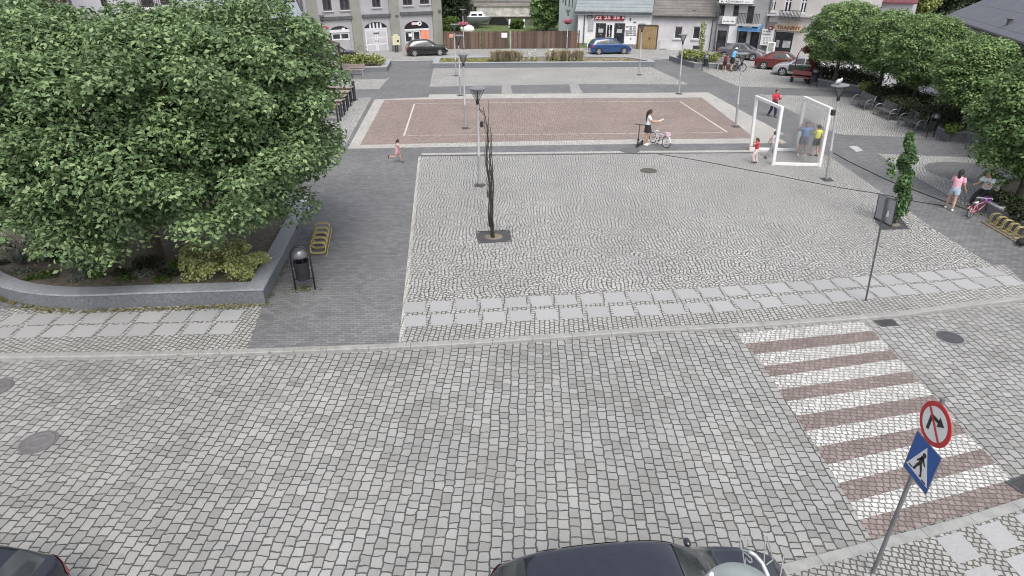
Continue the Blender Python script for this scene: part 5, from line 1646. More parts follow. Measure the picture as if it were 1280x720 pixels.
CARS = {  # x along the length (0 rear, 1 front): belt height, roof height, body half width, roof half width (share)
    'hatch': [(0, .62, .66, .80, .85), (.015, .80, .86, .9, .85), (.04, .93, 1.00, .95, .80), (.10, .97, 1.30, .98, .70), (.17, .97, 1.43, 1, .68), (.30, .965, 1.49, 1, .68), (.45, .95, 1.50, 1, .68), (.56, .94, 1.45, 1, .67), (.66, .93, 1.22, 1, .70), (.74, .925, .975, 1, .80), (.86, .86, .90, .98, .82), (.95, .74, .78, .9, .82), (.985, .6, .64, .8, .82), (1, .45, .47, .72, .85)],
    'wagon': [(0, .60, .64, .82, .85), (.012, .80, .86, .92, .85), (.03, .93, .99, .96, .82), (.075, .96, 1.30, .98, .72), (.12, .965, 1.42, 1, .69), (.30, .96, 1.48, 1, .68), (.47, .95, 1.49, 1, .68), (.57, .94, 1.45, 1, .67), (.67, .93, 1.22, 1, .7), (.745, .925, .97, 1, .8), (.87, .86, .90, .98, .82), (.955, .74, .78, .9, .82), (.985, .6, .64, .8, .82), (1, .45, .47, .72, .85)],
    'sedan': [(0, .60, .63, .8, .85), (.015, .82, .86, .9, .85), (.06, .95, 1.0, .95, .82), (.14, .96, 1.04, .98, .78), (.24, .96, 1.30, 1, .70), (.33, .955, 1.42, 1, .67), (.45, .95, 1.45, 1, .67), (.56, .94, 1.42, 1, .67), (.67, .925, 1.18, 1, .70), (.745, .91, .955, 1, .8), (.87, .83, .87, .98, .82), (.955, .70, .74, .9, .82), (.985, .57, .6, .8, .82), (1, .43, .45, .72, .85)],
}


def car(label, kind, pos, rz, paint, L=4.2, Wd=1.74, group=None, side=None, rails=False, tint=None, far=True, lights=True):
    t = thing('parked_car', label, 'car', pos, rz, group)
    T = CARS[kind]
    hw = Wd / 2
    KX = np.array([r[0] for r in T])
    def st(x):
        i = int(np.searchsorted(KX, x) - 1); i = max(0, min(i, len(T) - 2))
        f = (x - KX[i]) / (KX[i + 1] - KX[i])
        u = i + f
        return [crm([r[j] for r in T], u) for j in (1, 2, 3, 4)]
    def section(x):
        b, rf, w, rs = st(x)
        w = w * hw; rw = rs * hw * min(1, w / hw + .02)
        end = min(1, min(x, 1 - x) / .05)
        lo = .19 + .10 * (1 - end)
        P = [(0, lo), (w * .86, lo), (w * .985, lo + .1), (w * 1.0, lo + (b - lo) * .5), (w * .985, b - .10), (w * .955, b), (w * .955 + (rw - w * .955) * .5, b + (rf - b) * .52), (rw, rf - .055 * min(1, (rf - b) / .3)), (rw * .78, rf - .012), (rw * .4, rf + .012), (0, rf + .018)]
        return [Vector((0, y, z)) for y, z in P]
    def S(x, v):
        p = crm(section(x), v); return Vector(((x - .5) * L, p.y, p.z))
    xs = sorted(set(list(np.linspace(0, 1, 61)) + [float(k) for k in KX]))
    vs2 = np.linspace(0, 10, 41)
    mb = MB()
    for sgn in (1, -1):
        rows = []
        for x in xs:
            sec_ = section(x); row = []
            for v in vs2:
                p = crm(sec_, v); row.append(((x - .5) * L, sgn * p.y, p.z))
            rows.append(row if sgn == 1 else row)
        n0 = len(mb.f); mb.grid(rows)
        if sgn == 1:
            for k in range(n0, len(mb.f)): mb.f[k] = mb.f[k][::-1]
    for x in (xs[0], xs[-1]):
        sec_ = section(x); r1 = [crm(sec_, v) for v in vs2]
        pts = [((x - .5) * L, p.y, p.z) for p in r1] + [((x - .5) * L, -p.y, p.z) for p in r1[::-1]]
        mb.add(pts, [tuple(range(len(pts)))])
    mb.build('body', paint, t, auto=42)
    glass = tint or MAT['carglass']
    def patch(name, x0, x1, v0, v1, mat, sgn, offs=.008, shape=None, nx=10, nv=6, both=False):
        rows = []
        for i in range(nx + 1):
            x = x0 + (x1 - x0) * i / nx; row = []
            for j in range(nv + 1):
                f = j / nv; v = v0 + (v1 - v0) * f; xx = x
                if shape: xx, v = shape(i / nx, f, x, v)
                p = S(xx, v); e = .003
                du = S(min(xx + e, 1), v) - S(max(xx - e, 0), v); dv = S(xx, min(v + .05, 10)) - S(xx, max(v - .05, 0))
                n = dv.cross(du)
                if n.length < 1e-9: n = Vector((0, 0, 1))
                n.normalize()
                c = Vector((0, 0, .8)) - Vector((0, 0, 0))
                if n.dot(Vector((p.x * .15, p.y, p.z - .7))) < 0: n = -n
                p = p + n * offs
                row.append(Vector((p.x, sgn * p.y, p.z)))
            rows.append(row)
        m_ = MB(); m_.grid(rows)
        return rows, m_
    # glasshouse
    x_ws0, x_ws1 = [r[0] for r in T if r[0] > .5][0], .735      # windscreen from the roof edge down to the scuttle
    if kind == 'sedan': sd = (.25, .70)
    elif kind == 'wagon': sd = (.10, .70)
    else: sd = (.13, .70)
    for sgn in (1, -1):
        mid = sd[0] + (sd[1] - sd[0]) * .52
        q = sd[0] + (sd[1] - sd[0]) * .17
        segs = [(q + .008, mid - .008, 0), (mid + .008, sd[1] - .03, 1)]
        if kind != 'sedan': segs.append((sd[0] + .01, q - .008, 2))
        for a, b_, k in segs:
            def shp(i, f, x, v, a=a, b_=b_, k=k):
                if k == 1: xx = a + (b_ - a) * i * (1 - .36 * f)
                elif k == 2: xx = a + (b_ - a) * (i + (1 - i) * .45 * f)
                elif kind == 'sedan': xx = a + (b_ - a) * (i + (1 - i) * .28 * f)
                else: xx = x
                return xx, v
            rows, m_ = patch('side_window', a, b_, 5.12, 6.82, glass, sgn, .010, shp)
            m_.build('side_window', glass, t, smooth=True)
    def full(name, x0, x1, v0, mat, offs=.010, taper=0):
        rows = []
        for i in range(9):
            x = x0 + (x1 - x0) * i / 8
            half = []
            for j in range(8):
                v = v0 + (10 - v0) * j / 7
                p = S(x, v); e = .004
                du = S(min(x + e, 1), v) - S(max(x - e, 0), v); dv = S(x, min(v + .05, 10)) - S(x, max(v - .05, 0))
                n = dv.cross(du); n.normalize()
                if n.z < 0: n = -n
                half.append(p + n * offs)
            rows.append([Vector((p.x, p.y, p.z)) for p in half] + [Vector((p.x, -p.y, p.z)) for p in half[::-1]][1:])
        m_ = MB(); m_.grid(rows); return m_.build(name, mat, t, smooth=True)
    full('windscreen', .575, .725, 7.1, glass)
    if kind == 'sedan': full('rear_window', .165, .30, 7.2, glass)
    else: full('rear_window', .05 if kind == 'hatch' else .038, .115 if kind == 'hatch' else .085, 7.15, glass)
    # seams of the doors
    mb = MB()
    for sgn in (1, -1):
        for xx in (sd[0] + (sd[1] - sd[0]) * .12, sd[0] + (sd[1] - sd[0]) * .52, sd[1] + .01):
            pts = [S(xx, v) for v in np.linspace(2.2, 5.05, 8)]
            mb.tube([(p.x, sgn * (p.y + .002), p.z) for p in pts], .006, 4)
    mb.build('door_seams', MAT['black'], t)
    mb = MB()
    for sgn in (1, -1):
        for xx in (.38, .60):
            p = S(xx, 4.5); mb.box((p.x - .06, sgn * (p.y + .012), p.z + .01), (.17, .03, .03))
    mb.build('door_handles', paint, t)
    if side is not None:
        for sgn in (1, -1):
            rows, m_ = patch('front_door', .43, .70, 2.4, 4.9, side, sgn, .012); m_.build('front_door', side, t, smooth=True)
            rows, m_ = patch('rear_door', .22, .425, 2.4, 4.9, side, sgn, .012); m_.build('rear_door', side, t, smooth=True)
    # wheels
    R = .315
    for x in (.185, .80):
        for sgn in (1, -1):
            w = thing('wheel', None, None); w.parent = t; w.location = ((x - .5) * L, sgn * (hw - .10), R)
            Mx = Matrix.Rotation(-sgn * math.pi / 2, 3, 'X')
            mb = MB(); mb.lathe([(R + .055, .095), (R + .06, .118), (R - .06, .118)], n=28, M=Mx, cap=True); mb.build('wheel_arch', MAT['black'], w)
            mb = MB(); mb.lathe([(.19, -.08), (R - .02, -.08), (R, -.05), (R, .10), (R - .02, .125), (.20, .128)], n=28, M=Mx, cap=False); mb.build('tyre', MAT['rubber'], w, auto=40)
            mb = MB(); mb.lathe([(.215, .124), (.205, .132), (.19, .126)], n=28, M=Mx, cap=False)
            for k in range(6):
                a = k * math.pi / 3
                mb.add([Mx @ Vector(((r_ * math.cos(a + da)), r_ * math.sin(a + da), z)) for r_, da, z in ((.03, -.6, .131), (.2, -.2, .128), (.2, .2, .128), (.03, .6, .131))], [(0, 1, 2, 3)])
            mb.lathe([(.055, .126), (.05, .138), (0, .14)], n=12, M=Mx, cap=False)
            mb.build('rim', MAT['rim'], w)
    for sgn in (1, -1):
        rows, m_ = patch('headlight', .945, .985, 4.0, 5.0, MAT['headlight'], sgn, .012, nx=5, nv=4); m_.build('headlight', MAT['headlight'], t, smooth=True)
        rows, m_ = patch('taillight', .006, .045, 3.5, 5.0 if kind != 'hatch' else 5.3, MAT['taillight'], sgn, .012, nx=5, nv=4); m_.build('taillight', MAT['taillight'], t, smooth=True)
        mb = MB(); p = S(.665, 5.15); mb.ball((p.x + .02, sgn * (p.y + .08), p.z + .01), (.055, .08, .05), 10, 7); mb.tube([(p.x + .03, sgn * (p.y - .02), p.z - .01), (p.x + .03, sgn * (p.y + .08), p.z + .02)], .02, 6); mb.build('mirror', paint, t, smooth=True)
    for x, nm, s in ((0, 'number_plate', -1), (1, 'number_plate', 1)):
        p = S(x, 3.0); mb = MB(); mb.box((s * (L / 2 + .012), 0, .46), (.012, .5, .11)); mb.build('number_plate', MAT['sign_white'], t)
    mb = MB(); mb.box((L / 2 + .008, 0, .33), (.02, .9, .09)); mb.build('grille', MAT['black'], t)
    if rails:
        for sgn in (1, -1):
            mb = MB(); pts = [S(x, 7.5) for x in np.linspace(.16, .54, 9)]
            mb.tube([(p.x, sgn * p.y, p.z + (.045 if 0 < i < 8 else .0)) for i, p in enumerate(pts)], .018, 7); mb.build('roof_rail', MAT['black'], t, smooth=True)
    return t, S


def carpaint(n, c, metal=.35): return M(n, c, .3, metal, var=.06, coat=.9)


MAT['carglass'] = glassy('car_glass', (.05, .058, .06), .04)
MAT['rim'] = M('wheel_rim', (.5, .5, .52), .35, .5, var=.1)
MAT['headlight'] = glassy('headlight_lens', (.5, .5, .52), .1)
MAT['taillight'] = M('taillight_lens', (.38, .02, .03), .15, var=.15)


def park(label, kind, a, b, paint, L, side=None, grp='cars parked along the far side', **k):
    """a -> b: ground line under the near flank, rear to front in the direction of travel"""
    A, B = G(*a, Z1), G(*b, Z1)
    d = (B - A).normalized(); n = Vector((-d.y, d.x, 0))
    if n.y < 0: n = -n
    c = (A + B) / 2 + n * .87
    return car(label, kind, (c.x, c.y, Z1 + .004), math.atan2(d.y, d.x), paint, L=L, side=side, group=grp, **k)


park('black hatchback parked before the arched shop with the orange poster', 'hatch', (508, 71), (561.5, 69.3), carpaint('black_paint', (.018, .018, .02)), 4.15)
park('blue estate car parked before the white shop', 'wagon', (739.5, 68.5), (789.5, 67.6), carpaint('blue_paint', (.022, .075, .21)), 4.3)
park('dark car half hidden by the pavilion at the left end of the far street', 'hatch', (396, 79), (446.5, 76.5), carpaint('dark_blue_paint', (.02, .022, .03)), 4.2)
park('grey saloon parked before the blue shop awning', 'sedan', (896.5, 72.8), (949, 77), carpaint('grey_paint', (.17, .165, .18)), 4.5)
park('dark red saloon parked beside the silver car', 'sedan', (950, 86.5), (999, 90), carpaint('red_paint_car', (.14, .022, .022)), 4.4)
park('silver car with dark green doors facing left beside the red arch', 'hatch', (1021, 98), (974, 94.5), carpaint('silver_paint', (.50, .50, .53)), 4.2, side=carpaint('dark_green_side', (.025, .05, .04)))  # door area of both flanks coloured dark green against the silver body
car('dark blue car roof at the bottom edge of the picture below the zebra crossing', 'hatch', (1.86, 5.17, .004), R_(5), carpaint('navy_paint', (.028, .031, .048)), L=4.3, Wd=1.76)[0]
tc_, Sf = car('dark car with a red tail lamp in the bottom left corner of the picture', 'wagon', (-8.42, 5.1, .004), R_(181), carpaint('navy_paint_left', (.025, .029, .044)), L=4.3, Wd=1.74, rails=True)

# satellite dish and aerial on the near wall, below the viewpoint
def P3(px, py, t): return Vector((0, 0, HC)) + ray(px, py) * t
t = thing('satellite_dish', 'grey satellite dish with pale droppings at the bottom edge over the dark blue car', 'satellite dish', P3(926, 769, 3.75))
Rd = Matrix.Rotation(R_(22), 3, 'X') @ Matrix.Rotation(R_(6), 3, 'Y')
mb = MB(); mb.lathe([(0, 0), (.12, .012), (.22, .04), (.285, .07), (.29, .066), (.22, .03), (.12, .002), (0, -.01)], n=40, M=Rd, cap=False); mb.build('reflector', M('dish_grey', (.15, .175, .18), .5, .1, var=.14), t, smooth=True)
mb = MB(); rr_ = random.Random(2)
for k in range(26):
    a = rr_.uniform(0, 6.28); r = rr_.uniform(.06, .27); zz = .07 * (r / .285) ** 2 + .003
    s = rr_.uniform(.004, .016)
    mb.add([Rd @ Vector((r * math.cos(a) + s * math.cos(q) * rr_.uniform(.7, 1.3), r * math.sin(a) + s * math.sin(q) * rr_.uniform(.7, 1.3), zz + .002)) for q in np.linspace(0, 2 * math.pi, 10)[:-1]], [tuple(range(9))])
mb.build('droppings', MAT['white'], t)
mb = MB(); mb.tube([Rd @ Vector((0, 0, -.01)), (0, .0, -.25), (0, -.1, -1.2)], .02, 8); mb.build('mount_arm', MAT['steel'], t)
t = thing('television_aerial', 'thin aluminium aerial on a bent pole behind the satellite dish', 'aerial', P3(950, 705, 3.1))
o_ = t.location.copy()
def T3(px, py, tt=3.1): return P3(px, py, tt) - o_
mb = MB(); mb.tube([T3(936, 689), T3(944, 694), T3(953, 704), T3(961, 722, 3.05), T3(966, 760, 3.0), T3(960, 860, 2.9)], .0105, 10); mb.build('boom', M('aerial_aluminium', (.62, .62, .63), .35, .7, var=.1), t, smooth=True)
for a, b_ in (((926, 664), (925, 684)), ((957, 671), (955, 704)), ((959, 671), (966, 700)), ((980, 693), (975, 722)), ((928, 687), (931, 708))):
    mb = MB(); mb.tube([T3(*a), T3(*b_)], .0035, 6); mb.build('element', MAT['steel'], t)
mb = MB(); mb.tube([T3(930, 690), T3(934, 693), T3(939, 698), T3(940, 702), T3(937, 703), T3(932, 697), T3(931, 705)], .004, 6); mb.tube([T3(931, 672), T3(935, 673), T3(935, 682), T3(930, 684)], .003, 6); mb.build('dipole', MAT['steel'], t)
mb = MB(); mb.tube([T3(925, 684), T3(928, 687), T3(936, 689)], .005, 6); mb.tube([T3(966, 700), T3(958, 706)], .003, 5); mb.tube([T3(975, 722), T3(966, 728)], .003, 5); mb.build('element_clamps', MAT['steel'], t)

# ---------------------------------------------------------------- buildings
class Facade:
    def __init__(s, name, label, cat, pl, pr):
        s.A, s.B = G(*pl), G(*pr)
        d = s.B - s.A; s.L = d.length; s.rz = math.atan2(d.y, d.x)
        s.t = thing(name, label, cat, s.A, s.rz)
        s.d = d.normalized(); s.n = Vector((-s.d.y, s.d.x, 0))

    def uv(s, px, py, y=0.0):
        r = ray(px, py); o = Vector((0, 0, HC)); a = s.A + s.n * y
        k = (a - o).dot(s.n) / r.dot(s.n); p = o + r * k
        return ((p - s.A).dot(s.d), p.z - s.A.z)

    def rect(s, x0, y0, x1, y1):
        u0, u1 = s.uv(x0, (y0 + y1) / 2)[0], s.uv(x1, (y0 + y1) / 2)[0]
        z1, z0 = s.uv((x0 + x1) / 2, y0)[1], s.uv((x0 + x1) / 2, y1)[1]
        return (u0, u1, z0, z1)

    def wall(s, mat, u0, u1, z0, z1, openings, depth=8.0, name='wall', reveal=.16, arches=()):
        mb = MB()
        us = sorted(set([u0, u1] + [v for o in openings for v in o[:2]])); zs = sorted(set([z0, z1] + [v for o in openings for v in o[2:4]]))
        us = [u for u in us if u0 <= u <= u1]; zs = [z for z in zs if z0 <= z <= z1]
        for i in range(len(us) - 1):
            for j in range(len(zs) - 1):
                cu, cz = (us[i] + us[i + 1]) / 2, (zs[j] + zs[j + 1]) / 2
                if any(o[0] < cu < o[1] and o[2] < cz < o[3] for o in openings): continue
                mb.add([(us[i], 0, zs[j]), (us[i + 1], 0, zs[j]), (us[i + 1], 0, zs[j + 1]), (us[i], 0, zs[j + 1])], [(0, 1, 2, 3)])
        for (a, b, c, d) in [o[:4] for o in openings]:
            r = reveal
            mb.add([(a, 0, c), (a, r, c), (a, r, d), (a, 0, d)], [(0, 1, 2, 3)]); mb.add([(b, 0, c), (b, r, c), (b, r, d), (b, 0, d)], [(3, 2, 1, 0)])
            mb.add([(a, 0, d), (a, r, d), (b, r, d), (b, 0, d)], [(0, 1, 2, 3)]); mb.add([(a, 0, c), (a, r, c), (b, r, c), (b, 0, c)], [(3, 2, 1, 0)])
        for (a, b, zs_, zt) in arches:            # fill the corners above an arch
            n = 12; hw = (b - a) / 2; cu = (a + b) / 2
            pts = [(cu - hw * math.cos(math.pi * k / n), zs_ + (zt - zs_) * math.sin(math.pi * k / n)) for k in range(n + 1)]
            for k in range(n):
                p, q = pts[k], pts[k + 1]
                mb.add([(p[0], 0, p[1]), (q[0], 0, q[1]), (q[0], 0, zt), (p[0], 0, zt)], [(0, 1, 2, 3)])
                mb.add([(p[0], 0, p[1]), (p[0], reveal, p[1]), (q[0], reveal, q[1]), (q[0], 0, q[1])], [(0, 1, 2, 3)])
        D = depth
        mb.add([(u0, 0, z0), (u0, D, z0), (u0, D, z1), (u0, 0, z1)], [(0, 3, 2, 1)]); mb.add([(u1, 0, z0), (u1, D, z0), (u1, D, z1), (u1, 0, z1)], [(0, 1, 2, 3)])
        mb.add([(u0, D, z0), (u1, D, z0), (u1, D, z1), (u0, D, z1)], [(3, 2, 1, 0)]); mb.add([(u0, .3, z1), (u1, .3, z1), (u1, D, z1), (u0, D, z1)], [(0, 1, 2, 3)])
        return mb.build(name, mat, s.t)

    def window(s, r, frame, glass, sill=None, bars=(1, 1), fw=.07, y=.12, name='window'):
        a, b, c, d = r
        w = MB(); e = fw
        w.b2(a + .004, a + e, y - .04, y + .03, c + .004, d - .004); w.b2(b - e, b - .004, y - .04, y + .03, c + .004, d - .004)
        w.b2(a + e, b - e, y - .04, y + .03, c + .004, c + e); w.b2(a + e, b - e, y - .04, y + .03, d - e, d - .004)
        for k in range(1, bars[0]):
            u = a + (b - a) * k / bars[0]; w.b2(u - e * .5, u + e * .5, y - .035, y + .025, c + e, d - e)
        for k in range(1, bars[1]):
            z = c + (d - c) * k / bars[1]; w.b2(a + e, b - e, y - .03, y + .02, z - e * .4, z + e * .4)
        fo = w.build(name, frame, s.t)
        p = MB(); p.add([(a + .002, y + .012, c + .002), (b - .002, y + .012, c + .002), (b - .002, y + .012, d - .002), (a + .002, y + .012, d - .002)], [(0, 1, 2, 3)]); p.build('pane', glass, fo)
        if sill:
            q = MB(); q.b2(a - .12, b + .12, -.12, .05, c - .12, c - .003); q.build('sill', sill, fo)
        return fo

    def box(s, name, mat, r, y0, y1, bevel=0):
        mb = MB(); mb.b2(r[0], r[1], y0, y1, r[2], r[3]); return mb.build(name, mat, s.t, bevel=bevel)

    def text(s, body, px, py, hpx, mat, y=-.08, align='CENTER', width_px=None, name='lettering', parent=None, bold=0.0):
        u, z = s.uv(px, py); z2 = s.uv(px, py - hpx)[1]
        size = (z2 - z) / .70
        me = text_mesh(body, size, .004, align, bold)
        if width_px:
            w = max(v.co.x for v in me.vertices) - min(v.co.x for v in me.vertices)
            tw = s.uv(px + width_px / 2, py)[0] - s.uv(px - width_px / 2, py)[0]
            me.transform(Matrix.Scale(tw / w, 4, Vector((1, 0, 0))))
        return put_mesh(me, name, mat, parent or s.t, Matrix.Translation((u, y, z)) @ Matrix.Rotation(math.pi / 2, 4, 'X'))

    def roof(s, mat, u0, u1, z, depth, pitch, over=.35, name='roof', hip0=0.0, hip1=0.0, th=.12):
        ym = depth / 2; zr = z + ym * math.tan(pitch); zo = z - over * math.tan(pitch)
        top = [(u0 - over, -over, zo), (u1 + over, -over, zo), (u1 + over - hip1, ym, zr), (u0 - over + hip0, ym, zr), (u1 + over, depth + over, zo), (u0 - over, depth + over, zo)]
        mb = MB(); b = [(p[0], p[1], p[2] - th) for p in top]
        mb.add(top + b, [(0, 1, 2, 3), (3, 2, 4, 5), (6, 9, 8, 7), (9, 11, 10, 8), (0, 6, 7, 1), (1, 7, 8, 2), (2, 8, 10, 4), (4, 10, 11, 5), (5, 11, 9, 3), (3, 9, 6, 0)])
        return mb.build(name, mat, s.t)

    def gable(s, mat, u, z, depth, pitch, name='gable', flip=False):
        ym = depth / 2; zr = z + ym * math.tan(pitch) - .1
        mb = MB(); f = [(0, 1, 2)] if flip else [(2, 1, 0)]
        mb.add([(u, 0, z), (u, depth, z), (u, ym, zr)], f)
        return mb.build(name, mat, s.t)


def stucco(n, c, var=.16, col2=None, scale=.9): return M(n, c, .9, var=var, scale=scale, bump=.004, bscale=30, col2=col2)


def bands(name, ca, cb, period, axis=2, width=.12, rot=None, rough=.7, bump=.02):
    """ribbed or tiled surface: stripes along one local axis with noise"""
    m, nt, p, new = newmat(name)
    tc = new('ShaderNodeTexCoord').outputs['Object']
    sp = new('ShaderNodeSeparateXYZ'); lk(nt, tc, sp.inputs[0])
    f = mth(nt, 'FRACT', mth(nt, 'DIVIDE', sp.outputs[axis], period))
    line = mth(nt, 'LESS_THAN', f, width)
    n = remap(nt, noise(nt, 1.4, 5, tc), .3, .7)
    c = mix(nt, n, ca, cb)
    lk(nt, mix(nt, mth(nt, 'MULTIPLY', line, .55), c, tuple(k * .35 for k in ca)), p.inputs['Base Color'])
    p.inputs['Roughness'].default_value = rough
    b = new('ShaderNodeBump'); b.inputs['Distance'].default_value = bump
    lk(nt, f, b.inputs['Height']); lk(nt, b.outputs[0], p.inputs['Normal'])
    return m


MAT['tenement'] = stucco('grey_lilac_stucco', (.36, .355, .37), .12)
MAT['pilaster'] = stucco('olive_grey_stucco', (.25, .25, .225), .12)
MAT['dark_cornice'] = stucco('dark_cornice', (.10, .10, .105), .3, scale=3)
MAT['brownframe'] = M('dark_window_frame', (.07, .055, .055), .5, var=.2)
MAT['whiteframe'] = M('white_window_frame', (.66, .66, .68), .4, var=.06)
MAT['palestone'] = stucco('pale_sill_stone', (.48, .48, .50), .12)
MAT['shopwhite'] = stucco('white_shop_wall', (.74, .74, .76), .05)
MAT['oldplaster'] = stucco('old_grey_plaster', (.42, .41, .43), .2, col2=(.60, .59, .61), scale=.6)
MAT['bluetile'] = bands('grey_blue_tiles', (.20, .235, .25), (.27, .30, .31), .34, 1, .14)
MAT['browntile'] = bands('old_brown_tiles', (.12, .11, .105), (.20, .185, .175), .3, 1, .16)
MAT['seam'] = bands('standing_seam_roof', (.22, .265, .305), (.28, .32, .355), .55, 0, .09, rough=.45)
MAT['bigroof'] = bands('dark_felt_roof', (.115, .12, .145), (.15, .155, .18), 1.0, 1, .03)
MAT['brick'] = stucco('dark_red_brick', (.10, .045, .04), .3, col2=(.17, .085, .07), scale=3)

# grey tenement with pilasters
F = Facade('tenement', 'grey tenement with olive pilasters and arched ground floor openings', 'building', (387, 71), (553.5, 60))
zt = 9.5
o = []
w1 = [F.rect(402.5, -14, 413.5, 13.5), F.rect(424, -14, 436, 12.5), F.rect(464.5, -14, 475, 9), F.rect(503, -14, 515, 6.5), F.rect(524.5, -14, 536, 5)]
arch = [F.rect(413, 32.5, 438, 61), F.rect(456.5, 27.5, 485, 63.5), F.rect(506, 26, 536.5, 60.5)]
o = w1 + [(a, b, max(.0, c), d) for a, b, c, d in arch]
arches = []
for (a, b, c, d) in arch: arches.append((a, b, d - (b - a) * .26, d))
F.wall(MAT['tenement'], 0, F.L, -.1, zt, o, 10, arches=arches)
for r in w1: F.window(r, MAT['brownframe'], MAT['glass'], MAT['palestone'], (2, 2), .11)
for x0, x1 in ((386.8, 399.3), (440.2, 452), (488, 499.5), (541, 553.3)):
    a, b = F.uv(x0, 35)[0], F.uv(x1, 35)[0]
    mb = MB(); mb.b2(max(a, -.02), min(b, F.L + .02), -.14, -.002, -.1, zt); mb.build('pilaster', MAT['pilaster'], F.t)
for x0, x1, y in ((399.5, 440, 22.5), (452.2, 487.8, 19.5), (499.7, 540.8, 16.3)):
    a, b = F.uv(x0, y)[0], F.uv(x1, y)[0]; z = F.uv((x0 + x1) / 2, y)[1]
    mb = MB(); mb.b2(a, b, -.2, -.002, z - .14, z + .14); mb.build('string_course', MAT['dark_cornice'], F.t)
# left shop window
a, b, c, d = o[5]; c = max(c, .0)
F.window((a + .15, b - .02, c + .8, d - .62), MAT['whiteframe'], MAT['glass'], None, (2, 1), .14, name='shop_window')
F.box('shop_lintel', MAT['whiteframe'], (a + .01, b - .01, d - .60, d - .34), .0, .15)
F.box('fanlight', MAT['glass'], (a + .01, b - .01, d - .335, d - .005), .10, .15); F.box('shop_base', MAT['tenement'], (a + .01, b - .01, c + .0, c + .79), .05, .15)
F.box('notice', MAT['sign_white'], (b - .75, b - .45, c + 1.65, c + 1.95), .06, .07)
# arched double door
a, b, c, d = o[6]; zs_ = d - (b - a) * .26
m_ = (a + b) / 2
for q0, q1 in ((a + .02, m_ - .012), (m_ + .012, b - .02)):
    mb = MB(); mb.b2(q0, q1, .06, .13, .02, zs_ - .08)
    do = mb.build('door_leaf', MAT['whiteframe'], F.t)
    mb = MB()
    for z0, z1 in ((.15, .75), (.9, zs_ - .9), (zs_ - .78, zs_ - .22)): 
        mb.b2(q0 + .14, q1 - .14, .045, .058, z0, z1)
    mb.build('door_panel', MAT['palestone'], do)
    mb = MB(); mb.box((q1 - .1 if q0 < m_ - .5 else q0 + .1, .03, 1.1), (.05, .06, .16)); mb.build('handle', MAT['darkmetal'], do)
F.box('door_transom', MAT['whiteframe'], (a + .01, b - .01, zs_ - .075, zs_ + .06), .03, .14)
F.box('fanlight', MAT['glass'], (a + .01, b - .01, zs_ + .065, d - .003), .11, .15)
mb = MB()
for f in (.27, .42, .58, .73): mb.b2(a + (b - a) * f - .09, a + (b - a) * f + .09, .09, .108, zs_ + .065, d - .06 - .25 * abs(f - .5)); 
mb.build('fanlight_bars', MAT['whiteframe'], F.t)
F.box('door_number', MAT['dark_cornice'], (m_ - .3, m_ + .3, zs_ - .5, zs_ - .36), .02, .04)
# right shop
a, b, c, d = o[7]; zs_ = d - (b - a) * .30
F.box('shop_lintel', MAT['whiteframe'], (a + .01, b - .01, zs_ - .12, zs_ + .06), .02, .14)
F.box('shop_sign_board', MAT['sign_black'], (a + .02, b - .02, zs_ + .065, d - .003), .09, .14)
q = F.rect(515, 27.8, 522.5, 31.2); F.box('sign_strip', M('pink_white_sign', (.72, .55, .56), .4, var=.1), q, .07, .088)
u, z = F.uv(524.7, 29.3)
mb = MB(); mb.lathe([(0, 0), (.24, 0), (.24, .02), (0, .02)], (u, .085, z), 20, Matrix.Rotation(math.pi / 2, 3, 'X'), cap=False); mb.build('sign_disc', MAT['sign_white'], F.t)
mb = MB(); mb.lathe([(0, 0), (.09, 0), (.09, .01), (0, .01)], (u + .02, .06, z - .02), 14, Matrix.Rotation(math.pi / 2, 3, 'X'), cap=False); mb.build('sign_dot', MAT['sign_black'], F.t)
a1, b1 = F.uv(516, 42)[0], F.uv(526, 42)[0]
F.window((a + .02, a1 - .02, .75, zs_ - .14), MAT['whiteframe'], MAT['glass'], None, (1, 1), .1, name='shop_window')
F.window((a1 + .02, b1 - .0, .05, zs_ - .14), MAT['whiteframe'], MAT['glass'], None, (1, 1), .12, name='shop_door')
F.box('shop_base', MAT['tenement'], (a + .01, a1 - .0, .0, .74), .05, .15)
F.box('orange_poster', M('orange_poster', (.70, .17, .09), .5, var=.3, scale=2.5, col2=(.80, .36, .24)), (b1 + .03, b - .02, .9, zs_ - .14), .03, .06)
F.box('shop_base', MAT['tenement'], (b1 + .0, b - .01, .0, .89), .05, .15)
F.box('notice', MAT['sign_white'], (a + .45, a + .85, 1.35, 1.65), .06, .07)
F.box('vent_box', MAT['dark_cornice'], F.rect(493.5, 18.5, 497, 20.5), -.22, -.142); F.box('vent_box', MAT['dark_cornice'], F.rect(547, 12, 550, 15.5), -.22, -.142)
F.roof(MAT['browntile'], 0, F.L, zt + .02, 10, math.radians(35))
# yellowish box on a post beside its door
b = G(496, 65.5)
t = thing('gas_box', 'pale yellow box on a dark post between the arched door and the right shop', 'box', b, F.rz)
mb = MB(); mb.box((0, 0, 1.15), (.8, .35, .85)); mb.build('cabinet', M('pale_yellow_paint', (.62, .60, .42), .6, var=.12), t, bevel=.02)
mb = MB(); mb.box((.15, -.18, 1.12), (.2, .02, .2)); mb.build('emblem', MAT['sign_black'], t)
mb = MB(); mb.box((0, 0, 1.66), (.5, .3, .16)); mb.build('lid', M('pale_yellow_paint', (.62, .60, .42), .6), t, bevel=.03)
for s in (-.1, .12):
    mb = MB(); mb.box((s, 0, .36), (.1, .1, .74)); mb.build('post', MAT['darkmetal'], t)

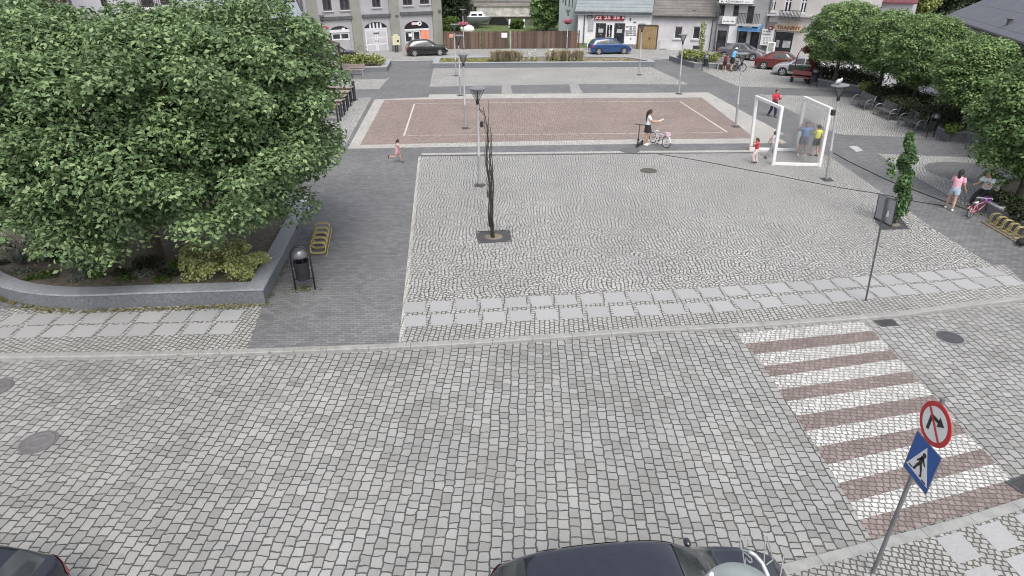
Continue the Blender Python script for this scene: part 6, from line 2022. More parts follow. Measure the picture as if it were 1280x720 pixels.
# white shop
F = Facade('white_shop', 'white single storey shop with a red sign and grey blue roof', 'building', (721, 58.8), (811.3, 61.5))
ze = F.uv(765, 15.5)[1]
w = [F.rect(744, 29, 757, 61), F.rect(767, 29, 780.5, 61.5)]
o = [(a, b, .12, d) for a, b, c, d in w]
gate = F.rect(797, 31.5, 811.3, 61)
F.wall(MAT['shopwhite'], 0, F.L, -.1, ze, o, 7.5)
for r in o: F.window(r, MAT['brownframe'], MAT['glass'], None, (1, 1), .12, name='shop_door')
for r in o:
    F.box('notice', M('grey_notice', (.42, .42, .44), .5, var=.2), (r[0] + .3, r[1] - .3, 1.55, 1.95), .07, .09)
rr2 = random.Random(8)
for r in o:
    mb = MB()
    for k in range(7): mb.box((r[0] + .25 + rr2.random() * (r[1] - r[0] - .5), .085, .4 + rr2.random() * 2.0), (.12, .008, .1))
    mb.build('stickers', MAT['lampcap'], F.t)
rp = F.rect(743.3, 18.8, 780.6, 25.2)
F.box('red_sign_board', MAT['sign_red2'] if 'sign_red2' in MAT else M('wine_red_sign', (.23, .012, .035), .35, var=.15), rp, -.16, -.003)
MAT['pale_letters'] = M('pale_sign_letters', (.85, .66, .60), .4, var=.05)
for k, pair in enumerate(('32', '25', '35')): F.text(pair, 748.2 + 11.3 * k, 22, 4.0, MAT['pale_letters'], y=-.17, width_px=8.2, bold=.012)
F.box('sign_mark', MAT['sign_white'], F.rect(778.3, 20.5, 779.8, 23.3), -.175, -.163)
rp = F.rect(758.9, 31, 764.8, 46)
F.box('vertical_sign_board', MAT['sign_black'], rp, -.08, -.003)
for k, ch in enumerate('PIZZA'):
    F.text(ch, 761.9, 32.9 + k * 2.9, 2.1, MAT['sign_white'], y=-.09, bold=.01)
F.box('lamp_panel', M('grey_sign_panel', (.40, .40, .43), .5, var=.15), F.rect(735.5, 25, 742, 38), -.12, -.003)
u, z = F.uv(737.3, 20.7)
mb = MB(); mb.lathe([(0, 0), (.34, .0), (.28, .22), (0, .3)], (u, -.02, z - .1), 14, cap=False); mb.build('wall_lamp', MAT['dark_cornice'], F.t)
mb = MB(); rq = random.Random(3)
for row in range(5):
    for cx in (784, 788.5, 793):
        if row == 1 and cx < 785: continue
        u, z = F.uv(cx, 33.5 + row * 2.6)
        mb.box((u, -.012, z), (.26 + .12 * rq.random(), .012, .09 + .05 * rq.random()))
u, z = F.uv(788, 24.5); mb.box((u, -.012, z), (.16, .012, .3)); u, z = F.uv(793.5, 28); mb.box((u, -.012, z), (.3, .012, .15)); u, z = F.uv(788.5, 48.5); mb.box((u, -.012, z), (.1, .012, .2))
mb.build('menu_marks', M('menu_print', (.12, .12, .13), .7, var=.2), F.t)
F.box('plinth', M('brown_plinth', (.24, .20, .17), .9, var=.3), (0, o[0][0] - .02, -.1, .45), -.05, -.002)
F.box('plinth', M('brown_plinth', (.24, .20, .17), .9, var=.3), (o[1][1] + .02, F.uv(796.5, 60)[0], -.1, .45), -.05, -.002)
a = F.uv(730, 40)[0]
mb = MB(); mb.tube([(a, -.1, .0), (a, -.1, ze)], .06, 8); mb.build('downpipe', MAT['dark_cornice'], F.t)
F.roof(MAT['bluetile'], 0, F.L - .35, ze + .16, 7.5, math.radians(42), .35)
mb = MB(); mb.tube([(-.4, -.42, ze + .02), (F.L, -.42, ze + .02)], .08, 8); mb.build('gutter', MAT['dark_cornice'], F.t)
F.gable(MAT['shopwhite'], 0.02, ze, 7.5, math.radians(42))
# yellow meter box under its left window
F2 = F
b = G(737, 62)
t = thing('gas_box', 'small pale green box standing by the left corner of the white shop', 'box', b, F.rz)
mb = MB(); mb.box((0, 0, .7), (.62, .3, .9)); mb.build('cabinet', M('pale_green_paint', (.60, .66, .50), .6, var=.12), t, bevel=.02)
mb = MB(); mb.box((.12, -.16, .72), (.1, .02, .14)); mb.build('lock', MAT['sign_black'], t)
mb = MB(); mb.box((0, 0, .13), (.5, .25, .26)); mb.build('plinth', MAT['palestone'], t)

# grey house with the wooden gate
F = Facade('grey_house', 'old grey plastered house with a brown gate and worn tiled roof', 'building', (811.6, 61.51), (891.5, 63.9))
ze = F.uv(850, 20)[1]
w = [F.rect(843, 33, 853, 48.5), F.rect(866, 33, 875.5, 49)]
g0 = F.rect(811.3 - 14.5, 31.5, 821, 61)
gu = F.uv(821, 46)[0]
gt = F.uv(815, 31.2)[1]
o = w + [(0.02, gu, -.05, gt)]
F.wall(MAT['oldplaster'], 0, F.L, -.1, ze, o, 7.5, arches=[(-gu * .9, gu, gt - .45, gt)][:0])
for r in w: F.window(r, MAT['whiteframe'], MAT['glass'], MAT['palestone'], (1, 1), .08)
mb = MB(); mb.b2(-1.25, gu - .02, -.06, .1, .05, gt - .12); g_ = mb.build('wooden_gate', bands('gate_boards', (.23, .16, .075), (.33, .24, .12), .22, 0, .08), F.t)
mb = MB(); mb.box((-.1, -.08, 1.1), (.08, .05, .2)); mb.build('handle', MAT['darkmetal'], g_)
mb = MB(); mb.b2(-1.42, -1.25, -.10, .0, -.05, gt - .02); mb.b2(-1.25, gu, -.09, .0, gt - .12, gt + .02); mb.b2(gu - .02, gu + .1, -.09, .0, -.05, gt - .05); mb.build('gate_frame', MAT['wood_dark'], F.t)
F.box('gate_step', MAT['dark_cornice'], (-1.4, gu + .05, -.08, .05), -.25, -.11)
F.roof(MAT['browntile'], .3, F.L, ze + .14, 7.5, math.radians(40), .3, hip1=1.5)
mb = MB(); mb.tube([(0, -.36, ze + .02), (F.L + .3, -.36, ze + .02)], .07, 8); mb.build('gutter', MAT['dark_cornice'], F.t)
a = F.uv(888.5, 45)[0]
mb = MB(); mb.tube([(a, -.1, 0), (a, -.1, ze)], .05, 8); mb.build('downpipe', MAT['dark_cornice'], F.t)
q = F.rect(824, 49.5, 834, 63); F.box('hatch', MAT['palestone'], (q[0], q[1], .05, q[3]), -.1, -.002)
mb = MB()
for s in (0, 1): mb.b2(q[0] + .05 + s * (q[1] - q[0]) * .45, q[0] + .02 + (q[1] - q[0]) * (.45 + s * .5), -.115, -.102, .15, q[3] - .12)
mb.build('hatch_panels', MAT['oldplaster'], F.t)
q = F.rect(866, 57, 878, 63); F.box('cellar_window', MAT['glass'], (q[0], q[1], .15, q[3]), -.03, -.004)

# law office tenement
F = Facade('office_tenement', 'narrow grey tenement with white signs and a blue shop awning', 'building', (893, 65), (953.5, 69.3))
zt = 10
w = [F.rect(899, 5.5, 906, 20), F.rect(916.5, 6.5, 923.5, 20.5), F.rect(933.5, 7.5, 942, 29.5)]
d_ = [F.rect(895.5, 38, 907, 66), F.rect(922, 38, 932, 67), F.rect(937, 40, 947.5, 68)]
d_ = [(a, b, .05, d) for a, b, c, d in d_]
F.wall(MAT['oldplaster2'] if 'oldplaster2' in MAT else stucco('grey_office_stucco', (.30, .30, .31), .15), 0, F.L, -.1, zt, w + d_, 9)
for r in w: F.window(r, MAT['brownframe'], MAT['glass'], None, (1, 2), .08)
for i, r in enumerate(d_): F.window(r, MAT['darkmetal'], MAT['glass'], None, (1, 2), .1, name='shop_door' if i != 1 else 'shop_window')
rp = F.rect(900.5, -8, 942.5, 4.3); F.box('office_sign_board', MAT['sign_white'], rp, -.35, -.003)
F.text('P.', 904.5, 1.9, 2.4, MAT['sign_black'], y=-.36, width_px=3.6); F.text('ADWOKAT', 919.5, 1.9, 2.4, MAT['sign_black'], y=-.36, width_px=23)
F.box('sign_underline', MAT['dark_cornice'], F.rect(932.5, 2.2, 938.5, 2.6), -.362, -.353)
rp = F.rect(903.8, 20.6, 920, 30); F.box('white_sign_board', MAT['sign_white'], rp, -.3, -.003)
mb = MB()
for cx, wpx in ((906.5, 3), (911, 3.4), (916.5, 4)):
    q = F.rect(cx - wpx / 2, 25.7, cx + wpx / 2, 27); mb.b2(q[0], q[1], -.31, -.302, q[2], q[3])
mb.build('sign_marks', MAT['lampcap'], F.t)
rp = F.rect(911, 31.8, 921.5, 54); F.box('white_door_panel', MAT['sign_white'], rp, -.2, -.003)
F.box('fascia', MAT['dark_cornice'], F.rect(896, 30.4, 922, 31.5), -.15, -.003)
q = F.rect(924, 29.6, 951.5, 31.8); F.box('balcony_slab', MAT['palestone'], q, -1.1, -.003)
mb = MB(); zb = q[3]
for k in range(15):
    u = q[0] + .05 + (q[1] - q[0] - .1) * k / 14; mb.b2(u - .02, u + .02, -1.06, -1.02, zb, zb + .95)
mb.b2(q[0], q[1], -1.08, -1.0, zb + .95, zb + 1.0); mb.build('balcony_railing', MAT['darkmetal'], F.t)
q = F.rect(926, 33.6, 953, 38.5)
mb = MB(); mb.add([(q[0], -.01, q[3] + .3), (q[1], -.01, q[3] + .3), (q[1], -.95, q[3] - .05), (q[0], -.95, q[3] - .05), (q[0], -.95, q[2]), (q[1], -.95, q[2])], [(0, 3, 2, 1), (3, 4, 5, 2)])
mb.build('awning', M('blue_awning', (.09, .24, .46), .6, var=.25, scale=2), F.t)
mb = MB(); qq = F.rect(931, 35, 943, 36.8); mb.b2(qq[0], qq[1], -.97, -.953, qq[2] + .25, qq[3] + .25); mb.build('awning_strip', M('pale_awning_print', (.6, .72, .8), .6, var=.2), F.t)
mb = MB()
for u in (F.uv(895.2, 40)[0], F.L - .08): mb.tube([(u, -.1, 0), (u, -.1, zt)], .07, 8)
for u in (): pass
mb.build('downpipe', MAT['dark_cornice'], F.t)
F.box('pillar', MAT['palestone'], (d_[1][1] + .05, d_[2][0] - .05, 0, d_[1][3]), -.03, -.003)

# fabric shop tenement
F = Facade('fabric_shop', 'beige tenement with a fabric shop behind the leftmost round tree', 'building', (953.6, 69.3), (1060, 78))
zt = 10
w = [F.rect(963.5, -12, 971.5, 14.5), F.rect(981, -12, 991, 15.5), F.rect(1001, -12, 1010, 17)]
d_ = [F.rect(967.5, 40, 990, 67.5)]
d_ = [(a, b, .05, d) for a, b, c, d in d_]
F.wall(stucco('beige_stucco', (.50, .48, .46), .1), 0, F.L, -.1, zt, w + d_, 9)
F.box('shop_zone', stucco('brown_grey_stucco', (.22, .20, .20), .2), (F.uv(955, 30)[0], d_[0][0] - .01, .0, F.uv(960, 27)[1]), -.03, -.002)
for r in w: F.window(r, MAT['whiteframe'], MAT['glass'], MAT['palestone'], (2, 2), .12)
a, b, c, d = d_[0]; m1 = a + (b - a) * .37
F.box('shop_base', MAT['darkmetal'], (a + .005, b - .005, .05, .7), .05, .14)
F.window((a + .01, m1, .71, d - .6), MAT['darkmetal'], MAT['glass_pale'], None, (1, 1), .14, name='shop_window'); F.window((m1 + .01, b - .01, .71, d - .6), MAT['darkmetal'], MAT['glass_pale'], None, (1, 1), .16, name='shop_window')
F.window((a + .01, b - .01, d - .59, d - .01), MAT['darkmetal'], MAT['glass'], None, (3, 1), .1, name='shop_fanlight')
rp = F.rect(969, 31.2, 1003, 38.2); F.box('fabric_sign_board', M('tan_sign', (.56, .43, .30), .5, var=.12), rp, -.22, -.003)
F.text('TKANINY', 986.5, 34.9, 4.3, M('brown_letters', (.20, .05, .03), .5, var=.1), y=-.23, width_px=30, bold=.01)
rp = F.rect(952.6, 36.2, 967.4, 56.5); F.box('white_price_board', MAT['sign_white'], rp, -.3, -.003)
F.text('KAPY', 960, 39, 1.7, MAT['sign_black'], y=-.31, width_px=9)
F.text('FIRANY', 960, 42.8, 1.7, MAT['sign_black'], y=-.31, width_px=11.5)
mb = MB()
for row in (46.8, 48.4, 50.6, 52.6, 54.2):
    for cx in (956.5, 960, 963.6):
        q = F.rect(cx - 1.4, row - .3, cx + 1.2, row + .35); mb.b2(q[0], q[1], -.31, -.302, q[2], q[3])
mb.build('board_marks', MAT['lampcap'], F.t)
q = F.rect(955.5, 17.5, 1020, 20.5); F.box('ledge', MAT['palestone'], (F.uv(960, 17)[0], F.L, q[2], q[2] + .16), -.35, -.003)
q = F.rect(976, 22.8, 1003, 24.6); F.box('balcony_slab', MAT['dark_cornice'], q, -.9, -.36)
mb = MB()
for k in range(16):
    u = q[0] + .05 + (q[1] - q[0] - .1) * k / 15; mb.b2(u - .02, u + .02, -.88, -.84, q[3], q[3] + .7)
mb.b2(q[0], q[1], -.89, -.83, q[3] + .7, q[3] + .75); mb.build('balcony_railing', MAT['darkmetal'], F.t)
q = F.rect(963, 32, 968.2, 37); 
mb = MB(); mb.b2(q[0], q[1], -.6, -.45, q[2], q[3]); pj = mb.build('projecting_sign', M('wine_sign', (.14, .03, .06), .5, var=.2), F.t)
mb = MB(); mb.b2(q[0] + .12, q[1] - .12, -.62, -.604, q[2] + .12, q[3] - .12); mb.build('sign_face', M('pink_sign_face', (.72, .55, .58), .5, var=.1), pj)
b = G(961.5, 71.5)
t = thing('poster_stand', 'white oval topped poster stand before the fabric shop', 'poster stand', b, F.rz)
mb = MB(); mb.box((0, 0, .7), (.8, .16, 1.4)); mb.build('panel', MAT['white'], t, bevel=.07)
mb = MB(); mb.box((.0, -.085, .95), (.5, .012, .8)); mb.build('poster', M('grey_poster', (.36, .38, .34), .5, var=.35, scale=6), t)

# building row behind the big tree
F = Facade('metal_roofed_house', 'house with a grey blue standing seam roof behind the big tree', 'building', (223, 84), (386, 71.2))
ze = F.uv(370, 22.5)[1]
w = [F.rect(350 - 40 * k, 38, 362 - 40 * k, 56) for k in range(4)]
F.wall(MAT['shopwhite'], 0, F.L, -.1, ze, w, 9)
for r in w: F.window(r, MAT['whiteframe'], MAT['glass'], MAT['palestone'], (2, 1), .1)
F.roof(MAT['seam'], 0, F.L - .3, ze + .3, 9, math.radians(40), .3)
F.box('fascia', MAT['white'], (0, F.L - .1, ze - .12, ze + .0), -.3, -.003)
mb = MB(); mb.tube([(-.2, -.36, ze + .06), (F.L - .05, -.36, ze + .06)], .09, 8); mb.tube([(F.L - .06, -.28, ze + 2.2), (F.L - .06, -.2, 0)], .09, 8); mb.build('gutter', MAT['dark_cornice'], F.t)
u = F.uv(369, 5)[0]
mb = MB(); ym = 1.6; zz = ze + .3 + ym * math.tan(math.radians(40)); Rr = Matrix.Rotation(math.radians(40), 3, 'X'); mb.box((u, ym, zz + .05), (.75, 1.0, .12), M=Rr); sk_ = mb.build('skylight', MAT['darkmetal'], F.t)
mb = MB(); mb.box((u, ym - .02, zz + .13), (.6, .82, .03), M=Rr); mb.build('pane', M('sky_glass', (.75, .78, .8), .15, var=.05), sk_)

F = Facade('balcony_house', 'grey house with a recessed balcony above the big tree crown', 'building', (171, 88), (223, 84))
w = [F.rect(175, -12, 191, 9), F.rect(200, -12, 214, 6)]
F.wall(MAT['palestone'], 0, F.L, -.1, 10, w, 9)
for r in w: F.window(r, MAT['brownframe'], MAT['glass'], MAT['white'], (2, 1), .12)
q = F.rect(173, 5.5, 216, 9.5)
mb = MB(); 
for k in range(18):
    u = q[0] + (q[1] - q[0]) * k / 17; mb.b2(u - .02, u + .02, -.5, -.46, q[2] + .002, q[2] + .9)
mb.b2(q[0], q[1], -.52, -.44, q[2] + .9, q[2] + .96); mb.build('balcony_railing', MAT['darkmetal'], F.t)
F.box('balcony_slab', MAT['white'], (q[0] - .1, q[1] + .1, q[2] - .16, q[2]), -.6, -.003)

F = Facade('white_tenement', 'pale lilac tenement with small windows left of the balcony house', 'building', (113, 95), (170.6, 88.3))
w = [F.rect(125, -12, 133.5, 10.5), F.rect(149.5, -12, 156.5, 5.5)]
F.wall(stucco('lilac_white_stucco', (.56, .55, .58), .06), 0, F.L, -.1, 10, w, 9)
for r in w: F.window(r, MAT['brownframe'], MAT['glass'], MAT['palestone'], (2, 1), .1)
mb = MB(); mb.tube([(.12, -.12, 0), (.12, -.12, 10)], .09, 8); mb.build('downpipe', M('violet_pipe', (.14, .13, .2), .5, var=.2), F.t)

F = Facade('brick_tenement', 'dark red brick tenement with a green balcony in the top left corner', 'building', (-70, 262), (111.5, 95.5))
w = [F.rect(41 + 0, 15, 47, 23.5), F.rect(55.5, 12, 62, 24), F.rect(75, 9, 85, 21), F.rect(92, 8, 98, 24)]
F.wall(MAT['brick'], 0, F.L, -.1, 11, w[2:], 9, name='brick_wall')
for r in w[2:]: F.window(r, MAT['whiteframe'], MAT['glass'], MAT['palestone'], (1, 1), .08)
for r in w:
    hw_ = (r[1] - r[0]) / 2 + .1; cu = (r[0] + r[1]) / 2
    mb = MB()
    for k in range(9):
        a = math.pi * (.12 + .76 * k / 8); mb.box((cu + hw_ * math.cos(a), -.06, r[3] - .1 + hw_ * .6 * math.sin(a)), (.14, .1, .3), M=Matrix.Rotation(math.pi / 2 - a, 3, 'Y'))
    mb.build('window_arch', M('brick_arch', (.15, .075, .065), .9, var=.3), F.t)
for r in w[:2]: F.box('blind_window', MAT['glass'], r, -.02, -.003)
q0, q1 = F.uv(5, 21.5), F.uv(34, 14)
zc = (q0[1] + q1[1]) / 2
mb = MB(); mb.b2(q0[0], q1[0], -1.1, -.003, zc - .1, zc + .06); mb.build('balcony_slab', MAT['white'], F.t)
mb = MB(); mb.b2(q0[0], q1[0], -1.08, -1.04, zc + .061, zc + .95); mb.b2(q0[0], q0[0] + .05, -1.04, -.01, zc + .061, zc + .95); mb.build('balcony_panel', M('green_balcony_panel', (.07, .15, .12), .5, var=.3, scale=2), F.t)
mb = MB()
for k in range(8): mb.b2(q0[0] + (q1[0] - q0[0]) * k / 8, q0[0] + (q1[0] - q0[0]) * k / 8 + .05, -1.12, -1.085, zc + .061, zc + 1.0)
mb.b2(q0[0], q1[0], -1.12, -1.0, zc + 1.0, zc + 1.06); mb.build('balcony_railing', MAT['whiteframe'], F.t)
for k in range(2):
    pz = MB(); pz.box((q0[0] + .9 + .5 * k, -.7, zc + .45), (.35, .35, .04)); pz.b2(q0[0] + .72 + .5 * k, q0[0] + .76 + .5 * k, -.55, -.5, zc + .061, zc + .9); pz.build('balcony_chair', MAT['white'], F.t)
z_ = F.uv(60, 6.5)[1]
mb = MB(); mb.b2(q1[0] + .05, F.uv(72, 3)[0], -.14, -.003, z_ - .1, z_ + .08); mb.build('string_course', MAT['palestone'], F.t)
z_ = F.uv(85, 4.5)[1]
mb = MB(); mb.b2(F.uv(74, 4)[0], F.uv(98, 2)[0], -.14, -.003, z_ - .1, z_ + .08); mb.build('string_course', MAT['palestone'], F.t)

# grey-green building left of the white shop
F = Facade('louvred_house', 'grey green house with dark vertical slots behind the brown fence', 'building', (697.5, 56), (722, 56.3))
sl = [F.rect(703.3, -10, 704.5, 4), F.rect(706.6, -10, 708, 7), F.rect(711, -10, 712.3, 9), F.rect(715, -10, 716, 10)]
F.wall(stucco('grey_green_stucco', (.28, .315, .32), .08), 0, F.L, -.1, 9, sl, 6)
for r in sl: F.box('slot', MAT['sign_black'], r, .08, .12)

# big dark roofed hall at the right
A0, B0_ = (1160, 109), (1340, 258)
F = Facade('white_hall', 'low white hall under a huge dark grey roof behind the round trees', 'building', A0, B0_)
ze = F.uv(1235, 36)[1]
F.wall(MAT['shopwhite'], 0, F.L, -.1, ze, [], 14)
mb = MB(); e = .3; D_ = 14; Lh = F.L; pt = math.tan(math.radians(35))
P_ = [(-e, -e, ze - e * pt * 0 ), (Lh + e, -e, ze), (Lh + e, D_ + e, ze), (-e, D_ + e, ze), (D_ / 2, D_ / 2, ze + (D_ / 2 + e) * pt), (Lh + e, D_ / 2, ze + (D_ / 2 + e) * pt)]
mb.add(P_, [(0, 1, 5, 4), (3, 4, 5, 2), (0, 4, 3), (1, 2, 5), (0, 3, 2, 1)]); mb.build('roof', MAT['bigroof'], F.t)
mb = MB(); mb.tube([(-e, -e - .06, ze - .05), (Lh + e, -e - .06, ze - .05)], .11, 8); mb.build('gutter', MAT['dark_cornice'], F.t)
u = F.uv(1251, 35)[0]
mb = MB(); mb.lathe([(.12, 0), (.12, .35), (.2, .4), (.02, .5)], (u, .3, ze + .3), 10); mb.build('roof_vent', MAT['dark_cornice'], F.t)

# brown board fence
A, B = G(555, 61.5), G(723, 60.5)
d = B - A; L = d.length; rz = math.atan2(d.y, d.x)
t = thing('board_fence', 'brown vertical board fence between the tenement and the white shop', 'fence', A, rz)
fh = hgt(640, 61, 39)
rf = random.Random(6)
m_, nt_, p_, new_ = newmat('fence_boards')
_r = new_('ShaderNodeNewGeometry').outputs['Random Per Island']
_c = mix(nt_, _r, (.06, .036, .028), (.20, .125, .10))
_c = mix(nt_, remap(nt_, noise(nt_, 5, 4, new_('ShaderNodeTexCoord').outputs['Object']), .3, .7, 0, .6), _c, (.075, .05, .042))
lk(nt_, _c, p_.inputs['Base Color']); p_.inputs['Roughness'].default_value = .85
MAT['fenceboard'] = m_
posts = [0, L * .28, L * .493, L * .74, L]
for i in range(4):
    mb = MB(); u = posts[i] + .09
    while u < posts[i + 1] - .2:
        w = .15; mb.box((u + w / 2, rf.uniform(-.01, .01), fh / 2 + .03), (w - .012, .03, fh - .06 + rf.uniform(-.03, .03))); u += w
    mb.b2(posts[i] + .07, posts[i + 1] - .07, .02, .07, .35, .45); mb.b2(posts[i] + .07, posts[i + 1] - .07, .02, .07, fh - .4, fh - .3)
    mb.build('board_panel', MAT['fenceboard'], t)
for i, u in enumerate(posts):
    mb = MB(); mb.box((u, 0, fh / 2 + .02), (.12, .12, fh + .06)); mb.build('post', MAT['coping'] if i == 2 else MAT['wood_dark'], t)
u = (G(630, 50) - A).dot(d.normalized())
def FB(px, py):
    r = ray(px, py); n = Vector((-d.y, d.x, 0)).normalized(); k = (A - Vector((0, 0, HC))).dot(n) / r.dot(n); p = Vector((0, 0, HC)) + r * k
    return (p - A).dot(d.normalized()), p.z - A.z
for (x0, y0, x1, y1, m_, nm) in ((626.8, 41, 634, 47, MAT['sign_white'], 'white_notice'), (561.5, 42.5, 566.5, 47, M('orange_notice', (.62, .30, .2), .6, var=.2), 'orange_notice')):
    a, z1 = FB(x0, y0); b_, z0 = FB(x1, y1)
    mb = MB(); mb.b2(a, b_, -.05, -.02, z0, z1); mb.build(nm, m_, t)

# yard behind the fence: rising grass, ruined wall, boat, bushes
y0 = A.y + 1.2
mb = MB(); mb.grid([[(-11, y0, .05), (9, y0, .05)], [(-11, y0 + 2, .9), (9, y0 + 2, .9)], [(-11, y0 + 12, 1.0), (9, y0 + 12, 1.0)], [(-11, y0 + 30, 1.2), (9, y0 + 30, 1.2)]])
struct(mb.build('grass_bank', M('bank_grass', (.06, .10, .03), .95, var=.5, scale=1.2, bump=.05, bscale=4, col2=(.13, .17, .055)), smooth=True))
def Y(px, py, yy):
    r = ray(px, py); k = yy / r.y; return Vector((0, 0, HC)) + r * k
yw = y0 + 16
a, b_ = Y(596, 27, yw), Y(668, 27, yw); top = Y(630, 4, yw).z
t = thing('ruined_wall', 'pale ruined stone wall with a dark arch behind the brown fence', 'wall', (a.x, yw, 1.0))
Lw = b_.x - a.x; hw2 = top - 1.0
mb = MB(); rows = []
mb.b2(0, Lw + 1, 0, .6, hw2 * .42 + .001, hw2 * .86)
mb.build('masonry', M('flaking_plaster', (.30, .29, .27), .95, var=.4, scale=1.1, bump=.05, bscale=5, col2=(.72, .71, .68)), t)
mb = MB(); mb.b2(-.3, Lw + 1.2, -.14, .7, hw2 * .86 + .002, hw2 * .98); mb.b2(-.1, Lw + 1.1, -.12, -.002, hw2 * .39, hw2 * .44); mb.build('ledges', stucco('stone_ledge', (.30, .28, .26), .3, scale=3), t)
mb = MB(); mb.b2(0, Lw + 1, .02, .6, -.4, hw2 * .42); mb.build('lower_masonry', stucco('mossy_stone', (.12, .13, .09), .4, scale=2), t)
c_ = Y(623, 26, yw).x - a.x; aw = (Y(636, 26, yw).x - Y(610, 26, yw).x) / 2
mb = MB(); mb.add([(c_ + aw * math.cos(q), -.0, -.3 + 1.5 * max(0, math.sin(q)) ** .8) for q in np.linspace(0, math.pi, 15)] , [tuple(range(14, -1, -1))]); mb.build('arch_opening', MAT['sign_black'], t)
mb = MB(); mb.add([(-2.5, .5, hw2 * .98 + .3), (Lw + 3, .5, hw2 * .98 + .3), (Lw + 3, 5, hw2 + 3.5), (-2.5, 5, hw2 + 3.5)], [(0, 1, 2, 3)]); mb.b2(-2.5, Lw + 3, .5, 5, -.5, hw2 * .98 + .28); mb.build('shed_roof', MAT['browntile'], t)
for i, px in enumerate((637, 655)):
    p = Y(px, 30, yw - 3)
    tt = thing('white_post', ['short white post right of the dark arch behind the fence', 'short white post by the bush behind the fence'][i], 'post', (p.x, p.y, 1.02))
    mb = MB(); mb.lathe([(.13, 0), (.12, .9), (.08, 1.0), (0, 1.02)], (0, 0, 0), 10); mb.build('shaft', MAT['white'], tt, auto=40); mb = MB(); mb.lathe([(.2, 0), (.2, .12), (.13, .14)], n=10); mb.build('foot', MAT['palestone'], tt)
p = Y(598, 33, y0 + 13)
t = thing('motor_boat', 'small grey boat with a white cabin on the grass behind the fence', 'boat', (p.x, p.y, 1.5), R_(6))
rows = []
for x, w, zb in ((-1.4, .75, .1), (-.6, .85, .05), (.4, .8, .05), (1.1, .5, .2), (1.55, .06, .5)):
    rows.append([(x, -w, .85), (x, -w * .95, .5), (x, -w * .5, zb), (x, 0, zb - .05), (x, w * .5, zb), (x, w * .95, .5), (x, w, .85)])
mb = MB(); mb.grid(rows); mb.add(rows[0], [tuple(range(7))]); mb.build('hull', M('boat_grey', (.20, .21, .23), .4, var=.15), t, auto=40)
mb = MB(); mb.add([(r[0][0], r[0][1], .86) for r in rows] + [(r[0][0], -r[0][1], .86) for r in rows[::-1]], [tuple(range(10))]); mb.build('deck', MAT['white'], t)
rows = [[(-1.2 + dx, -.65 * f, z), (.75 - dx * 1.3, -.6 * f, z), (.95 - dx * 1.6, 0, z), (.75 - dx * 1.3, .6 * f, z), (-1.2 + dx, .65 * f, z)] for dx, f, z in ((0, 1, .86), (.15, .9, 1.2), (.25, .8, 1.4))]
mb = MB(); mb.grid(rows, closed=True); mb.add(rows[-1], [(0, 1, 2, 3, 4)]); mb.build('cabin', MAT['white'], t)
mb = MB(); mb.b2(-.9, -.2, -.64, -.60, .98, 1.2); mb.b2(0, .5, -.63, -.58, .98, 1.2); mb.build('cabin_window', MAT['glass'], t)
t2_ = thing('boat_trailer', 'low dark trailer under the grey boat', 'trailer', (p.x, p.y, 1.02), R_(6))
mb = MB(); mb.b2(-1.5, 1.2, -.5, -.42, .28, .36); mb.b2(-1.5, 1.2, .42, .5, .28, .36); mb.b2(-1.3, -1.2, -.42, .42, .28, .36); mb.b2(.9, 1.0, -.42, .42, .28, .36); mb.b2(1.2, 2.4, -.05, .05, .28, .36); mb.build('chassis', MAT['darkmetal'], t2_)
for s in (-.75, .75):
    mb = MB(); mb.lathe([(.12, -.08), (.29, -.08), (.29, .08), (.12, .08)], (-.2, s, .29), 18, Matrix.Rotation(math.pi / 2, 3, 'X')); mb.build('wheel', MAT['rubber'], t2_)
mb = MB()
p = Y(584, 35.5, y0 + 8)
t = thing('white_tarpaulin', 'white sheet covered heap before the boat behind the fence', 'tarpaulin', (p.x, p.y, 1.05))
mb.ball((0, 0, .2), (.9, .5, .55), 12, 8); mb.build('cover', MAT['white'], t, smooth=True)

def bush_tree(label, px, py, yy, z, rad, H, mat, n, seed, size=.3, cat='tree', name='broadleaf_tree'):
    p = Y(px, py, yy)
    t = thing(name, label, cat, (p.x, yy, z))
    crown('crown', (0, 0, H - rad[2]), rad, n, min(rad) * .36, 150, size, mat, t, seed)
    trunk(t, .16, (0, 0, max(.5, H - 1.6 * rad[2])), [(rad[0] * .5, 0, H - rad[2]), (-rad[0] * .5, .2, H - rad[2]), (0, 0, H - rad[2] * .6)])
    return t


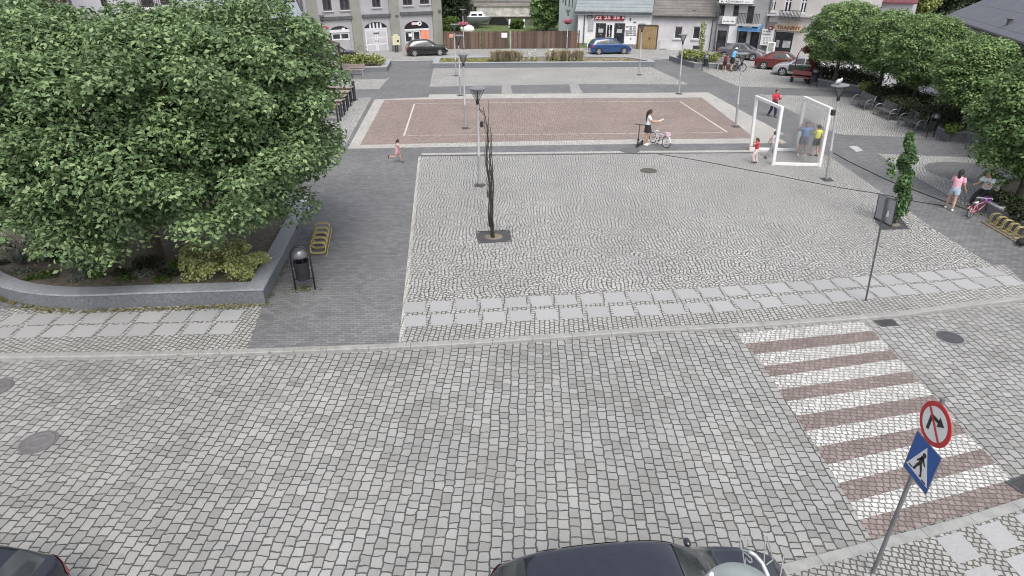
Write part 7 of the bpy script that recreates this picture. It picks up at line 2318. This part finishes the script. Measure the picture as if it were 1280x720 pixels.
bush_tree('round grey green bushy tree between the ruined wall and the slotted house', 683, 20, y0 + 9, .95, (2.0, 1.9, 2.9), 5.6, MAT['leaf_round'], 60, 201)
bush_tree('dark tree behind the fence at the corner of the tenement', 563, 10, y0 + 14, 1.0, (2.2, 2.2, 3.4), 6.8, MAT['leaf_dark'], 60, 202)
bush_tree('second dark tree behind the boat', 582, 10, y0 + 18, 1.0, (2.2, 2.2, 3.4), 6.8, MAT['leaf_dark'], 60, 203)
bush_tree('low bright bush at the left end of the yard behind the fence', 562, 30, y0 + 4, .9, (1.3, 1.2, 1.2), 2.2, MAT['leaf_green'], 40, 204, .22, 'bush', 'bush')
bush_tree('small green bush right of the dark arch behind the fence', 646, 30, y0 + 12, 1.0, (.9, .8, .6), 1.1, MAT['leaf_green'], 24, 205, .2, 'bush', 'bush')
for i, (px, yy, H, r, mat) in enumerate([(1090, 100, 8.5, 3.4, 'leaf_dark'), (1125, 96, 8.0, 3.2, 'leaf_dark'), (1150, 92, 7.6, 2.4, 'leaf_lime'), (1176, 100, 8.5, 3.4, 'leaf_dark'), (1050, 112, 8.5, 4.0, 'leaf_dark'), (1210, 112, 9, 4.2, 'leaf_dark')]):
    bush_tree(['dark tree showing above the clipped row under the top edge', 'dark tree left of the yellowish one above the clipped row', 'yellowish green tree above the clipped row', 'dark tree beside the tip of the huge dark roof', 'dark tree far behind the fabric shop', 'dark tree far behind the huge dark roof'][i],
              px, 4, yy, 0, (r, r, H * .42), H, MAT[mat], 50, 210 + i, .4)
t = Facade('red_roofed_house', 'house with a dark red roof far behind the clipped trees', 'building', (1060, 62), (1125, 66))
t.wall(MAT['palestone'], 0, t.L, -.1, 4.9, [], 8); t.roof(M('dark_red_tiles', (.15, .05, .06), .8, var=.3), 0, t.L, 5.0, 8, math.radians(35))
# far wood that closes the view
t = thing('far_wood', 'far wood closing the view behind the houses', 'wood', (0, 130, 0)); t['kind'] = 'stuff'
rw = np.random.default_rng(77); Ps, Ns = [], []
for k in range(260):
    c = np.array([rw.uniform(-110, 140), rw.uniform(0, 18), rw.uniform(1.5, 9)])
    P_, N_ = clump_points(c, rw.uniform(2, 3.6), 75, rw); Ps.append(P_); Ns.append(N_)
mesh_quads('foliage', leaf_faces(np.concatenate(Ps), np.concatenate(Ns), 1.0, rng=rw), MAT['leaf_dark'], t)
